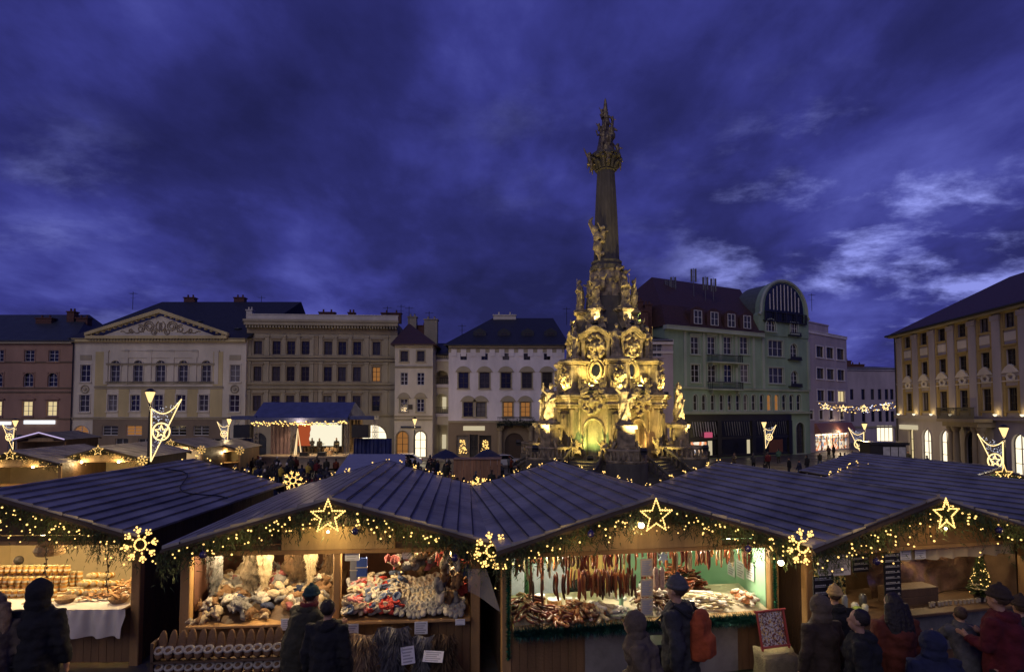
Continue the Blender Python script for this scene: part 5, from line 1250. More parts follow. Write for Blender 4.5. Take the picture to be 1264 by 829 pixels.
# grey awning of a big tent seen above the wool stall roof
mb = MB(); Y = 24; a = at(413, 585, Y); b_ = at(500, 585, Y); c = at(500, 560, Y+5); d = at(431, 560, Y+5); base = gz(Y)
root = thing('grey_awning_tent', 'pale grey flat tent roof seen above the ridge of the wool stall', 'tent', (0, Y, base))
L = lambda v, dz=0: (v.x, v.y-Y, v.z-base+dz)
mb.add([L(a),L(b_),L(c),L(d),L(a,-.12),L(b_,-.12),L(c,-.12),L(d,-.12)], [(0,1,2,3),(7,6,5,4),(0,4,5,1),(1,5,6,2),(2,6,7,3),(3,7,4,0)]); mb.build('roof_sheet', mat('grey_tarpaulin', (.32,.33,.38), .5, .15, 2, .2, 5), root)
for v in (a, b_, c, d):
    mb = MB(); x, y, z = L(v); mb.box(x-.04+(.1 if v in (a,d) else -.1), x+.04+(.1 if v in (a,d) else -.1), y-.04, y+.04, 0, z-.05); mb.build('post', M_IRON, root)
# advertising kiosk with white panels, bins, bicycles
Y = 56; root = thing('kiosk', 'dark square kiosk with three white door panels before the right palace', 'kiosk', (xat(1092,Y), Y, gz(Y)), radians(-10)); h = zat(548,Y)-gz(Y)
mb = MB(); mb.cbox(-1.9,1.3,-1.2,1.2,0,h,.05); mb.box(-2.1,1.5,-1.4,1.4,h,h+.25); mb.build('body', P_DRK, root)
for k in range(3):
    mb = MB(); mb.box(-.75+k*.68, -.15+k*.68, -1.24, -1.2, .2, h-.2); mb.build('white_panel', mat('white_panel', (.5,.5,.52), .5), root)
for i, (px, w) in enumerate(((1078,.5),(1085,.45),(1097,.55),(1100,.4))):
    Yb = 52; mb = MB(); mb.lathe([(w*.7,0),(w*.8,.9),(w*.85,1.0),(w*.6,1.15),(.1,1.25)], n=14); o = mb.build('litter_bin', M_IRON, None, loc=(xat(px,Yb), Yb, gz(Yb))); tag(o, 'dark round litter bin in the row in front of the kiosk', 'bin', 'litter bins by the kiosk')
def bicycle(px, Y, rz):
    root = thing('bicycle', 'dark bicycle parked in the rack by the arched windows of the right palace', 'bicycle', (xat(px,Y), Y, gz(Y)), rz, 'bicycles parked at the palace')
    for x in (-.52,.52):
        mb = MB(); mb.tube([(x+.33*cos(a*pi/10),0,.35+.33*sin(a*pi/10)) for a in range(20)], .025, 5, closed=True)
        for k in range(6): a = k*pi/6; mb.tube([(x+.32*cos(a),0,.35+.32*sin(a)),(x-.32*cos(a),0,.35-.32*sin(a))], .006, 3)
        mb.build('wheel', M_IRON, root)
    mb = MB()
    for a, b in (((-.52,0,.35),(-.12,0,.32)),((-.12,0,.32),(-.25,0,.8)),((-.25,0,.75),(.38,0,.78)),((-.12,0,.32),(.38,0,.72)),((.52,0,.35),(.36,0,.95)),((-.52,0,.35),(-.24,0,.7))): mb.tube([a,b], .025, 5)
    mb.build('frame', M_IRON, root); mb = MB(); mb.tube([(.36,-.28,1.0),(.36,0,.97),(.36,.28,1.0)], .02, 5); mb.build('handlebar', M_IRON, root); mb = MB(); mb.ell((-.26,0,.84),(.14,.07,.04)); mb.build('saddle', M_IRON, root)
for i, px in enumerate((1107, 1112, 1117, 1122)): bicycle(px, 54.5, radians(-70+R.uniform(-8,8)))
# low curved wooden barrier right of the column
pts = [at(px, py, Y) for px, py, Y in ((905,583,44),(925,584,42),(945,587,40),(962,590,38),(975,594,36))]
root = thing('curved_barrier', 'low curved wooden barrier on the paving right of the column', 'barrier', (pts[0].x, pts[0].y, gz(44))); o3 = Vector(root.location)
mb = MB(); mb.tube([p-o3 for p in pts], .07, 5); mb.build('rail', woodm('barrier_wood', (.45,.28,.12)), root)
mb = MB()
for i in range(4):
    a, b = pts[i]-o3, pts[i+1]-o3; ga, gb_ = gz(pts[i].y)-o3.z, gz(pts[i+1].y)-o3.z; mb.quad((a.x,a.y,ga),(b.x,b.y,gb_),(b.x,b.y,b.z),(a.x,a.y,a.z))
mb.build('boards', woodm('barrier_board', (.3,.18,.08)), root)
# ------------------------------------------------------------------ market stalls
YAW = radians(6.84)
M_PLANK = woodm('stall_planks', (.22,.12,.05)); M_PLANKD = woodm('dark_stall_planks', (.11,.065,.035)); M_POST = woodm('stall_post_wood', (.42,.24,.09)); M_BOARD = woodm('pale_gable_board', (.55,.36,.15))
def make_roof_mat():
    m = mat('roof_boards', (.29,.275,.25), .38, .55, .9, .7, 3, spec=.5, detail=10)
    return m
M_ROOF = make_roof_mat(); M_FIR = mat('fir_green', (.05,.075,.02), .7, .5, 8, 0); M_TWIG = mat('brown_twig', (.06,.04,.02), .8)
M_CREAM = mat('cream_canvas', (.62,.5,.3), .8, .15, 1.2, .15, 3)
RW = 2.42; HW = 2.22; ZE = 2.2; ZP = 2.9; ROOF_L = 6.3; OVF = .35
bulb_small = MB(); bulb_small.ell((0,0,0), .0145, 6, 4); BULB = bulb_small.mesh('bulb', M_BULB)
bulb_big = MB(); bulb_big.ell((0,0,0), .0155, 6, 4); BULB2 = bulb_big.mesh('bulb', M_BULB)

def roof_sheets(mb, W2, L, y0, zp, ze, ncourse=10, side=1):
    for h in range(2):
        ya, yb = y0 + L*h/2 + (.0 if h == 0 else .012), y0 + L*(h+1)/2
        for i in range(ncourse):
            a, b = i/ncourse, (i+1)/ncourse
            x0, x1 = side*W2*a, side*W2*b; z0, z1 = zp-(zp-ze)*a, zp-(zp-ze)*b
            lift = .028 + R.uniform(-.006,.006); off = R.uniform(-.02,.02) if i else 0
            # each course overlaps the one below it
            p = [(x0,ya+off,z0+.004),(x0,yb,z0+.004),(x1,yb,z1+lift),(x1,ya+off,z1+lift),(x1,yb,z1-.01),(x1,ya+off,z1-.01),(x0,ya+off,z0-.03),(x1,ya+off,z1-.03)]
            f = [(0,3,2,1),(3,5,4,2),(0,6,7,3)] if side > 0 else [(0,1,2,3),(3,2,4,5),(0,3,7,6)]
            mb.add(p, f)
            if i: mb.add([(x0-.013*side,ya,z0+.034),(x0-.013*side,yb,z0+.034),(x0+.013*side,yb,z0+.03),(x0+.013*side,ya,z0+.03)], [(0,3,2,1) if side>0 else (0,1,2,3)], 1)  # dark strip standing in for the shade in the gap at each lap
def garland(root_loc, rz, W2, ze, zp, label, density=1.0, nb=96, thick=1.2, group=None, drop=.38, seed=0, gl=1):
    """fir swag that follows both slopes of a gable, with strings of warm bulbs"""
    r = random.Random(seed); g = thing('fir_garland', label, 'garland', root_loc, rz, group)
    mb = MB(); n = int(3600*density)
    for i in range(n):
        t = r.uniform(-1.02, 1.02); x = W2*t; z = zp-(zp-ze)*abs(t) - .06
        d = abs(r.gauss(0, .4))*drop*thick; y = r.uniform(-.09, .05); L = r.uniform(.04,.13)
        mb.bladeleaf((x, y, z-d), (r.uniform(-1,1), r.uniform(-.8,.3), -abs(r.gauss(.7,.6))), L, .0075, 0)
    for i in range(int(60*density)):                          # hanging sprigs
        t = r.uniform(-1, 1); x = W2*t; z = zp-(zp-ze)*abs(t) - .1; L = r.uniform(.15,.5)
        k = r.uniform(-.4,.4); pts = [(x+k*L*(q/4)**2, -.05+r.uniform(-.01,.01), z-L*q/4) for q in range(5)]
        mb.tube(pts, .004, 3, 1)
        for q in range(26):
            s = r.random(); p = Vector(pts[0]).lerp(Vector(pts[-1]), s); mb.bladeleaf(p, (r.uniform(-1,1), r.uniform(-1,.4), -.8), r.uniform(.03,.08), .006)
    mb.tube([(W2*t/6, 0, zp-(zp-ze)*abs(t)/6-.08) for t in range(-6,7)], .045, 6, 1)
    mb.build('fir_branches', [M_FIR, M_TWIG], g)
    for i in range(nb):
        t = r.uniform(-1.03, 1.03); x = W2*t; z = zp-(zp-ze)*abs(t)-.1-abs(r.gauss(0,.45))*drop; mk('bulb', BULB, g, (x, -.1-r.random()*.06, z), sc=r.uniform(.6,1.15))
    for x in (-1.25, 1.25): lamp('bulb_light', (x*W2/2.42, -.42, zp-(zp-ze)*.5-.25), 5.2*gl, (1,.66,.25), .12, parent=g)
    return g
def star(loc, rz, s, label, group='lit stars on the stall gables'):
    g = thing('lit_star', label, 'star light', loc, rz, group); pts = [((1 if k%2==0 else .42)*s*sin(k*pi/5), 0, (1 if k%2==0 else .42)*s*cos(k*pi/5)) for k in range(10)]
    mb = MB(); mb.tube(pts, .006, 5, closed=True); mb.build('frame', M_ROPE, g)
    for k in range(10):
        a, b = Vector(pts[k]), Vector(pts[(k+1)%10])
        for q in range(5): mk('bulb', BULB2, g, a.lerp(b, q/5), sc=R.uniform(.75,1.1))
    return g
def snowflake(loc, rz, s, label, group='lit snowflakes at the stall corners'):
    g = thing('lit_snowflake', label, 'snowflake light', loc, rz, group); mb = MB(); n = 8; pts = []
    mb.tube([(.32*s*cos(a*pi/8),0,.32*s*sin(a*pi/8)) for a in range(16)], .008, 4, closed=True)
    pts += [(.32*s*cos(a*pi/8), .32*s*sin(a*pi/8)) for a in range(16)]
    for k in range(n):
        a = 2*pi*k/n+.2; e = (cos(a), sin(a)); mb.tube([(.32*s*e[0],0,.32*s*e[1]),(s*e[0],0,s*e[1])], .007, 4)
        pts += [(q*s*e[0], q*s*e[1]) for q in (.5,.68,.84,1.0)]
        for sd_ in (-.55,.55):
            b = (cos(a+sd_), sin(a+sd_)); c = (.62*s*e[0], .62*s*e[1]); d = (c[0]+.3*s*b[0], c[1]+.3*s*b[1]); mb.tube([(c[0],0,c[1]),(d[0],0,d[1])], .006, 4); pts.append(d)
            pts.append(((c[0]+d[0])/2, (c[1]+d[1])/2))
    mb.build('frame', mat('white_wire', (.6,.5,.35), .5), g)
    for x, z in pts: mk('bulb', BULB2, g, (x+R.uniform(-.006,.006), -.01, z), sc=R.uniform(.85,1.25))
    return g
def bauble(T, x, y, z, label, r=.055, col=(.02,.015,.08)):
    mb = MB(); mb.ell((0,0,0), r, 14, 10); mb.lathe([(.015,r*.95),(.015,r*1.2)], n=8); mb.tube([(0,0,r*1.2),(0,0,r*1.2+.12)], .003, 3)
    p = T @ Vector((x,y,z)); o = mb.build('bauble', mat('dark_blue_bauble', col, .2, coat=.5), None, True, loc=p); tag(o, label, 'bauble'); return o

class Stall:
    pass
def stall(name, label, cx, cy, inner, mid_post=None, board=(-1.0, .75), wall=None, detail=True, back=2.7, zoff=0, counter=True, board_mat=None, right_panel=None, left_panel=None, base=None, ctop=.98, yaw=6.84, L=ROOF_L):
    S_ = Stall(); S_.L = L; S_.yaw = radians(yaw); z0 = (base if base is not None else gz(cy)) + zoff
    root = thing(name, label, 'market stall', (cx, cy, z0), S_.yaw); S_.o = root
    S_.T = Matrix.Translation((cx, cy, z0)) @ Matrix.Rotation(S_.yaw, 4, 'Z')
    rf = mk('roof', None, root)
    mb = MB(); roof_sheets(mb, RW, L, -OVF, ZP, ZE, 10, 1); roof_sheets(mb, RW, L, -OVF, ZP, ZE, 10, -1)
    mb.tube([(0,-OVF,ZP+.015),(0,L-OVF,ZP+.015)], .03, 6)
    nm = mb.mesh('roof', [M_ROOF, mat('seam_shade', (.04,.035,.04), .7)]); bpy.data.objects.remove(rf); rf = mk('roof', nm, root)
    for yy in (-OVF-.01, L-OVF-.02):                    # barge boards
        mb = MB()
        for s in (-1,1):
            P = [(0,ZP-.2),(s*RW,ZE-.2),(s*RW,ZE-.03),(0,ZP-.03)]; mb.prism(P if s>0 else P[::-1], yy, yy+.03)
        mb.build('barge_board', M_PLANKD, rf)
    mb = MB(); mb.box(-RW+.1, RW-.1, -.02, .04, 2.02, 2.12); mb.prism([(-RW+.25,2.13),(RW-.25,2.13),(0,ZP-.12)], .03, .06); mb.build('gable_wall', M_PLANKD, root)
    if board:
        mb = MB(); mb.cbox(board[0], board[1], -.065, .02, 2.05, 2.40, .012); mb.build('gable_board', board_mat or M_BOARD, root)
    mb = MB(); mb.box(-HW-.06, HW+.06, -.075, .02, 1.985, 2.045); mb.build('front_beam', M_POST, root)
    xs = [-HW, HW] + ([mid_post] if mid_post is not None else [])
    for x in xs:
        mb = MB(); w = .075 if abs(x) == HW else .055; mb.cbox(x-w, x+w, -.06, .07, 0, 1.985, .012); mb.build('post', M_POST, root)
    # side walls, middle wall, back half closed
    n = 20
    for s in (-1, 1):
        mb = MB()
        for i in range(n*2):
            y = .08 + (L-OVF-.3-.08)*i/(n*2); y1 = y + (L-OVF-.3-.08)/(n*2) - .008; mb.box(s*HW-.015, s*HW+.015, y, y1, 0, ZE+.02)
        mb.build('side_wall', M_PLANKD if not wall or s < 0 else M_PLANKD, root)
    if wall:                                                  # inner lining
        mb = MB(); mb.box(-HW+.04, HW-.04, back, back+.04, .1, ZE+.05); 
        for s in (-1,1): x = s*(HW-.045); mb.box(min(x,x-s*.02), max(x,x-s*.02), .1, back, .1, ZE-.02)
        mb.box(-HW+.04, HW-.04, .1, back, ZE-.02, ZE)
        mb.build('inner_lining', wall, root)
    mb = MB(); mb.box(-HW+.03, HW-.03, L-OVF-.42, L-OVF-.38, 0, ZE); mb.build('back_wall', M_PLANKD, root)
    if counter:
        mb = MB(); nb_ = 34
        for i in range(nb_):
            x = -HW+.08+(2*HW-.16)*i/nb_; mb.box(x, x+(2*HW-.16)/nb_-.006, -.03+R.uniform(-.002,.002), 0, .05, ctop-.04)
        mb.build('front_boards', M_PLANK, root)
        mb = MB(); mb.cbox(-HW+.08, HW-.08, -.22, 1.15, ctop-.04, ctop, .01); mb.build('counter', M_PLANKD if name == 'drinks_stall' else M_POST, root)
    return S_
def place(S_, x, y, z): return S_.T @ Vector((x, y, z))
def stall_lights(S_, power=26, xs=(-1.3, 0, 1.3), col=(1,.74,.4), y=.55, z=1.93, label='bare bulb hanging under the roof of a stall'):
    for x in xs:
        o = thing('hanging_bulb', label, 'lamp', place(S_, x, y, z+.1), 0, label.replace('bare bulb','bulbs'))
        mb = MB(); mb.ell((0,0,0), .035, 10, 8); mb.build('bulb', emat('stall_bulb', (1,.8,.5), 20), o); mb = MB(); mb.lathe([(.02,.03),(.02,.09)], n=8); mb.tube([(0,0,.09),(0,0,.2)], .005, 4); mb.build('socket', M_IRON, o)
        lamp('bulb_light', (0,0,-.06), power, col, .06, parent=o)

def ground0(y): return gz(y)
S1 = stall('honey_stall', 'stall at the left edge with cream lining, honey jars and a pleated white skirt', -8.5, 9.6, 0, yaw=1.2, mid_post=-1.45, board=None, wall=M_CREAM)
S2 = stall('wool_stall', 'stall heaped with woollen toys, slippers and fur hides, second from the left', -2.80, 9.05, 0, yaw=4.7, mid_post=.05, board=(-.8,.95), wall=mat('stall_red_lining', (.12,.05,.03), .8), back=2.7)
S3 = stall('sausage_stall', 'stall in the middle with rows of hanging sausages, green lining and tinsel', 2.10, 9.10, 0, yaw=9.5, mid_post=None, board=(-1.55,1.3), wall=mat('mint_green_lining', (.36,.62,.4), .6, .08, 1))
S4 = stall('drinks_stall', 'stall on the right with black menu boards, small lit christmas tree and plastic sheet wall', 6.90, 9.68, 0, yaw=12.5, zoff=-.08, mid_post=-.55, board=(-.75,1.5), wall=mat('brown_sheet_lining', (.16,.1,.06), .4, .5, 1.5, .6, 2.5), board_mat=woodm('orange_gable_board', (.3,.16,.06)), back=2.7)
S5 = stall('edge_stall', 'stall beyond the right edge, only its left roof slope seen above the drinks stall', 11.75, 10.8, 0, yaw=17, zoff=-.22, board=None, detail=False)
front = [(S1,'the honey stall'),(S2,'the wool stall'),(S3,'the sausage stall'),(S4,'the drinks stall')]
for i, (S_, nm) in enumerate(front):
    garland(place(S_, 0, -OVF-.03, 0), S_.yaw, RW, ZE, ZP, 'fir garland with warm bulbs along the front gable of '+nm, 1.1, 99, seed=i+1, group='fir garlands on the stall gables', drop=(.45,.36,.36,.42)[i])
for S_, nm in ((S2,'wool stall, in front of its pale board'),(S3,'sausage stall'),(S4,'drinks stall on the right')): star(place(S_, 0, -OVF-.12, ZP-.27), S_.yaw, .26, 'lit star at the gable peak of the '+nm)
for (S_, x, lb) in ((S1, RW+.12, 'large lit snowflake between the honey and wool stalls'),(S2, RW+.05,'large lit snowflake between the wool and sausage stalls'),(S3, RW+.02,'large lit snowflake between the sausage and drinks stalls')): snowflake(place(S_, x, -OVF-.12, ZE-.12), S_.yaw, .28, lb)
# back gable edges: bulbs hanging in short strings, small snowflakes on the back corners
for i, (S_, nm) in enumerate(front+[(S5,'the edge stall')]):
    g = thing('light_string', 'string of small bulbs hung along the back edge of the roof of '+nm, 'light string', place(S_, 0, S_.L-OVF+.02, 0), S_.yaw, 'light strings on the back roof edges'); mb = MB(); mb.tube([(RW*t/6,0,ZP-(ZP-ZE)*abs(t)/6+.035) for t in range(-6,7)], .008, 4); mb.build('cable', M_IRON, g)
    for j in range(46):
        t = R.uniform(-1,1); cl = round(t*7)/7 + R.uniform(-.03,.03); z = ZP-(ZP-ZE)*abs(cl)+.03; mk('bulb', BULB, g, (RW*cl, -R.random()*.03 + .0, z+R.random()*.09), sc=R.uniform(.6,1.3))
snowflake(place(S1, RW+.2, ROOF_L-OVF+.05, ZE+.12), S1.yaw, .26, 'smaller lit snowflake at the back corner between the honey and wool stalls'); snowflake(place(S2, RW, ROOF_L-OVF+.05, ZE+.0), S2.yaw, .26, 'smaller lit snowflake at the back corner between the wool and sausage stalls')
# loose cable across the honey stall roof
mb = MB(); pts = []
for t in range(14): x = .35+ (RW-.5)*t/13; pts.append((x, 3.9-1.4*t/13+.5*sin(t*.6), ZP-(ZP-ZE)*x/RW+.05))
o = mb.tube(pts, .014, 5) or mb.build('loose_cable', M_IRON, None, loc=S1.o.location, rz=S1.yaw); tag(o, 'black cable lying loose across the roof of the honey stall', 'cable')

lamp_vis = [(S3, -.24, -.25, 2.62), (S3, 2.02, -.3, 1.98)]
for S_, x, y, z in lamp_vis:
    o = thing('bare_bulb', 'bright bare bulb %s of the sausage stall' % ('beside the star on the gable' if x < 1 else 'by the right corner post'), 'lamp', place(S_, x, y-.22, z-.12)); mb = MB(); mb.ell((0,0,0), .045, 12, 8); mb.build('bulb', emat('bare_bulb', (1,.8,.5), 12), o); mb = MB(); mb.lathe([(.022,.035),(.022,.1)], n=8); mb.build('socket', M_IRON, o)
    lamp('bulb_light', (0,-.02,-.02), 13, (1,.7,.35), .05, parent=o)
o = thing('bare_bulb', 'small bare bulb under the lit star of the wool stall', 'lamp', place(S2, .0, -OVF-.1, ZP-.5)); mb = MB(); mb.ell((0,0,0), .02, 10, 8); mb.build('bulb', emat('bare_bulb', (1,.8,.5), 12), o); lamp('bulb_light', (0,-.03,-.0), 14, (1,.72,.3), .05, parent=o)
o = thing('bare_bulb', 'small bare bulb under the lit star of the drinks stall', 'lamp', place(S4, .0, -OVF-.1, ZP-.5)); mb = MB(); mb.ell((0,0,0), .02, 10, 8); mb.build('bulb', emat('bare_bulb', (1,.8,.5), 12), o); lamp('bulb_light', (0,-.03,0), 6, (1,.72,.3), .05, parent=o)
stall_lights(S1, 75, (-1.2, .2, 1.4), label='bare bulb hanging inside the honey stall'); stall_lights(S2, 36, (-1.75,-1.0,-.35,.5,1.25,1.9), label='bare bulb hanging inside the wool stall', y=.1, z=1.96)
stall_lights(S3, 72, (-1.5,-.3,.8,1.7), col=(1,.86,.62), label='bare bulb hanging inside the sausage stall', y=.45); stall_lights(S4, 26, (-1.5,.9), label='bare bulb hanging inside the drinks stall')
for S_, x, z, t in ((S2,.42,2.42,'on the right slope of the wool stall gable'),(S2,1.9,2.0,'at the right end of the wool stall beam'),(S2,-1.75,2.12,'at the left end of the wool stall gable'),(S3,-1.05,2.42,'on the left slope of the sausage stall gable'),(S3,1.45,2.1,'at the right end of the sausage stall gable'),(S4,-1.45,1.98,'above the white menu of the drinks stall'),(S4,.95,2.35,'on the right slope of the drinks stall gable')):
    bauble(S_.T, x, -OVF-.2, z, 'dark blue glass bauble '+t)

# ---- behind-left stalls
def far_stall(name, label, px, py_peak, Y, lights=True):
    z = zat(py_peak, Y); b = z-ZP; x = xat(px, Y, z); T = stall(name, label, x, Y+OVF, 0, board=(-1.2,1.2), wall=M_CREAM, detail=False, base=b); return T
F1 = far_stall('far_stall', 'stall in the second row with glowing honey-coloured gable, left of the lamp post', 122, 551, 33); F2 = far_stall('far_stall', 'dark roofed stall in the second row at the left edge with a gable star', 14, 556, 31)
F3 = far_stall('far_stall', 'bright white-lit stall half hidden behind the lamp post net on the left', 211, 543, 47); F4 = far_stall('far_stall', 'small stall with a snowflake left of the stage curtain', 262, 545, 52)
F5 = far_stall('far_stall', 'stall behind the drinks stall at the right edge with a glittering gable', 1232, 577, 17.5)
F6 = far_stall('far_stall', 'far dark stall with pale neon-lined gable near the salmon house', 48, 534, 58)
for i, (S_, nm) in enumerate(((F1,'the glowing second-row stall'),(F2,'the second-row stall at the left edge'),(F3,'the white-lit far stall'),(F5,'the stall behind the drinks stall'))):
    garland(place(S_, 0, -OVF-.04, 0), S_.yaw, RW, ZE, ZP, 'lit fir garland on the gable of '+nm, .5, 80, seed=20+i, group='fir garlands on the stall gables', drop=.5); 
    star(place(S_, 0, -OVF-.15, ZP-.2), S_.yaw, .3, 'lit star at the gable peak of '+nm)
snowflake(place(F1, -RW-.1, -OVF-.15, ZE-.1), F1.yaw, .3, 'lit snowflake at the left corner of the glowing second-row stall'); snowflake(place(F1, RW, -OVF-.15, ZE-.1), F1.yaw, .3, 'lit snowflake at the right corner of the glowing second-row stall'); snowflake(place(F4, RW, -OVF-.15, ZE-.1), F4.yaw, .4, 'lit snowflake at the small stall left of the stage'); snowflake(place(F3, RW, -OVF-.15, ZE-.1), F3.yaw, .35, 'lit snowflake on the right corner of the white-lit far stall'); snowflake(place(F5, -RW, -OVF-.15, ZE-.1), F5.yaw, .22, 'lit snowflake at the left corner of the stall behind the drinks stall')
for S_, pw, col in ((F1, 60, (1,.72,.35)),(F2, 25, (1,.72,.35)),(F3, 120, (1,.85,.7)),(F4,60,(1,.75,.4)),(F5,40,(1,.85,.6))):
    for x in (-1,1): 
        o = thing('hanging_bulb', 'bare bulb hanging under the gable of a stall in the second row', 'lamp', place(S_, x, -.25, 2.0), 0, 'bulbs of the second-row stalls'); mb = MB(); mb.ell((0,0,0), .06, 8, 6); mb.build('bulb', emat('stall_bulb', (1,.8,.5), 20), o); lamp('bulb_light', (0,0,-.1), pw, col, .06, parent=o)
o = thing('work_lamp', 'very bright white lamp at the gable of the stall behind the drinks stall', 'lamp', place(F5, -1.0, -OVF-.3, ZP-.45)); mb = MB(); mb.ell((0,0,0), .07, 12, 8); mb.build('lens', emat('work_lamp', (1,.95,.8), 30), o); lamp('bulb_light', (0,-.1,0), 60, (1,.9,.7), .06, parent=o)
mb = MB()
for s in (-1,1): mb.tube([(0,0,ZP+.05),(s*RW,0,ZE+.05)], .06, 5)
tag(mb.build('neon_tube', emat('lilac_neon', (.75,.6,1), .8), None, loc=place(F6,0,-OVF-.1,0), rz=F6.yaw), 'pale lilac light tubes outlining the gable of the far dark stall', 'light tube')

# ================================================================== merchandise
def proto_copy(name, me, label, cat, group, loc, rot=(0,0,0), sc=1):
    o = mk(name, me, None, loc, rot=rot, sc=sc); return tag(o, label, cat, group)
# ---- honey stall
M_HONEY = mat('honey', (.5,.25,.05), .12, .3, 3, 0, coat=.6); M_LABEL = mat('cream_label', (.7,.62,.42), .6); M_LID = mat('gold_lid', (.62,.5,.25), .35, metal=.4)
jb = MB(); jb.lathe([(.04,0),(.047,.008),(.047,.095),(.038,.108)], n=14, mi=0); jb.lathe([(.0478,.035),(.0478,.068)], n=14, mi=1, cap=False); jl = MB(); jl.lathe([(.041,.106),(.042,.11),(.042,.128),(.038,.131)], n=14)
JB = jb.mesh('jar', [M_HONEY, M_LABEL]); JL = jl.mesh('lid', M_LID); smooth_auto(JB); smooth_auto(JL)
def jar(S_, x, y, z, lb, s=1.0):
    o = mk('honey_jar', JB, None, place(S_, x, y, z), rot=(0,0,R.random()*.5+S_.yaw), sc=s); tag(o, lb, 'honey jar', 'honey jars on the honey stall'); mk('lid', JL, o)
mb = MB()
for i in range(3): mb.box(-1.3, .75, .30+i*.22, .62+i*.22+.2-.02*i, .98+.001*i, .989+(.03*i)); 
st = mb.build('stepped_shelf', M_CREAM, None, loc=S1.o.location, rz=S1.yaw); tag(st, 'low stepped shelf under the honey jars', 'shelf')
for row in range(3):
    y = .38+row*.22; z = .99+.03*row
    for j in range(18):
        x = -1.25+j*.113
        if row < 2 and x > .6: continue
        for k in range(2 if row else 1):
            jar(S1, x, y+R.uniform(-.01,.01), z+.132*k, 'jar of honey with gold lid in the ranks on the left of the honey stall', 1.0)
for j in range(13): x = -.75+j*.105; jar(S1, x, .74, 1.05+.132*2, 'jar of honey in the top rank of the pyramid on the honey stall')
for j in range(16):                                          # jars lying on their sides on the right
    x = .85+(j%6)*.12; y = .5+(j//6)*.2; z = 1.04+(j//6)*.09
    o = mk('honey_jar', JB, None, place(S1, x, y, z), rot=(radians(80),0,S1.yaw+R.uniform(-.2,.2)), sc=1.1); tag(o, 'honey jar lying on its side, round lid to the front, right of the pyramid', 'honey jar', 'honey jars lying on their sides'); mk('lid', JL, o)
M_GING = mat('gingerbread', (.42,.22,.08), .7, .3, 20); M_WICK = mat('wicker', (.4,.26,.12), .7, .4, 40, .5, 60)
gb = MB(); gb.T = None
gb.cbox(-.06,.06,-.02,.02,0,.012,.006); GBM = gb.mesh('gingerbread', M_GING)
for j in range(120):
    x = 1.2+R.random()*.75; y = .15+R.random()*.7; z = .99+.12*R.random()*(x-1.1)+y*.15
    proto_copy('gingerbread', GBM, 'small gingerbread bar in the loose heap at the right end of the honey stall', 'gingerbread', 'gingerbread bars in a heap', place(S1, x, y, z), (R.uniform(-.5,.5), R.uniform(-.4,.4), R.uniform(-.8,.8)), R.uniform(.8,1.3))
bk = MB(); bk.lathe([(.1,0),(.13,.03),(.15,.07),(.155,.085),(.14,.08),(.1,.02)], n=20); BK = bk.mesh('basket', M_WICK)
for x, y, t in ((.95,.12,'in the middle front'),(1.85,.1,'at the right end')): tag(mk('wicker_basket', BK, None, place(S1, x, y, .985), rot=(0,0,0)), 'shallow round wicker basket '+t+' of the honey counter', 'basket')
for z, y, w in ((1.02,.1,.42),):
    mb = MB(); mb.cbox(-w/2,w/2,-.1,.1,0,.02,.005); tag(mb.build('bread_plate', M_CREAM, None, loc=place(S1, .5, .12, .985)), 'pale flat plate with cakes before the honey jars', 'plate')
# pleated skirt
n = 260; mb = MB(); vs = []; x0, x1 = -2.0, 2.18
for i in range(n+1):
    x = x0+(x1-x0)*i/n; a = .035*sin(i*.55)+.02*sin(i*.21+1); b = .06*sin(i*.27+.6)+.03*sin(i*.13)
    vs += [(x,-.26-a*.4,.985),(x,-.28-a,.88),(x+.01,-.29-b*.7,.72),(x+.02,-.3-b,.56+.012*sin(i*.13))]
fs = []
for i in range(n):
    for k in range(3): fs.append((i*4+k, i*4+k+1, i*4+k+5, i*4+k+4))
mb.add(vs, fs); o = mb.build('pleated_skirt', mat('white_cloth', (.66,.6,.52), .8, .12, 2), None, True, loc=S1.o.location, rz=S1.yaw); tag(o, 'pleated white cloth skirt hung along the honey stall counter', 'cloth')
mb = MB(); mb.box(-2.05,2.12,-.25,1.1,.981,.986); o = mb.build('table_cloth', mat('white_cloth', (.66,.6,.52)), None, loc=S1.o.location, rz=S1.yaw); tag(o, 'white cloth spread on the honey stall counter', 'cloth')
mb = MB(); mb.lathe([(.12,0),(.2,-.04),(.24,-.12),(.2,-.2),(.1,-.22)], n=18); o = mb.build('hanging_basket', M_WICK, None, loc=place(S1, .65, .15, 1.98)); tag(o, 'round wicker basket hanging under the beam of the honey stall', 'basket')
for x, l in ((.85,.5),(1.85,.75)):
    mb = MB(); mb.tube([(.02*sin(t*2.1),0,-l*t/7) for t in range(8)], .008, 4); [mb.ell((.03*sin(t*3),0,-l*t/7), .02, 6, 4) for t in range(2,8)]
    o = mb.build('hanging_twig', M_TWIG, None, loc=place(S1, x, -.2, 2.0)); tag(o, 'dry twig ornament hanging from the beam of the honey stall, %s one' % ('longer right' if l>.6 else 'shorter left'), 'ornament')

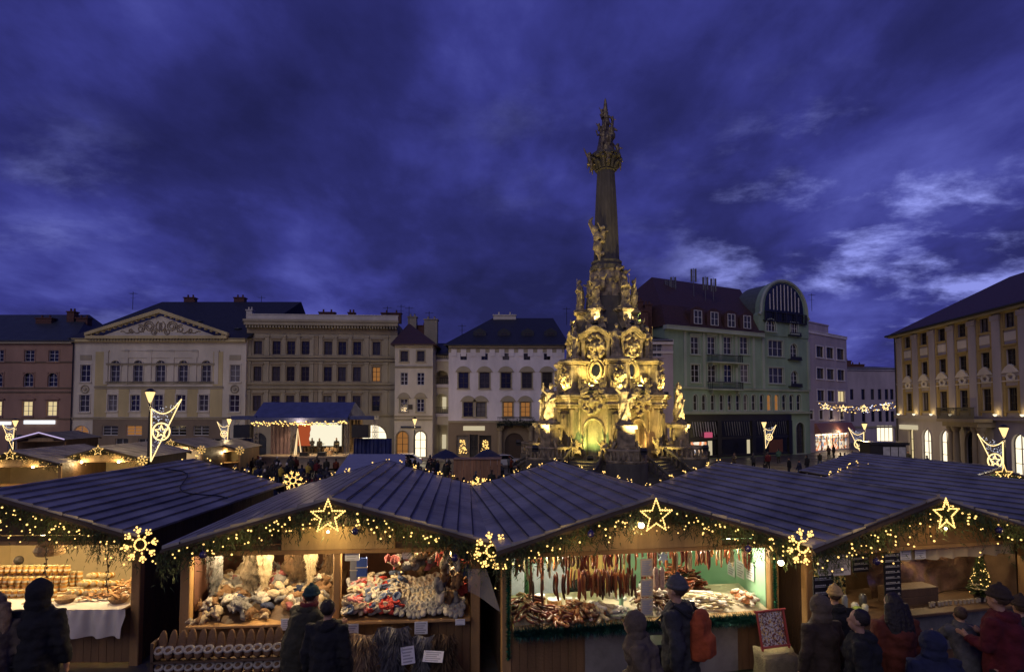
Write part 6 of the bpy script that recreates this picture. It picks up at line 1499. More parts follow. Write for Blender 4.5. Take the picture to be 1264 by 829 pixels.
# ---- wool stall
def slipper(seed):
    r = random.Random(seed); mb = MB(); mb.ell((0,-.06,.035),(.05,.085,.035),10,7); mb.ell((0,.07,.03),(.042,.07,.026),10,7)
    mb.tube([(.052*cos(a*pi/7),.05+.075*sin(a*pi/7),.062) for a in range(14)], .022, 6, closed=True); return mb
SLM = [fuse(slipper(1), 'slipper', mt, .009, 1, .012, .02) for mt in (mat('wool_white', (.5,.45,.36), .9, .15, 8, .5, 30), mat('wool_grey', (.28,.27,.25), .9, .2, 8, .5, 30), mat('wool_cream', (.55,.45,.3), .9, .2, 8, .5, 30), mat('wool_red', (.4,.04,.03), .9, .2, 8, .5, 30), mat('wool_blue', (.1,.13,.22), .9, .2, 8, .5, 30), mat('wool_pink', (.5,.2,.2), .9, .2, 8, .5, 30))]
def heap(S_, x0, x1, y0, y1, n, hfun, metas, name, label, cat, group, tilt=.6, s=(.8,1.05)):
    for i in range(n):
        x = R.uniform(x0,x1); y = R.uniform(y0,y1); z = hfun(x,y); me = R.choice(metas)
        proto_copy(name, me, label, cat, group, place(S_, x, y, z), (R.uniform(-tilt,tilt), R.uniform(-tilt,tilt), R.uniform(0,6.3)), R.uniform(*s))
def under(fn, x0, x1, y0, y1, S_, name, m, label, nx=16, ny=8):
    """the cloth-covered board that carries a sloping heap"""
    mb = MB(); vs = [(x0+(x1-x0)*i/nx, y0+(y1-y0)*j/ny, fn(x0+(x1-x0)*i/nx, y0+(y1-y0)*j/ny)-.04) for j in range(ny+1) for i in range(nx+1)]
    mb.add(vs, [(j*(nx+1)+i, j*(nx+1)+i+1, (j+1)*(nx+1)+i+1, (j+1)*(nx+1)+i) for j in range(ny) for i in range(nx)])
    mb.add([(x0,y0,.98),(x1,y0,.98),(x1,y0,fn(x1,y0)-.04),(x0,y0,fn(x0,y0)-.04)], [(0,1,2,3)])
    o = mb.build(name, m, None, loc=S_.o.location, rz=S_.yaw); return tag(o, label, 'display board')
fnR = lambda x, y: 1.02+.28*(y+.1)+.03*sin(x*9)
under(fnR, .15, 2.1, -.15, .95, S2, 'sloping_board', M_PLANKD, 'sloping board under the heap of wool slippers')
# neat rows of rolled socks / slippers to the right of the middle post
for row in range(8):
    for j in range(13):
        x = 1.0+j*.083+R.uniform(-.012,.012); y = -.08+row*.11+R.uniform(-.012,.012)
        if x > 2.0: continue
        proto_copy('wool_slipper', SLM[(1,1,0,2,1,0,2,0)[row] if R.random() < .75 else R.choice((0,1,2))], 'pale or grey wool slipper in the neat rows on the right of the wool stall', 'slipper', 'slippers in neat rows', place(S2, x, y, fnR(x,y)+.02), (.3+R.uniform(-.15,.15),0,S2.yaw+R.uniform(-.25,.25)), R.uniform(.95,1.12))
heap(S2, .15, 1.0, -.12, .85, 110, lambda x,y: fnR(x,y)+.03+R.random()*.08, [SLM[i] for i in (0,0,2,2,1,1,0,5,4,2,1,3)], 'wool_slipper', 'wool slipper in the mixed heap just right of the middle post', 'slipper', 'slippers in the mixed heap')
heap(S2, .6, 1.0, -.14, .02, 14, lambda x,y: fnR(x,y)+.05+R.random()*.05, [SLM[3],SLM[4],SLM[3]], 'wool_slipper', 'small red or blue wool slipper at the front of the mixed heap', 'slipper', 'red and blue slippers at the front')
# plush and wool things left of the post
def plush(seed, kind=0):
    r = random.Random(seed); mb = MB()
    if kind == 0:
        mb.ell((0,0,.08),(.13,.09,.085)); mb.ell((-.13,-.03,.13),(.07,.065,.065)); mb.ell((-.2,-.04,.115),(.035,.03,.03))
        for s in (-1,1): mb.ell((-.12,s*.055,.18),(.02,.02,.04)); mb.tube([(-.08,s*.06,.06),(-.12,s*.1,0.01)],[.03,.022],6); mb.tube([(.08,s*.06,.06),(.13,s*.11,0.01)],[.035,.025],6)
    elif kind == 1:
        mb.ell((0,0,.06),(.15,.12,.06)); mb.ell((.03,0,.12),(.11,.1,.05)); mb.tube([(.13*cos(a*pi/6),.1*sin(a*pi/6),.03) for a in range(12)], .035, 6, closed=True)
    else:
        mb.tube([(-.16,0,.05),(-.05,.03,.07),(.08,-.02,.06),(.17,.02,.04)],[.05,.075,.07,.04],8); mb.tube([(-.1,.08,.02),(.1,.09,.03)],[.04,.05],8)
    return mb
PW = [mat('plush_cream', (.45,.36,.23), .95, .2, 10, .6, 40), mat('plush_white', (.5,.45,.36), .95, .15, 10, .6, 40), mat('plush_grey', (.2,.19,.18), .95, .3, 10, .6, 40), mat('plush_brown', (.2,.11,.05), .95, .3, 10, .6, 40), mat('plush_pink', (.28,.08,.08), .95, .2, 10, .6, 40), mat('plush_blue', (.03,.04,.09), .95, .2, 10, .6, 40), mat('plush_red', (.28,.035,.025), .95, .2, 10, .5, 40)]
names = ['cream','white','grey','brown','pink','dark blue','red']; base_pl = [fuse(plush(i,i), 'plush', PW[0], .014, 1, .02, .04) for i in range(3)]
def recol(me, m, nm):
    c = me.copy(); c.name = nm; c.materials.clear(); c.materials.append(m); return c
PL = [[recol(b, m, 'plush') for m in PW] for b in base_pl]
fnL = lambda x, y: 1.0+.30*(y+.1)+.05*sin(x*7+y*5)
under(fnL, -2.1, -.05, -.15, 1.3, S2, 'sloping_board', M_PLANKD, 'sloping board under the plush toys')
for i in range(170):
    x = R.uniform(-2.05,-.25); y = R.uniform(-.12,1.25); ci = R.choice((0,0,1,1,1,2,2,2,3,3,3,4,0,1,5)); k = R.choice((0,0,1,2))
    nm = ('plush_toy','woollen_hat','woollen_mittens')[k]; lb = ('woolly toy animal','rolled woollen hat','pair of woollen mittens')[k]
    proto_copy(nm, PL[k][ci], '%s %s in the heap left of the middle post, wool stall' % (names[ci], lb), lb.split()[-1] if k else 'plush toy', 'woollen goods in the left heap, '+names[ci]+' '+lb, place(S2, x, y, fnL(x,y)+R.uniform(0,.07)), (R.uniform(-.5,.5),R.uniform(-.5,.5),R.uniform(0,6.3)), R.uniform(.55,1.0))
# hanging furs, hats, mittens and ties under the beam
def pelt(w, h, seed, curl=.03, n=900, L=.07, cols=None, flat=True):
    r = random.Random(seed); mb = MB(); pr = [(-.5,0),(-.42,-.12),(-.6,-.25),(-.45,-.4),(-.48,-.7),(-.62,-.85),(-.35,-.9),(-.12,-1),(.12,-1),(.35,-.9),(.62,-.85),(.48,-.7),(.45,-.4),(.6,-.25),(.42,-.12),(.5,0)]
    def wd(t):                                                # half-width at relative height
        return .38+.12*sin(t*5+seed)+.06*sin(t*13)
    nx, ny = 10, 14; vs = []
    for j in range(ny+1):
        t = j/ny
        for i in range(nx+1): u = -1+2*i/nx; vs.append((u*wd(t)*w, -.03*(1-u*u)-curl*sin(u*4+t*3), -t*h))
    mb.add(vs, [(j*(nx+1)+i, (j+1)*(nx+1)+i, (j+1)*(nx+1)+i+1, j*(nx+1)+i+1) for j in range(ny) for i in range(nx)])
    for i in range(n):
        t = r.random(); u = r.uniform(-1,1); p = (u*wd(t)*w, -.03*(1-u*u)-curl*sin(u*4+t*3)-.003, -t*h)
        mb.bladeleaf(p, (r.gauss(0,.5)+u*.5, -.5-r.random()*.5, -1), L*r.uniform(.5,1.3), L*.09)
    return mb
FUR = {k: mat('fur_'+k, c, .85, .5, 5, 0, col2=c2) for k, c, c2 in (('tan',(.5,.36,.2),(.16,.1,.05)),('grey',(.22,.21,.2),(.05,.05,.05)),('brown',(.13,.075,.035),(.03,.02,.01)),('cream',(.55,.46,.3),(.3,.22,.12)),('striped',(.3,.24,.16),(.03,.02,.015)))}
for (x, z, w, h, k, lb, y) in ((-1.45,1.95,.32,.62,'striped','dark and cream striped fur pelt hanging at the upper left of the wool stall',.35),(-1.2,1.95,.24,.6,'cream','narrow cream fur pelt hanging beside the striped one',.3),(-.75,1.93,.5,.5,'brown','brown hide hanging in the middle left of the wool stall',.5),(-.5,1.9,.2,.55,'cream','slim cream pelt hanging left of the middle post',.4),(-1.95,1.97,.26,.65,'grey','grey pelt hanging at the left post of the wool stall',.2),(-.25,1.9,.3,.6,'brown','dark brown pelt hanging next to the middle post',.6),(.95,1.7,.35,.5,'brown','dark pelt hanging behind the caps',.9),(1.3,1.75,.4,.55,'brown','dark pelt hanging at the back right of the wool stall',1.0)):
    o = pelt(w, h, int(x*10)+50, n=500, L=.06).build('fur_pelt', FUR[k], None, loc=place(S2,x,y+.12,z-.03), rz=S2.yaw); tag(o, lb, 'fur pelt')
# big curly hides in front of the counter
for i, (x, z, w, h, k, L, lb) in enumerate(((.50,.88,.62,.95,'tan',.16,'long-haired tan sheepskin hanging in front of the wool stall counter, nearest the black-jacketed man'),(.98,.98,.46,1.05,'grey',.15,'long-haired dark grey sheepskin hanging right of the tan one'),(1.42,.82,.42,.9,'grey',.14,'dark grey sheepskin hanging under the white price papers'),(1.75,.85,.5,.9,'brown',.14,'brown curly sheepskin at the right end of the wool stall counter'),(.15,.72,.4,.8,'grey',.12,'dark sheepskin half hidden behind the tan one'))):
    o = pelt(w, h, i+70, n=2600, L=L, curl=.05).build('sheepskin', FUR[k], None, loc=place(S2,x,-.42-.05*(i%2),z), rz=S2.yaw); tag(o, lb, 'sheepskin')
# hanging hats, bags and mittens right half
r_ = R
hang_cols = [0,1,2,4,5,1,0,2,6,1,0]
for i in range(34):
    x = .85+ i*.036; k = i%3; ci = r_.choice((0,1,1,2,3,4,0)); z = 1.93-r_.random()*.22
    proto_copy('woollen_hat', PL[k][ci], '%s woollen piece hung under the beam, right half of the wool stall' % names[ci], 'woollen cap', 'woollen pieces hung under the beam, '+names[ci], place(S2, x, .1+r_.random()*.25, z), (r_.uniform(1.2,1.9),r_.uniform(-.5,.5),r_.uniform(0,6)), r_.uniform(.55,.85))
for i in range(30):
    x = 1.75+r_.uniform(-.12,.36); z = 1.95-r_.random()*.75; ci = r_.choice((6,3,3,0,2,2,5,1,3,0))
    proto_copy('woollen_mittens', PL[2][ci], '%s mitten hung in the dense bundle at the right post, wool stall' % names[ci], 'mitten', 'bundle at the right post, '+names[ci], place(S2, x, -.14+r_.random()*.3, z), (0,1.5+r_.uniform(-.4,.4),r_.uniform(0,6)), r_.uniform(.6,.95))
for x, z, c, w, h, lb in ((.42,1.90,(.05,.1,.35),.09,.3,'folded blue scarf with white band hanging right of the middle post'),(.30,1.88,(.3,.3,.3),.06,.34,'grey scarf hanging beside the blue one')):
    mb = MB(); mb.cbox(-w,w,-.02,.02,-h,0,.015); mb.box(-w-.002,w+.002,-.023,.023,-h*.55,-h*.5,1); o = mb.build('hanging_scarf', [mat('cloth_%d'%int(c[2]*100), c, .8), M_LABEL], None, loc=place(S2,x,.02,z), rz=S2.yaw); tag(o, lb, 'scarf')
M_PAPER = mat('white_paper', (.72,.72,.72), .6, .06, 3, 0); M_INK = mat('printed_text', (.38,.38,.4), .7)
def paper(S_, x, y, z, w, h, lb, name='price_paper', lines=5, tilt=0, rz=0, m=None):
    mb = MB(); mb.box(-w/2,w/2,-.003,.003,-h,0)
    for i in range(lines):
        zz = -h*(.16+.7*i/max(1,lines-1)); mb.box(-w*.38, w*(.38-.2*((i*7)%3)/2), -.0045,-.003, zz-.006*h/.15, zz+.006*h/.15, 1)
    o = mb.build(name, [m or M_PAPER, M_INK], None, loc=place(S_,x,y,z)); o.rotation_euler = (radians(tilt), 0, S_.yaw+rz); tag(o, lb, 'paper sign'); return o
paper(S2, -.62, -.28, 1.08, .19, .17, 'white price paper at the front edge of the plush heap'); paper(S2, .34, -.3, .98, .2, .2, 'white price paper just right of the middle post'); paper(S2, 1.38, -.26, .97, .2, .19, 'white price paper under the neat slipper rows'); paper(S2, 1.98, -.26, .99, .15, .09, 'small price paper at the right end of the wool counter', lines=2)
paper(S2, .28, -.03, 1.98, .22, .12, 'white paper pinned above the hanging grey scarf', lines=3); paper(S2, 1.2, .05, 1.97, .3, .12, 'white paper under the beam in the right half of the wool stall', lines=3); paper(S2, 1.2, -.56, .72, .2, .24, 'white paper lying on the dark grey sheepskin', tilt=-25, rz=.3); paper(S2, 1.6, -.6, .66, .3, .16, 'crumpled white paper on the brown sheepskin', tilt=-40, rz=-.2)
# rack of standing slippers low in front
rack = thing('slipper_rack', 'low dark rack in front of the wool stall, left corner', 'rack', place(S2, -1.5, -.62, 0), S2.yaw)
for z in (.42, .66):
    mb = MB(); mb.box(-.85,.95,-.12,.12,z,z+.03); mb.build('shelf', M_PLANKD, rack)
for x in (-.85,.93): mb = MB(); mb.box(x,x+.04,-.12,.12,0,.95); mb.build('upright', M_PLANKD, rack)
def bigslip():
    mb = MB(); mb.ell((0,0,.15),(.055,.022,.16),12,8); mb.ell((0,-.04,.06),(.052,.045,.07),12,8); return mb
def slipcuff():
    mb = MB(); mb.tube([(.045*cos(a*pi/7),-.055+.015*sin(a*pi/7),.095+.03*sin(a*pi/7)) for a in range(14)], .02, 7, closed=True); return mb
bs = fuse(bigslip(), 'slipper_sole', mat('suede_brown', (.2,.11,.05), .9, .3, 8, .3), .012, 1); bc = fuse(slipcuff(), 'fleece_cuff', PW[1], .009, 1, .012, .02)
for row in range(2):
    for j in range(13):
        o = mk('fleece_slipper', bs, None, place(S2, -2.25+j*.135, -.64-.02*row, .46+.24*row), rot=(radians(-12),0,S2.yaw+R.uniform(-.2,.2)), sc=1.25*R.uniform(.9,1.05)); tag(o, 'suede slipper with white fleece cuff standing upright on the %s shelf of the low rack' % ('lower','upper')[row], 'slipper', 'fleece slippers on the %s shelf' % ('lower','upper')[row]); mk('fleece_cuff', bc, o)
# translucent plastic bag at the right corner of the wool stall
mb = MB(); vs = []
for j in range(9):
    t = j/8
    for i in range(9): u = i/8; vs.append((u*(.28+.22*t), -.05-.06*sin(u*5+t*3)*t, -.62*t*(.55+.5*u)))
mb.add(vs, [(j*9+i,j*9+i+1,(j+1)*9+i+1,(j+1)*9+i) for j in range(8) for i in range(8)])
pm_ = bpy.data.materials.new('clear_plastic'); pm_.use_nodes = True; b_ = pm_.node_tree.nodes['Principled BSDF']; b_.inputs['Base Color'].default_value = (.7,.65,.55,1); b_.inputs['Alpha'].default_value = .35; b_.inputs['Roughness'].default_value = .2
tag(mb.build('plastic_sheet', pm_, None, True, loc=place(S2, 2.1,-.3,1.78), rz=S2.yaw), 'translucent plastic sheet flapping at the right corner of the wool stall', 'plastic sheet')

# ---- sausage stall
MS = {k: mat('sausage_'+k, c, .32, .3, 12, .12, coat=.3) for k, c in (('red',(.2,.045,.02)),('dark',(.075,.022,.013)),('orange',(.36,.13,.04)),('cream',(.58,.46,.26)),('white',(.62,.56,.48)),('brown',(.15,.06,.028)))}
def saus(L, r, bend=0): 
    mb = MB(); n = 9; mb.tube([(bend*sin(pi*t/n), 0, -L*t/n) for t in range(n+1)], [r*.45]+[r]*(n-1)+[r*.45], 8); return mb
SA = {}
for k in MS:
    for j, (L, r, b) in enumerate(((.34,.019,.02),(.22,.024,.035),(.17,.032,.0))): me = saus(L,r,b).mesh('sausage', MS[k]); smooth_auto(me, 60); SA[(k,j)] = me
mb = MB()
for y in (.12,.5): mb.tube([(-HW+.1,y,1.955),(HW-.1,y,1.955)], .012, 6)
for y in (.12,.5):
    mb = MB(); mb.tube([(-HW+.1,0,0),(HW-.1,0,0)], .012, 6); o = mb.build('hanging_rail', M_IRON, None, loc=place(S3,0,y,1.955), rz=S3.yaw); tag(o, '%s metal rail under the beam of the sausage stall' % ('front' if y<.3 else 'rear'), 'rail')
kinds = ['red','dark','orange','cream','red','brown','dark','red']
for i in range(140):
    x = -2.05 + 4.1*i/140 + R.uniform(-.01,.01); u = (x+2.05)/4.1
    if .475 < u < .52: continue
    k = kinds[int(mnoise.noise(Vector((x*3.1,0,0)))*4+4) % 8] if R.random() < .7 else R.choice(kinds); j = 0 if R.random() < .6 else 1; y = R.choice((.12,.14,.5,.48))
    proto_copy('hanging_sausage', SA[(k,j)], '%s thin sausage hanging in the rows under the beam of the sausage stall' % k, 'sausage', 'sausages hanging in rows, '+k, place(S3, x, y, 1.945), (R.uniform(-.04,.04),R.uniform(-.05,.05),R.random()*6), R.uniform(.75,1.1))
for i in range(95):                                          # lower tier on the left half
    x = -1.95+ 2.2*R.random(); x = x if R.random() < .5 else -1.0+.9*R.random(); k = R.choice(('red','dark','orange','brown','red')); zb_ = 1.66+R.uniform(-.08,.06)-(.0 if x < 0 else -.05)
    proto_copy('hanging_sausage', SA[(k,0)], '%s sausage in the lower hanging bunches on the left of the sausage stall' % k, 'sausage', 'sausages in the lower hanging bunches, '+k, place(S3, x, .1+R.random()*.15, zb_), (R.uniform(-.06,.06),R.uniform(-.08,.08),R.random()*6), R.uniform(.8,1.15))
for x, lb in ((.28,'first of big pale salami hanging right of the paper column'),(.18,'second big pale salami hanging right of the paper column')):
    mb = saus(.36,.045); proto_copy('big_salami', smooth_auto(mb.mesh('big_salami', mat('marbled_salami', (.5,.32,.25), .5, .4, 30))), lb, 'salami', None, place(S3, x, -.02, 1.74))
fn3 = lambda x, y: 1.01+.20*(y+.1)
under(fn3, -2.1, 2.1, -.15, .82, S3, 'display_board', mat('pale_counter', (.5,.42,.3), .5), 'pale board under the piles on the sausage counter')
PILE = {k: MB() for k in MS}
def pile(S_, cx, cy, rx, ry, h, n, keys, lb, grp, scl=(.7,1.0), lay=1.35, ang=None):
    for i in range(n):
        a = R.random()*6.3; q = sqrt(R.random()); x = cx+rx*q*cos(a); y = cy+ry*q*sin(a); z = fn3(x,y)+h*1.5*(1-q*q)*R.uniform(.55,1)+.01; key = R.choice(keys)
        if x < -2.1 or x > 2.1: continue
        if i < n*.60:
            me = SA[key]; M = Matrix.Translation((x, y, z)) @ Matrix.Rotation((R.uniform(0,6.3) if ang is None else ang+R.uniform(-.3,.3)), 4, 'Z') @ Matrix.Rotation(lay+R.uniform(-.15,.15), 4, 'X')
            PILE[key[0]].add([M @ v.co for v in me.vertices], [tuple(p.vertices) for p in me.polygons]); continue
        proto_copy('sausage', SA[key], lb, 'sausage', grp, place(S_, x, y, z+.03), (lay+R.uniform(-.25,.25), R.uniform(-.3,.3), (R.uniform(0,6.3) if ang is None else ang+R.uniform(-.3,.3))), R.uniform(*scl))
pile(S3,-1.85,.2,.28,.3,.16,90,[('red',1),('dark',1),('brown',1)],'dark red sausage in the pile at the left end of the counter','pile at the left end')
pile(S3,-1.42,.05,.24,.2,.08,75,[('orange',1),('brown',2),('red',1)],'short brown sausage in the pile left of the middle','pile left of the middle')
pile(S3,-1.02,.05,.26,.22,.13,100,[('orange',2),('brown',2),('brown',1)],'knobbly brown smoked sausage in the tall middle pile','tall middle pile')
pile(S3,-.72,.05,.17,.18,.1,48,[('cream',2),('white',2)],'pale cream sausage in the pile beside the white ring','cream pile')
pile(S3,1.0,.62,.45,.28,.3,110,[('dark',0),('brown',0),('red',0)],'long dark sausage in the tall slanting stack before the green wall','long dark stack',(.8,1.1),1.2,.5)
pile(S3,1.3,.15,.35,.22,.1,62,[('cream',0),('white',1),('cream',1)],'pale cream sausage in the right-hand heap','right pale heap',(.8,1.2),1.45,.9)
pile(S3,1.85,.2,.2,.2,.08,28,[('white',2),('orange',2)],'short pinkish sausage at the right end of the counter','right end heap'); pile(S3,.3,.3,.3,.25,.14,70,[('dark',1),('white',1),('brown',2)],'mottled dark sausage right of the paper column','mottled heap'); pile(S3,.65,.05,.25,.15,.05,40,[('white',1),('white',2)],'whitish sausage in the front heap behind the backpack','front whitish heap')
allp = MB(); pms = []
for k in PILE: allp.add(PILE[k].v, PILE[k].f, len(pms)); pms.append(MS[k])
tag(allp.build('sausage_heap', pms, None, True, loc=S3.o.location, rz=S3.yaw), 'deeper layers of sausages heaped under the ones on top', 'sausages', None, 'stuff')
for i in range(26):                                          # white ring platter
    a = i*2.4; q = .05+.17*sqrt(i/26)
    proto_copy('white_sausage', SA[('white',1)], 'white sausage arranged in the round platter', 'sausage', 'white sausages in the round platter', place(S3, -.44+q*cos(a), .1+q*.8*sin(a), fn3(0,.1)+.03+.05*(1-q/.22)), (1.5,0,a+1.57), .8)
mb = MB(); mb.lathe([(.2,0),(.25,.03),(.24,.035)], n=24); tag(mb.build('round_platter', mat('steel_platter', (.5,.5,.5), .3, metal=.8), None, loc=place(S3,-.44,.1,fn3(0,.1)-.02)), 'round platter carrying the white sausages', 'platter')
for x, y, z, r, h, c, lb in ((-1.6,.45,1.2,.09,.16,(.6,.45,.22),'white tub stacked behind the brown sausages, left'),(-1.35,.5,1.15,.12,.12,(.5,.33,.14),'yellowish cheese box behind the brown sausages'),(-.38,.6,1.12,.07,.2,(.6,.55,.5),'tall white jar behind the white sausage platter'),(-.2,.55,1.1,.11,.12,(.62,.6,.58),'white bowl behind the round platter'),(-1.1,.5,1.12,.06,.15,(.35,.15,.06),'brown glass jar behind the middle pile'),(-.95,.52,1.12,.05,.13,(.5,.3,.12),'honey-coloured glass jar behind the middle pile'),(.22,.55,1.2,.1,.2,(.5,.42,.36),'tin jar right of the paper column')):
    mb = MB(); mb.lathe([(r*.9,0),(r,.02),(r,h*.85),(r*.8,h*.92)], n=16); root = thing('jar' if 'jar' in lb else 'tub' if 'tub' in lb else 'box' if 'box' in lb else 'bowl', lb, 'container', place(S3,x,y,z-.1)); mb.build('container_body', mat('tub_%d'%int(c[1]*100), c, .4), root); mb = MB(); mb.lathe([(r*.95,h*.9),(r*.95,h)], n=16); mb.build('lid', M_PAPER, root)
for i, (z, t) in enumerate(((1.93,'topmost'),(1.62,'middle'),(1.33,'lowest'))): paper(S3, -.05, -.2, z-.0, .2-.0*i, .27, '%s of the three big yellowish price sheets hung in a column in the sausage stall' % t, lines=8, m=mat('yellowish_paper', (.6,.5,.33), .6))
for i, y in enumerate((.5,.8,1.1)): 
    o = paper(S3, HW-.09, y, 1.6-.05*i, .24, .3, 'white sheet pinned on the green side lining, %s' % ('nearest the front','the middle one','the rear one')[i], lines=6); o.rotation_euler = (0,0,S3.yaw-pi/2)
for x, c, lb in ((-.2,(.26,.5,.25),'pale green post in the middle of the sausage stall'),):
    mb = MB(); mb.cbox(-.3,-.24,.3,.36,.98,2.0,.01); tag(mb.build('green_post', MATS['mint_green_lining'], None, loc=S3.o.location, rz=S3.yaw), lb, 'post')
mb = MB()
for i in range(12): mb.box(-.75+i*.09,-.668+i*.09,1.7,1.72,.9,1.9)
tag(mb.build('yellow_board_partition', woodm('yellow_boards', (.55,.38,.12)), None, loc=S3.o.location, rz=S3.yaw), 'yellow board partition at the back middle of the sausage stall', 'partition')
for a, b, z, t in ((-1.5,-.85,1.45,'wide white refrigerator behind the middle'),(-2.0,-1.65,1.6,'narrow white refrigerator behind the left part')): mb = MB(); mb.cbox(a,b,1.5,1.65,.9,z,.02); tag(mb.build('refrigerator', mat('fridge_white', (.6,.65,.75), .3), None, loc=S3.o.location, rz=S3.yaw), t+' of the sausage counter', 'refrigerator')
# paper star
mb = MB(); P = [((.11 if k%2==0 else .05)*sin(k*pi/6), (.11 if k%2==0 else .05)*cos(k*pi/6)) for k in range(12)]; mb.prism(P[::-1], -.01,.01); tag(mb.build('paper_star', mat('pale_blue_card', (.5,.6,.65), .6), None, loc=place(S3,.3,-.04,1.9), rz=S3.yaw), 'pale paper snow star hanging among the sausages right of the price sheets', 'ornament')
# tinsel
M_TIN = mat('green_tinsel', (.02,.16,.09), .25, .5, 40, 0, metal=.7); M_TIN2 = mat('bluegreen_tinsel', (.02,.1,.09), .25, .5, 40, 0, metal=.7)
def tinsel(S_, a, b, lb, r=.09, n=2600, m=M_TIN2):
    mb = MB(); a, b = Vector(a), Vector(b)
    mb.tube([a,b], .012, 5)
    d = (b-a).normalized()
    for i in range(n):
        p = a.lerp(b, R.random()); o = Vector((R.gauss(0,1),R.gauss(0,1),R.gauss(0,1))); o -= d*o.dot(d); mb.bladeleaf(p, o+d*R.gauss(0,.4), r*R.uniform(.6,1.1), .006)
    o = mb.build('tinsel_garland', m, None, loc=S_.o.location, rz=S_.yaw); tag(o, lb, 'tinsel')
tinsel(S3, (-HW+.08,-.26,.93), (HW-.08,-.26,.93), 'thick blue-green tinsel along the front edge of the sausage counter', .15, 9000)
tinsel(S3, (-HW+.02,-.1,.5), (-HW+.02,-.1,1.95), 'green tinsel wound down the left post of the sausage stall', .06, 1500, M_TIN); tinsel(S3, (HW-.02,-.1,.9), (HW-.02,-.1,1.9), 'green tinsel on the right post of the sausage stall', .05, 1100, M_TIN)
mb = MB(); mb.cbox(-1.0,1.55,-.055,-.035,.05,.9,.005); tag(mb.build('metal_panel', mat('dull_metal_panel', (.3,.27,.24), .4, .4, 1.5), None, loc=S3.o.location, rz=S3.yaw), 'dull grey panel fixed under the sausage counter', 'panel')
# sack with a framed sweet display right of the sausage stall
root = thing('burlap_bin', 'burlap-wrapped box standing before the wooden side of the sausage stall', 'sack', place(S3, 1.62, -.95, 0), S3.yaw)
mb = MB(); vs = []
for j in range(8):
    for i in range(28): a = 2*pi*i/28; q = 1+.05*sin(a*5+j)+.03*sin(a*9); sx = .27*max(-1,min(1,1.3*cos(a))); sy = .2*max(-1,min(1,1.3*sin(a))); vs.append((sx*q*(1+.04*(7-j)/7), sy*q, .72*j/7+ (.03*sin(a*3) if j==7 else 0)))
mb.add(vs, [(j*28+i, j*28+(i+1)%28, (j+1)*28+(i+1)%28, (j+1)*28+i) for j in range(7) for i in range(28)]+[tuple(196+i for i in range(28))]); mb.build('burlap', mat('burlap', (.3,.24,.13), .9, .3, 10, .5, 60), root, True)
root = thing('sweet_display', 'red-framed clear sweet display leaning out of the burlap box', 'display', place(S3, 1.62, -.95, .74), S3.yaw+.1)
mb = MB()
for a, b in (((-.23,0,0),(-.23,.12,.52)),((.23,0,0),(.23,.12,.52)),((-.27,.12,.52),(.27,.12,.52)),((-.25,.01,.04),(.25,.01,.04))): mb.tube([a,b], .018, 6)
mb.build('red_frame', mat('pink_red_plastic', (.5,.09,.07), .35), root)
mb = MB(); mb.quad((-.21,.02,.03),(.21,.02,.03),(.21,.13,.5),(-.21,.13,.5)); mb.build('sweets', patch_mat('sweets', [(.7,.6,.5),(.3,.12,.08),(.75,.7,.65),(.4,.3,.25),(.15,.08,.06),(.8,.55,.2)], 55, 0, .25), root)

# ---- drinks stall: menu boards, tree, poinsettia, kitchen
M_BLK = mat('black_board', (.012,.012,.014), .5); M_CHK = mat('chalk_text', (.45,.45,.43), .8)
def menu(S_, x, y, z, w, h, n, lb):
    root = thing('menu_board', lb, 'menu board', place(S_, x, y, z), S_.yaw); mb = MB(); mb.box(-w/2,w/2,-.01,.01,-h,0); mb.build('board', M_BLK, root); mb = MB(); r = random.Random(n)
    for i in range(n):
        zz = -h*(i+.5)/n; mb.box(-w*.44, w*.44, -.014,-.0105, zz-.035*h/n-.002, zz-.03*h/n+.005)
        xx = -w*.42
        while xx < w*.1:
            l = r.uniform(.01,.035); mb.box(xx, xx+l, -.014,-.0105, zz+.12*h/n, zz+.3*h/n); xx += l+.008
        mb.box(w*.28,w*.4,-.014,-.0105, zz+.12*h/n, zz+.3*h/n)
    mb.build('menu_lines', M_CHK, root)
menu(S4, -2.3, -.42, 1.78, .36, .95, 9, 'tall black menu board at the left corner of the drinks stall'); menu(S4, -.72, -.12, 1.97, .32, .98, 11, 'tall black menu board left of the middle post of the drinks stall'); menu(S4, -1.12, .1, 1.97, .32, .34, 4, 'short black menu board under the garland of the drinks stall')
paper(S4, -1.72, .0, 1.97, .62, .34, 'large white menu sheet with printed columns at the upper left of the drinks stall', lines=8); paper(S4, -.25, .06, 1.94, .22, .15, 'left of two small paper notices under the beam of the drinks stall', lines=4); paper(S4, .05, .06, 1.94, .22, .15, 'right of two small paper notices under the beam of the drinks stall', lines=4)
mb = MB(); vs = []
for i in range(41): x = -.45+2.6*i/40; a = .02*sin(i*1.3); vs += [(x,.1+a,1.99),(x,.1+a*2,1.76+.015*sin(i*.9))]
mb.add(vs, [(2*i,2*i+1,2*i+3,2*i+2) for i in range(40)]); tag(mb.build('rolled_sheet', M_CREAM, None, True, loc=S4.o.location, rz=S4.yaw), 'rolled-up cream plastic valance under the beam of the drinks stall', 'valance')
mb = MB(); vs = []
for j in range(13):
    for i in range(31): x = -.45+2.6*i/30; z = 1.0+.75*j/12; vs.append((x, .62+.05*sin(x*5+z*7)+.03*mnoise.noise(Vector((x*6,z*6,1))), z))
mb.add(vs, [(j*31+i,j*31+i+1,(j+1)*31+i+1,(j+1)*31+i) for j in range(12) for i in range(30)]); tag(mb.build('plastic_curtain', mat('brown_plastic', (.2,.12,.075), .22, .5, 2.5, .9, 4, coat=.5), None, True, loc=S4.o.location, rz=S4.yaw), 'crumpled shiny brown plastic curtain at the back of the drinks stall', 'curtain')
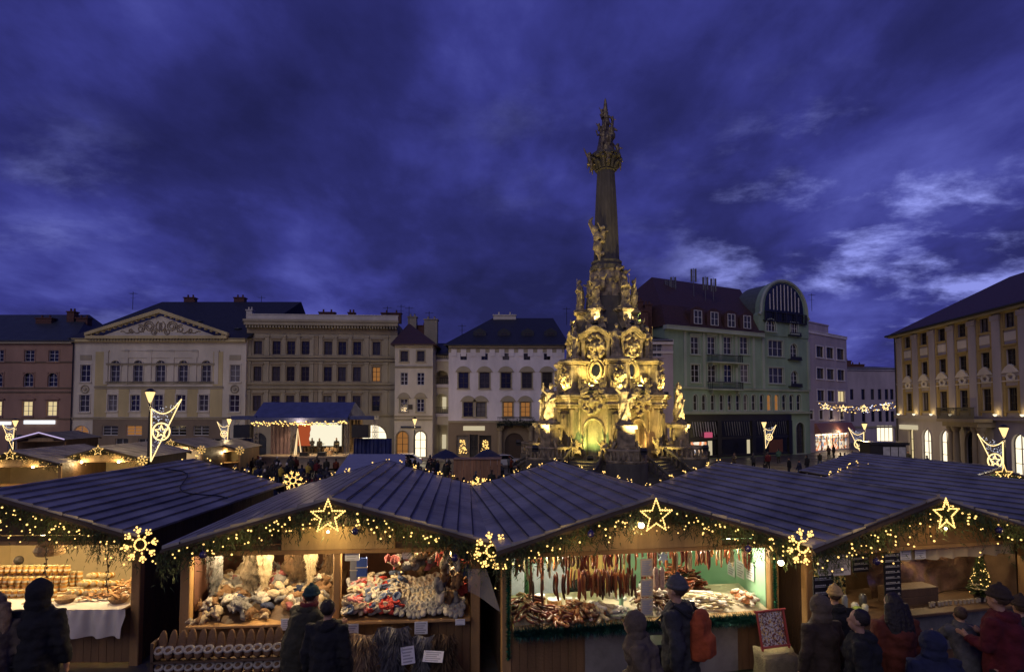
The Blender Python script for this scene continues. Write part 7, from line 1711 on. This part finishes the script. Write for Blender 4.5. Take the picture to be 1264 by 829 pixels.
tree = thing('small_christmas_tree', 'small lit christmas tree standing on the counter of the drinks stall', 'christmas tree', place(S4, 1.62, .3, .98))
mb = MB(); mb.lathe([(.012,0),(.008,.75)], n=6); mb.build('trunk', M_TWIG, tree); mb = MB()
for i in range(2200): t = R.random()**.8; a = R.random()*6.3; q = .2*(1-t)*R.uniform(.1,1)+.005; mb.bladeleaf((q*cos(a),q*sin(a),.08+.68*t), (cos(a),sin(a),R.uniform(-.5,.3)), .05, .005)
mb.build('needles', M_FIR, tree)
for i in range(60): t = R.random(); a = R.random()*6.3; q = .2*(1-t)+.01; mk('bulb', BULB, tree, (q*cos(a),q*sin(a),.08+.66*t), sc=R.uniform(.45,.7))
fl = thing('poinsettia', 'cream poinsettia in dark leaves on the counter before the small tree', 'plant', place(S4, 1.32, .1, .98)); mb = MB(); mb.lathe([(.06,0),(.08,.1),(.075,.1)], n=12); mb.build('pot', M_BLK, fl); mb = MB()
for i in range(60): a = R.random()*6.3; el = R.uniform(-.2,.8); mb.bladeleaf((.03*cos(a),.03*sin(a),.12+R.random()*.08), (cos(a),sin(a),el), .17, .035)
mb.build('leaves', M_FIR, fl); mb = MB()
for c in ((-.1,-.05,.22),(.06,-.1,.2),(.0,.08,.25),(.14,.02,.16)):
    for k in range(8): a = k*pi/4; mb.bladeleaf(c, (cos(a),sin(a)-.3,.25), .09, .022)
mb.build('bracts', mat('cream_petal', (.6,.5,.25), .6), fl)
for i, (x, y, h, r, c, lb) in enumerate(((-1.35,.2,.26,.045,(.3,.33,.36),'steel thermos on the left counter of the drinks stall'),(-1.2,.15,.14,.06,(.65,.66,.62),'white plastic tub beside the thermos'),(-1.28,.02,.12,.075,(.35,.5,.12),'yellow-green bowl on the left counter of the drinks stall'),(-1.05,.1,.12,.05,(.6,.62,.5),'pale cup stack beside the green bowl'),(-.9,.3,.22,.06,(.1,.1,.1),'black coffee machine cylinder'),(-1.7,.1,.09,.05,(.7,.68,.62),'small white cup near the left post of the drinks stall'))):
    mb = MB(); mb.lathe([(r*.8,0),(r,.02),(r,h*.8),(r*.7,h*.9),(r*.65,h)], n=16); o = mb.build(lb.split()[-1] if False else 'drink_container', mat('container_%d'%i, c, .25, coat=.4), None, True, loc=place(S4,x,y,.98)); tag(o, lb, 'container')
for i in range(14):
    x = .2+i*.09; mb = MB() ; 
    if i == 0: cupm = MB(); cupm.lathe([(.022,0),(.03,.07),(.028,.07)], n=10); cup_me = cupm.mesh('mug', mat('glass_mug', (.4,.35,.28), .15, coat=.5))
    proto_copy('mug', cup_me, 'small mug in the row on the counter before the plastic curtain', 'mug', 'mugs in a row on the drinks counter', place(S4, x, .05+R.uniform(-.02,.02), .985))
for x0, z, c, lb in ((-.4,1.02,(.1,.06,.035),'lower dark crate'),(-.4,1.16,(.13,.08,.05),'upper dark crate')):
    mb = MB(); mb.cbox(x0,x0+.95,.18,.5,z-.04,z+.095,.01); tag(mb.build('crate', woodm('crate_wood', c), None, loc=S4.o.location, rz=S4.yaw), lb+' on the left of the plastic curtain in the drinks stall', 'crate')
mb = MB(); mb.cbox(-2.0,-.7,.9,1.2,.98,1.5,.02); mb.box(-2.0,-.7,.88,.9,1.0,1.48,1); tag(mb.build('glass_cabinet', [P_DRK, patch_mat('bottle_display', [(.03,.04,.03),(.3,.22,.08),(.05,.08,.05),(.4,.35,.15),(.02,.02,.02),(.12,.14,.12)], 26, 0, .2)], None, loc=S4.o.location, rz=S4.yaw), 'cabinet of bottles and ornaments at the back of the drinks stall', 'cabinet')
mb = MB(); mb.cbox(-.35,1.9,-.06,-.035,.3,.9,.02); tag(mb.build('white_frost_panel', mat('silver_fabric', (.2,.19,.17), .6, .5, 3), None, loc=S4.o.location, rz=S4.yaw), 'crumpled silvery cloth over the front of the drinks counter', 'cloth')
mb = MB(); mb.cbox(-.19,.19,-.19,.19,0,1.02,.03); o = mb.build('black_bin', M_BLK, None, loc=place(S3,-.22,-1.0,0), rz=S3.yaw); tag(o, 'black box-shaped bin standing before the three price sheets', 'bin')
# ------------------------------------------------------------------ people
SKIN = mat('skin', (.42,.24,.16), .55, .12, 6, .05)
CL = {k: mat('cloth_'+k, c, .9, .4, 5, .5, 14) for k, c in (('black',(.012,.012,.014)),('charcoal',(.035,.035,.04)),('navy',(.02,.025,.06)),('olive',(.035,.033,.02)),('brown',(.045,.028,.018)),('rust',(.13,.026,.012)),('red',(.11,.009,.014)),('orange',(.42,.08,.02)),('grey',(.09,.09,.095)),('beige',(.12,.09,.06)),('white',(.5,.48,.45)),('teal',(.02,.06,.06)),('yellow',(.5,.35,.05)),('jeans',(.05,.07,.13)),('mustard',(.45,.3,.12)))}
HAIR = {k: mat('hair_'+k, c, .6, .4, 20, .4, 60) for k, c in (('dark',(.02,.013,.01)),('brown',(.08,.045,.025)),('fair',(.3,.2,.1)))}

def skeleton(pose, r, lean=0, arms='down'):
    st = {'stand':(.0,.0),'walk':(.2,-.22)}[pose]
    J = {}
    J['pel'] = Vector((0,0,.93)); J['chest'] = Vector((0,.02+lean*.3,1.3)); J['neck'] = Vector((0,.03+lean*.5,1.48)); J['head'] = Vector((0,.05+lean*.62,1.63-abs(lean)*.1))
    for i, s in enumerate((-1,1)):
        f = st[i]; J['hip%d'%i] = Vector((s*.1,0,.9)); J['knee%d'%i] = Vector((s*.11,.06+f*.7,.5)); J['ank%d'%i] = Vector((s*.12,f-.02+(-.05 if f<0 else 0),.09)); J['toe%d'%i] = J['ank%d'%i] + Vector((s*.03,.16,-.045))
        sh = Vector((s*.19,.01+lean*.42,1.4)); J['sh%d'%i] = sh
        a = arms if isinstance(arms, str) else arms[i]
        if a == 'down': el = sh+Vector((s*.07,-.02-f*.4,-.29)); wr = el+Vector((s*.0,.08-f*.3,-.25))
        elif a == 'front': el = sh+Vector((s*.06,.06,-.28)); wr = el+Vector((-s*.1,.23,.04))
        elif a == 'reach': el = sh+Vector((s*.06,.2,-.2)); wr = el+Vector((-s*.02,.24,-.02))
        else: el = sh+Vector((s*.12,-.02,-.26)); wr = el+Vector((-s*.08,.14,-.17))
        J['el%d'%i] = el; J['wr%d'%i] = wr
    return J
def body_prims(mb, J, fingers=True, g=1.0):
    h = J['head']
    mb.ell(h+Vector((0,-.01,.03)), (.078*g,.098*g,.105*g), 14, 10); mb.ell(h+Vector((0,.03,-.04)), (.06,.07,.075), 12, 8); mb.ell(h+Vector((0,.1,-.005)), (.014,.02,.026), 8, 6)
    for s in (-1,1): mb.ell(h+Vector((s*.08,-.0,0)), (.012,.022,.032), 8, 6); mb.ell(h+Vector((s*.03,.088,.022)), (.014,.008,.008), 6, 4)
    mb.ell(h+Vector((0,.095,-.055)), (.024,.01,.008), 8, 4)
    mb.tube([J['chest'], J['neck'], h+Vector((0,0,-.06))], [.1,.058,.052], 10)
    mb.tube([J['pel']+Vector((0,0,-.06)), J['pel'], (J['pel']+J['chest'])/2, J['chest'], J['neck']+Vector((0,0,-.06))], [.12,.15,.13,.16,.11], 14)
    for i, s in enumerate((-1,1)):
        mb.tube([J['sh%d'%i]*.8+J['chest']*.2, J['sh%d'%i], J['el%d'%i], J['wr%d'%i]], [.07,.06,.043,.028], 9)
        mb.tube([J['hip%d'%i], (J['hip%d'%i]+J['knee%d'%i])/2, J['knee%d'%i], (J['knee%d'%i]*.6+J['ank%d'%i]*.4), J['ank%d'%i]], [.1,.085,.058,.058,.04], 10)
        mb.tube([J['ank%d'%i]+Vector((0,-.05,-.03)), J['ank%d'%i]+Vector((0,.03,-.03)), J['toe%d'%i]], [.04,.04,.032], 8)
        d = (J['wr%d'%i]-J['el%d'%i]).normalized(); w = J['wr%d'%i]; pal = w+d*.055
        side = Vector((0,1,0)) if abs(d.y) < .7 else Vector((0,0,1)); side = (side-d*side.dot(d)).normalized(); inn = d.cross(side)*s
        mb.tube([w, pal], [.026,.03], 8)
        for k in range(4):
            b = pal+side*(-.024+.016*k)+d*.02; L = (.062,.075,.07,.055)[k]; c1 = b+d*L*.5+inn*.006; c2 = c1+d*L*.45-inn*.018*s
            mb.tube([b-d*.03, b, c1, c2], [.011,.01,.009,.008], 6)
        tb = w+d*.02+side*.03; mb.tube([w+d*.01, tb, tb+d*.03+side*.02, tb+d*.055+side*.022], [.014,.013,.011,.009], 6)
CACHE = {}
def person_near(label, px, py_top, Y, H, face, coat, pose='stand', arms='down', lean=0, hat=None, hair='dark', hood=None, trousers='black', backpack=None, longhair=False, width=1.0, scarf=None, base=None, group=None, x=None):
    """head top goes to photo row py_top if base is None and H is None"""
    b = gz(Y) if base is None else base
    if H is None: H = zat(py_top, Y) - b
    x = xat(px, Y, b+H*.8) if x is None else x
    root = thing('person', label, 'person', (x, Y, b), radians(face), group); k = H/1.76; root.scale = (k*width, k*width, k)
    J = skeleton(pose, R, lean, arms); key = (pose, str(arms), lean)
    if key not in CACHE:
        mb = MB(); body_prims(mb, J); bm_ = fuse(mb, 'body', SKIN, .0115, 1)
        mb = MB(); 
        mb.tube([J['pel']+Vector((0,0,-.22)), J['pel']+Vector((0,0,-.08)), J['pel']+Vector((0,0,.1)), (J['pel']+J['chest'])/2+Vector((0,0,.05)), J['chest'], J['neck']+Vector((0,-.0,-.08)), J['neck']+Vector((0,0,.045))], [.2,.205,.19,.185,.205,.165,.1], 18)
        for i, s in enumerate((-1,1)): mb.tube([J['chest']*.45+J['sh%d'%i]*.55, J['sh%d'%i], (J['sh%d'%i]+J['el%d'%i])/2, J['el%d'%i], (J['el%d'%i]+J['wr%d'%i])/2, J['wr%d'%i]-(J['wr%d'%i]-J['el%d'%i])*.05], [.11,.1,.085,.072,.066,.055], 12)
        cm = fuse(mb, 'coat', CL['black'], .022, 1, .055, .11)
        mb = MB()
        for i in (0,1): mb.tube([J['hip%d'%i]+Vector((0,0,-.02)), (J['hip%d'%i]+J['knee%d'%i])/2, J['knee%d'%i], J['ank%d'%i]+Vector((0,0,.06))], [.12,.105,.08,.065], 12)
        tm = fuse(mb, 'trousers', CL['black'], .02, 2, .02, .08)
        mb = MB()
        for i in (0,1): mb.tube([J['ank%d'%i]+Vector((0,0,.1)), J['ank%d'%i], J['ank%d'%i]+Vector((0,.05,-.04)), J['toe%d'%i]], [.06,.062,.055,.04], 10)
        sm_ = fuse(mb, 'boots', CL['black'], .015, 2)
        CACHE[key] = (bm_, cm, tm, sm_)
    bm_, cm, tm, sm_ = CACHE[key]
    def part(nm, me, m): c = me.copy(); c.name = nm; c.materials.clear(); c.materials.append(m); return mk(nm, c, root)
    mk('body', bm_, root); co = part('coat', cm, CL[coat])
    if coat in ('black', 'charcoal', 'navy', 'rust', 'beige'):            # quilted winter jacket
        for v in co.data.vertices: v.co += v.normal*.013*(abs(sin(v.co.z*29))**.6-.5)
    mb = MB(); zs_ = [-.32,-.2,0,.2,.32]; yb = .19+lean*.2
    mb.tube([J['chest']+Vector((.14*q,-.2-.0*abs(q),-.36)) for q in (-1,-.5,0,.5,1)], .012, 5); mb.build('waist_seam', CL['black'], co)
    part('trousers', tm, CL[trousers]); mk('boots', sm_, root)
    h = J['head']
    if hood:
        mb = MB(); mb.ell(h+Vector((0,-.03,.03)), (.125,.135,.15), 14, 10); mb.ell(h+Vector((0,-.05,-.1)), (.13,.11,.1)); mk('hood', fuse(mb, 'hood', CL[hood], .015, 2, .02, .06), root)
    else:
        mb = MB(); mb.ell(h+Vector((0,-.03,.045)), (.088,.1,.1), 14, 10)
        if longhair: [mb.tube([h+Vector((.09*sin(a), -.05-.05*cos(a), .03)), h+Vector((.12*sin(a), -.09-.05*cos(a), -.12)), h+Vector((.13*sin(a), -.12-.05*cos(a), -.27)), h+Vector((.1*sin(a), -.13-.05*cos(a), -.36-.04*cos(a*5)))], [.045,.045,.04,.015], 7) for a in (-1.5,-1,-.5,0,.5,1,1.5)]
        mk('hair', fuse(mb, 'hair', HAIR[hair], .012, 1, .02, .03), root)
    if hat:
        mb = MB(); mb.ell(h+Vector((0,-.015,.085)), (.1,.113,.095), 16, 10); mb.tube([h+Vector((.098*cos(a*pi/9),-.015+.112*sin(a*pi/9),.055)) for a in range(18)], .022, 7, closed=True)
        mb.ell(h+Vector((0,-.02,.185)), .028); mk('knit_hat', fuse(mb, 'knit_hat', CL[hat], .012, 1, .012, .02), root)
    if not hood and not longhair:
        mb = MB(); mb.tube([J['neck']+Vector((.1*sin(a), -.02-.09*cos(a), .0-.03*cos(a))) for a in [-1.9+3.8*q/8 for q in range(9)]], [.03,.045,.055,.06,.065,.06,.055,.045,.03], 8); mk('folded_hood', fuse(mb, 'folded_hood', CL[coat], .014, 1, .02, .05), root)
    if scarf: mb = MB(); mb.tube([J['neck']+Vector((.09*cos(a*pi/7),.01+.09*sin(a*pi/7),.03)) for a in range(14)], .042, 8, closed=True); mb.build('scarf', CL[scarf], root, True)
    if backpack:
        mb = MB(); c = J['chest']+Vector((0,-.25,-.08)); mb.cbox(c.x-.15,c.x+.15,c.y-.08,c.y+.08,c.z-.24,c.z+.2,.05); mb.ell(c+Vector((0,0,.18)), (.14,.08,.1)); mb.cbox(c.x-.11,c.x+.11,c.y-.14,c.y-.06,c.z-.2,c.z+.02,.03); bp = mk('backpack', fuse(mb, 'backpack', CL[backpack], .018, 2, .015, .06), root)
        mb = MB()
        for s in (-1,1): mb.tube([c+Vector((s*.12,.06,.2)), J['sh%d'%(s>0)]+Vector((-s*.06,-.0,.1)), J['chest']+Vector((s*.13,.2,0)), c+Vector((s*.14,.1,-.2))], .02, 6)
        mb.build('strap', CL['black'], bp)
    return root
# facing: 0 = away from the camera (towards the stalls), 180 = towards it
person_near('person in black hooded winter coat seen from behind before the honey jars', 46, 719, 7.3, None, 8, 'black', hood='black')
person_near('person with fair hair and beige coat cut by the left edge of the picture', -6, 733, 7.1, None, 20, 'beige', hair='fair', trousers='charcoal', longhair=True)
person_near('stallholder in dark jacket bending beside the left post inside the honey stall', 27, 686, 10.6, None, 60, 'charcoal', arms='front', lean=.25, hair='dark')
person_near('man with short dark hair in black jacket seen from behind at the wool stall', 403, 741, 7.35, None, -5, 'black', hair='dark')
person_near('person in olive jacket with teal scarf bending over the plush toys', 366, 728, 7.9, None, -30, 'olive', hat='teal', scarf='red', arms='reach', lean=.35, trousers='charcoal')
person_near('stallholder in black sitting in the dark back of the wool stall', 486, 712, 10.9, None, 180, 'black', arms='front', hair='dark')
person_near('stallholder in dark clothes behind the brown sausage pile', 718, 700, 10.7, None, 180, 'black', arms='front', hair='brown')
person_near('stallholder in grey jacket with pale cap behind the hanging salami', 802, 704, 10.6, None, 160, 'grey', hat='white', arms='reach', hair='brown')
person_near('person in charcoal coat and grey knit hat wearing an orange backpack', 840, 715, 7.4, None, 48, 'charcoal', hat='grey', backpack='orange', pose='walk', hair='brown')
person_near('smaller person in pale beige jacket and hood bending beside the black bin', 800, 757, 6.9, None, 70, 'beige', hood='beige', arms='down', lean=.2, pose='walk')
person_near('person in brown coat with raised pale hood left of the yellow hat', 1015, 738, 7.4, None, 15, 'brown', hood='beige', trousers='charcoal')
person_near('person in black padded jacket and mustard knit hat at the drinks counter', 1032, 726, 8.35, None, -10, 'black', hat='mustard', hair='brown')
person_near('dark-haired person in black coat looking left before the drinks stall', 1066, 753, 6.9, None, 55, 'black', hair='dark')
person_near('person with long dark hair in a rust-red coat at the drinks stall', 1106, 733, 7.2, None, 5, 'rust', longhair=True, hair='dark')
person_near('child in navy hooded jacket between the rust coat and the red coat', 1154, 783, 6.6, None, 0, 'navy', hood='navy', width=1.15)
person_near('person in red winter coat and brown knit hat at the right edge', 1239, 727, 7.3, None, 25, 'red', hat='brown', hair='brown', arms='front')
person_near('person in charcoal coat with brown hat behind the red coat at the right edge', 1263, 739, 7.7, None, -10, 'charcoal', hat='brown', hair='brown')
person_near('person in grey patterned jacket stooping at the silvery cloth of the drinks stall', 1195, 752, 7.7, None, -15, 'grey', lean=.3, arms='reach', hair='brown')
person_near('stallholder in dark jacket inside the drinks stall behind the menu boards', 1022, 699, 10.9, None, 180, 'black', arms='front', hair='dark')

# far figures: one mesh each, coloured by height
def far_mesh(seed, coat, trousers, hat, pose='stand', arms='down'):
    J = skeleton(pose, R, 0, arms); mb = MB(); h = J['head']
    mb.ell(h, (.1,.11,.14)); mb.tube([J['pel']+Vector((0,0,-.15)), J['pel'], J['chest'], J['neck'], h], [.19,.19,.2,.09,.06], 10)
    for i in (0,1):
        mb.tube([J['sh%d'%i], J['el%d'%i], J['wr%d'%i]], [.09,.07,.05], 7); mb.ell(J['wr%d'%i]+Vector((0,.01,-.05)), (.035,.04,.06), 7, 5)
        mb.tube([J['hip%d'%i], J['knee%d'%i], J['ank%d'%i], J['toe%d'%i]], [.11,.085,.065,.05], 7)
    me = fuse(mb, 'person', [CL[coat], CL[trousers], SKIN, CL[hat]], .038, 1)
    for p in me.polygons:
        z = p.center.z; p.material_index = 3 if z > 1.66 else 2 if z > 1.52 and p.center.y > .0 else 3 if z > 1.55 else 0 if z > .78 else 1
    return me
FM = [far_mesh(i, c, t, hh, p, a) for i, (c, t, hh, p, a) in enumerate((('black','charcoal','black','stand','down'),('charcoal','black','grey','stand','front'),('navy','jeans','black','walk','down'),('brown','black','beige','stand','front'),('rust','black','black','stand','down'),('olive','charcoal','brown','walk','down'),('grey','black','red','stand','front'),('black','jeans','white','walk','down'),('teal','black','black','stand','down'),('beige','brown','brown','stand','front'),('red','black','charcoal','stand','down'),('yellow','black','black','stand','front')))]
CN = ['black coat','charcoal coat with grey hat','navy jacket','brown coat with pale hat','rust coat','olive jacket','grey coat with red hat','black coat with white hat','teal jacket','beige coat','red coat','yellow jacket']
def far_person(mi, px, Y, face, label, group=None, s=1.0, base=None):
    b = gz(Y) if base is None else base
    o = mk('person', FM[mi], None, (xat(px, Y), Y, b), rot=(0,0,radians(face)), sc=s*R.uniform(.94,1.04)); return tag(o, label, 'person', group)
pts = []
def free(x, Y): return all((x-a)**2+(Y-b)**2 > .4 for a, b in pts)
n = 0; cnt = 0
while n < 215 and cnt < 6000:
    cnt += 1; Y = R.uniform(26, 57); px = R.uniform(284, 560) if R.random() < .75 else R.uniform(470, 680)
    x = xat(px, Y)
    if px > 640 and Y > 38: continue
    if Y < 30.5 and px < 505: continue
    if abs(Y-44) < 1.2 and 545 < px < 630: continue
    if not free(x, Y): continue
    pts.append((x, Y)); n += 1; mi = R.choice((0,0,0,1,1,2,2,3,4,5,6,7,8,9,0,1,10,11) if R.random() < .6 else (0,1,2,5,7))
    far_person(mi, px, Y, R.uniform(-30,30) if px < 480 else R.uniform(0,360), 'person in %s in the crowd between the stalls and the stage' % CN[mi], 'crowd before the stage, '+CN[mi])
for mi, px, py, face, lb in ((0,995,583,20,'person in black walking alone left of the street lamp net'),(7,1010.5,575.5,180,'person in black with white hat in front of the lit clothes shop'),(0,1036.5,578,10,'left one of a close pair walking towards the side street'),(1,1041.5,579,-10,'right one of a close pair walking towards the side street'),(2,1051,575.5,0,'single walker right of the close pair before the side street'),
    (0,973,586,90,'dark figure behind the curved wooden barrier, nearer the right end'),(2,985.5,590,80,'dark figure at the right end of the curved barrier'),(10,947,578,0,'person in red coat behind the curved barrier'),(1,929,580,0,'person in charcoal coat behind the left part of the curved barrier'),(0,873.5,571,30,'dark figure in front of the lit shop window of the green house'),
    (1,1143,582,80,'person pushing a stroller in front of the right palace'),(3,1022,566,0,'person in brown coat in the doorway light of the clothes shop'),(0,1028,565,30,'dark shopper against the lit clothes shop window'),(0,787,585,0,'dark figure leaning on the front balustrade of the column'),(9,905,579,200,'person in beige coat between column and barrier'),(5,1120,576,90,'person by the parked bicycles'),(0,1085,588,10,'dark figure before the kiosk'),(8,960,571,0,'small figure in teal before the dark shopfront')):
    Y = (CAMZ-GB)*FPX/(py-HOR); far_person(mi, px, Y if Y > 45 else 46, face, lb)
for mi, px, dy, lb in ((0,395,3.2,'singer in black in the middle of the stage'),(0,416,3,'musician at the right side of the stage before the screen'),(1,386,4.2,'drummer behind the kit on the stage'),(0,352,3.5,'musician beside the rope-light spire on the stage')): far_person(mi, px, SD+dy, 180, lb, base=SZ+.02)
# stroller
Y = 56.5; st = thing('stroller', 'dark stroller pushed in front of the right palace', 'stroller', (xat(1134,Y), Y, gz(Y)), radians(10))
for x, y in ((-.35,-.25),(-.35,.25),(.35,-.25),(.35,.25)): mb = MB(); mb.tube([(x+.13*cos(a*pi/7),y,.15+.13*sin(a*pi/7)) for a in range(14)], .03, 5, closed=True); mb.build('wheel', M_IRON, st)
mb = MB(); mb.ell((0,0,.6),(.42,.24,.22)); mb.ell((-.2,0,.85),(.25,.25,.25)); mb.build('seat', CL['black'], st, True); mb = MB(); mb.tube([(-.3,0,.2),(.2,0,.5),(.75,-.2,1.0),(.75,.2,1.0)], .02, 5); mb.build('handle', M_IRON, st)
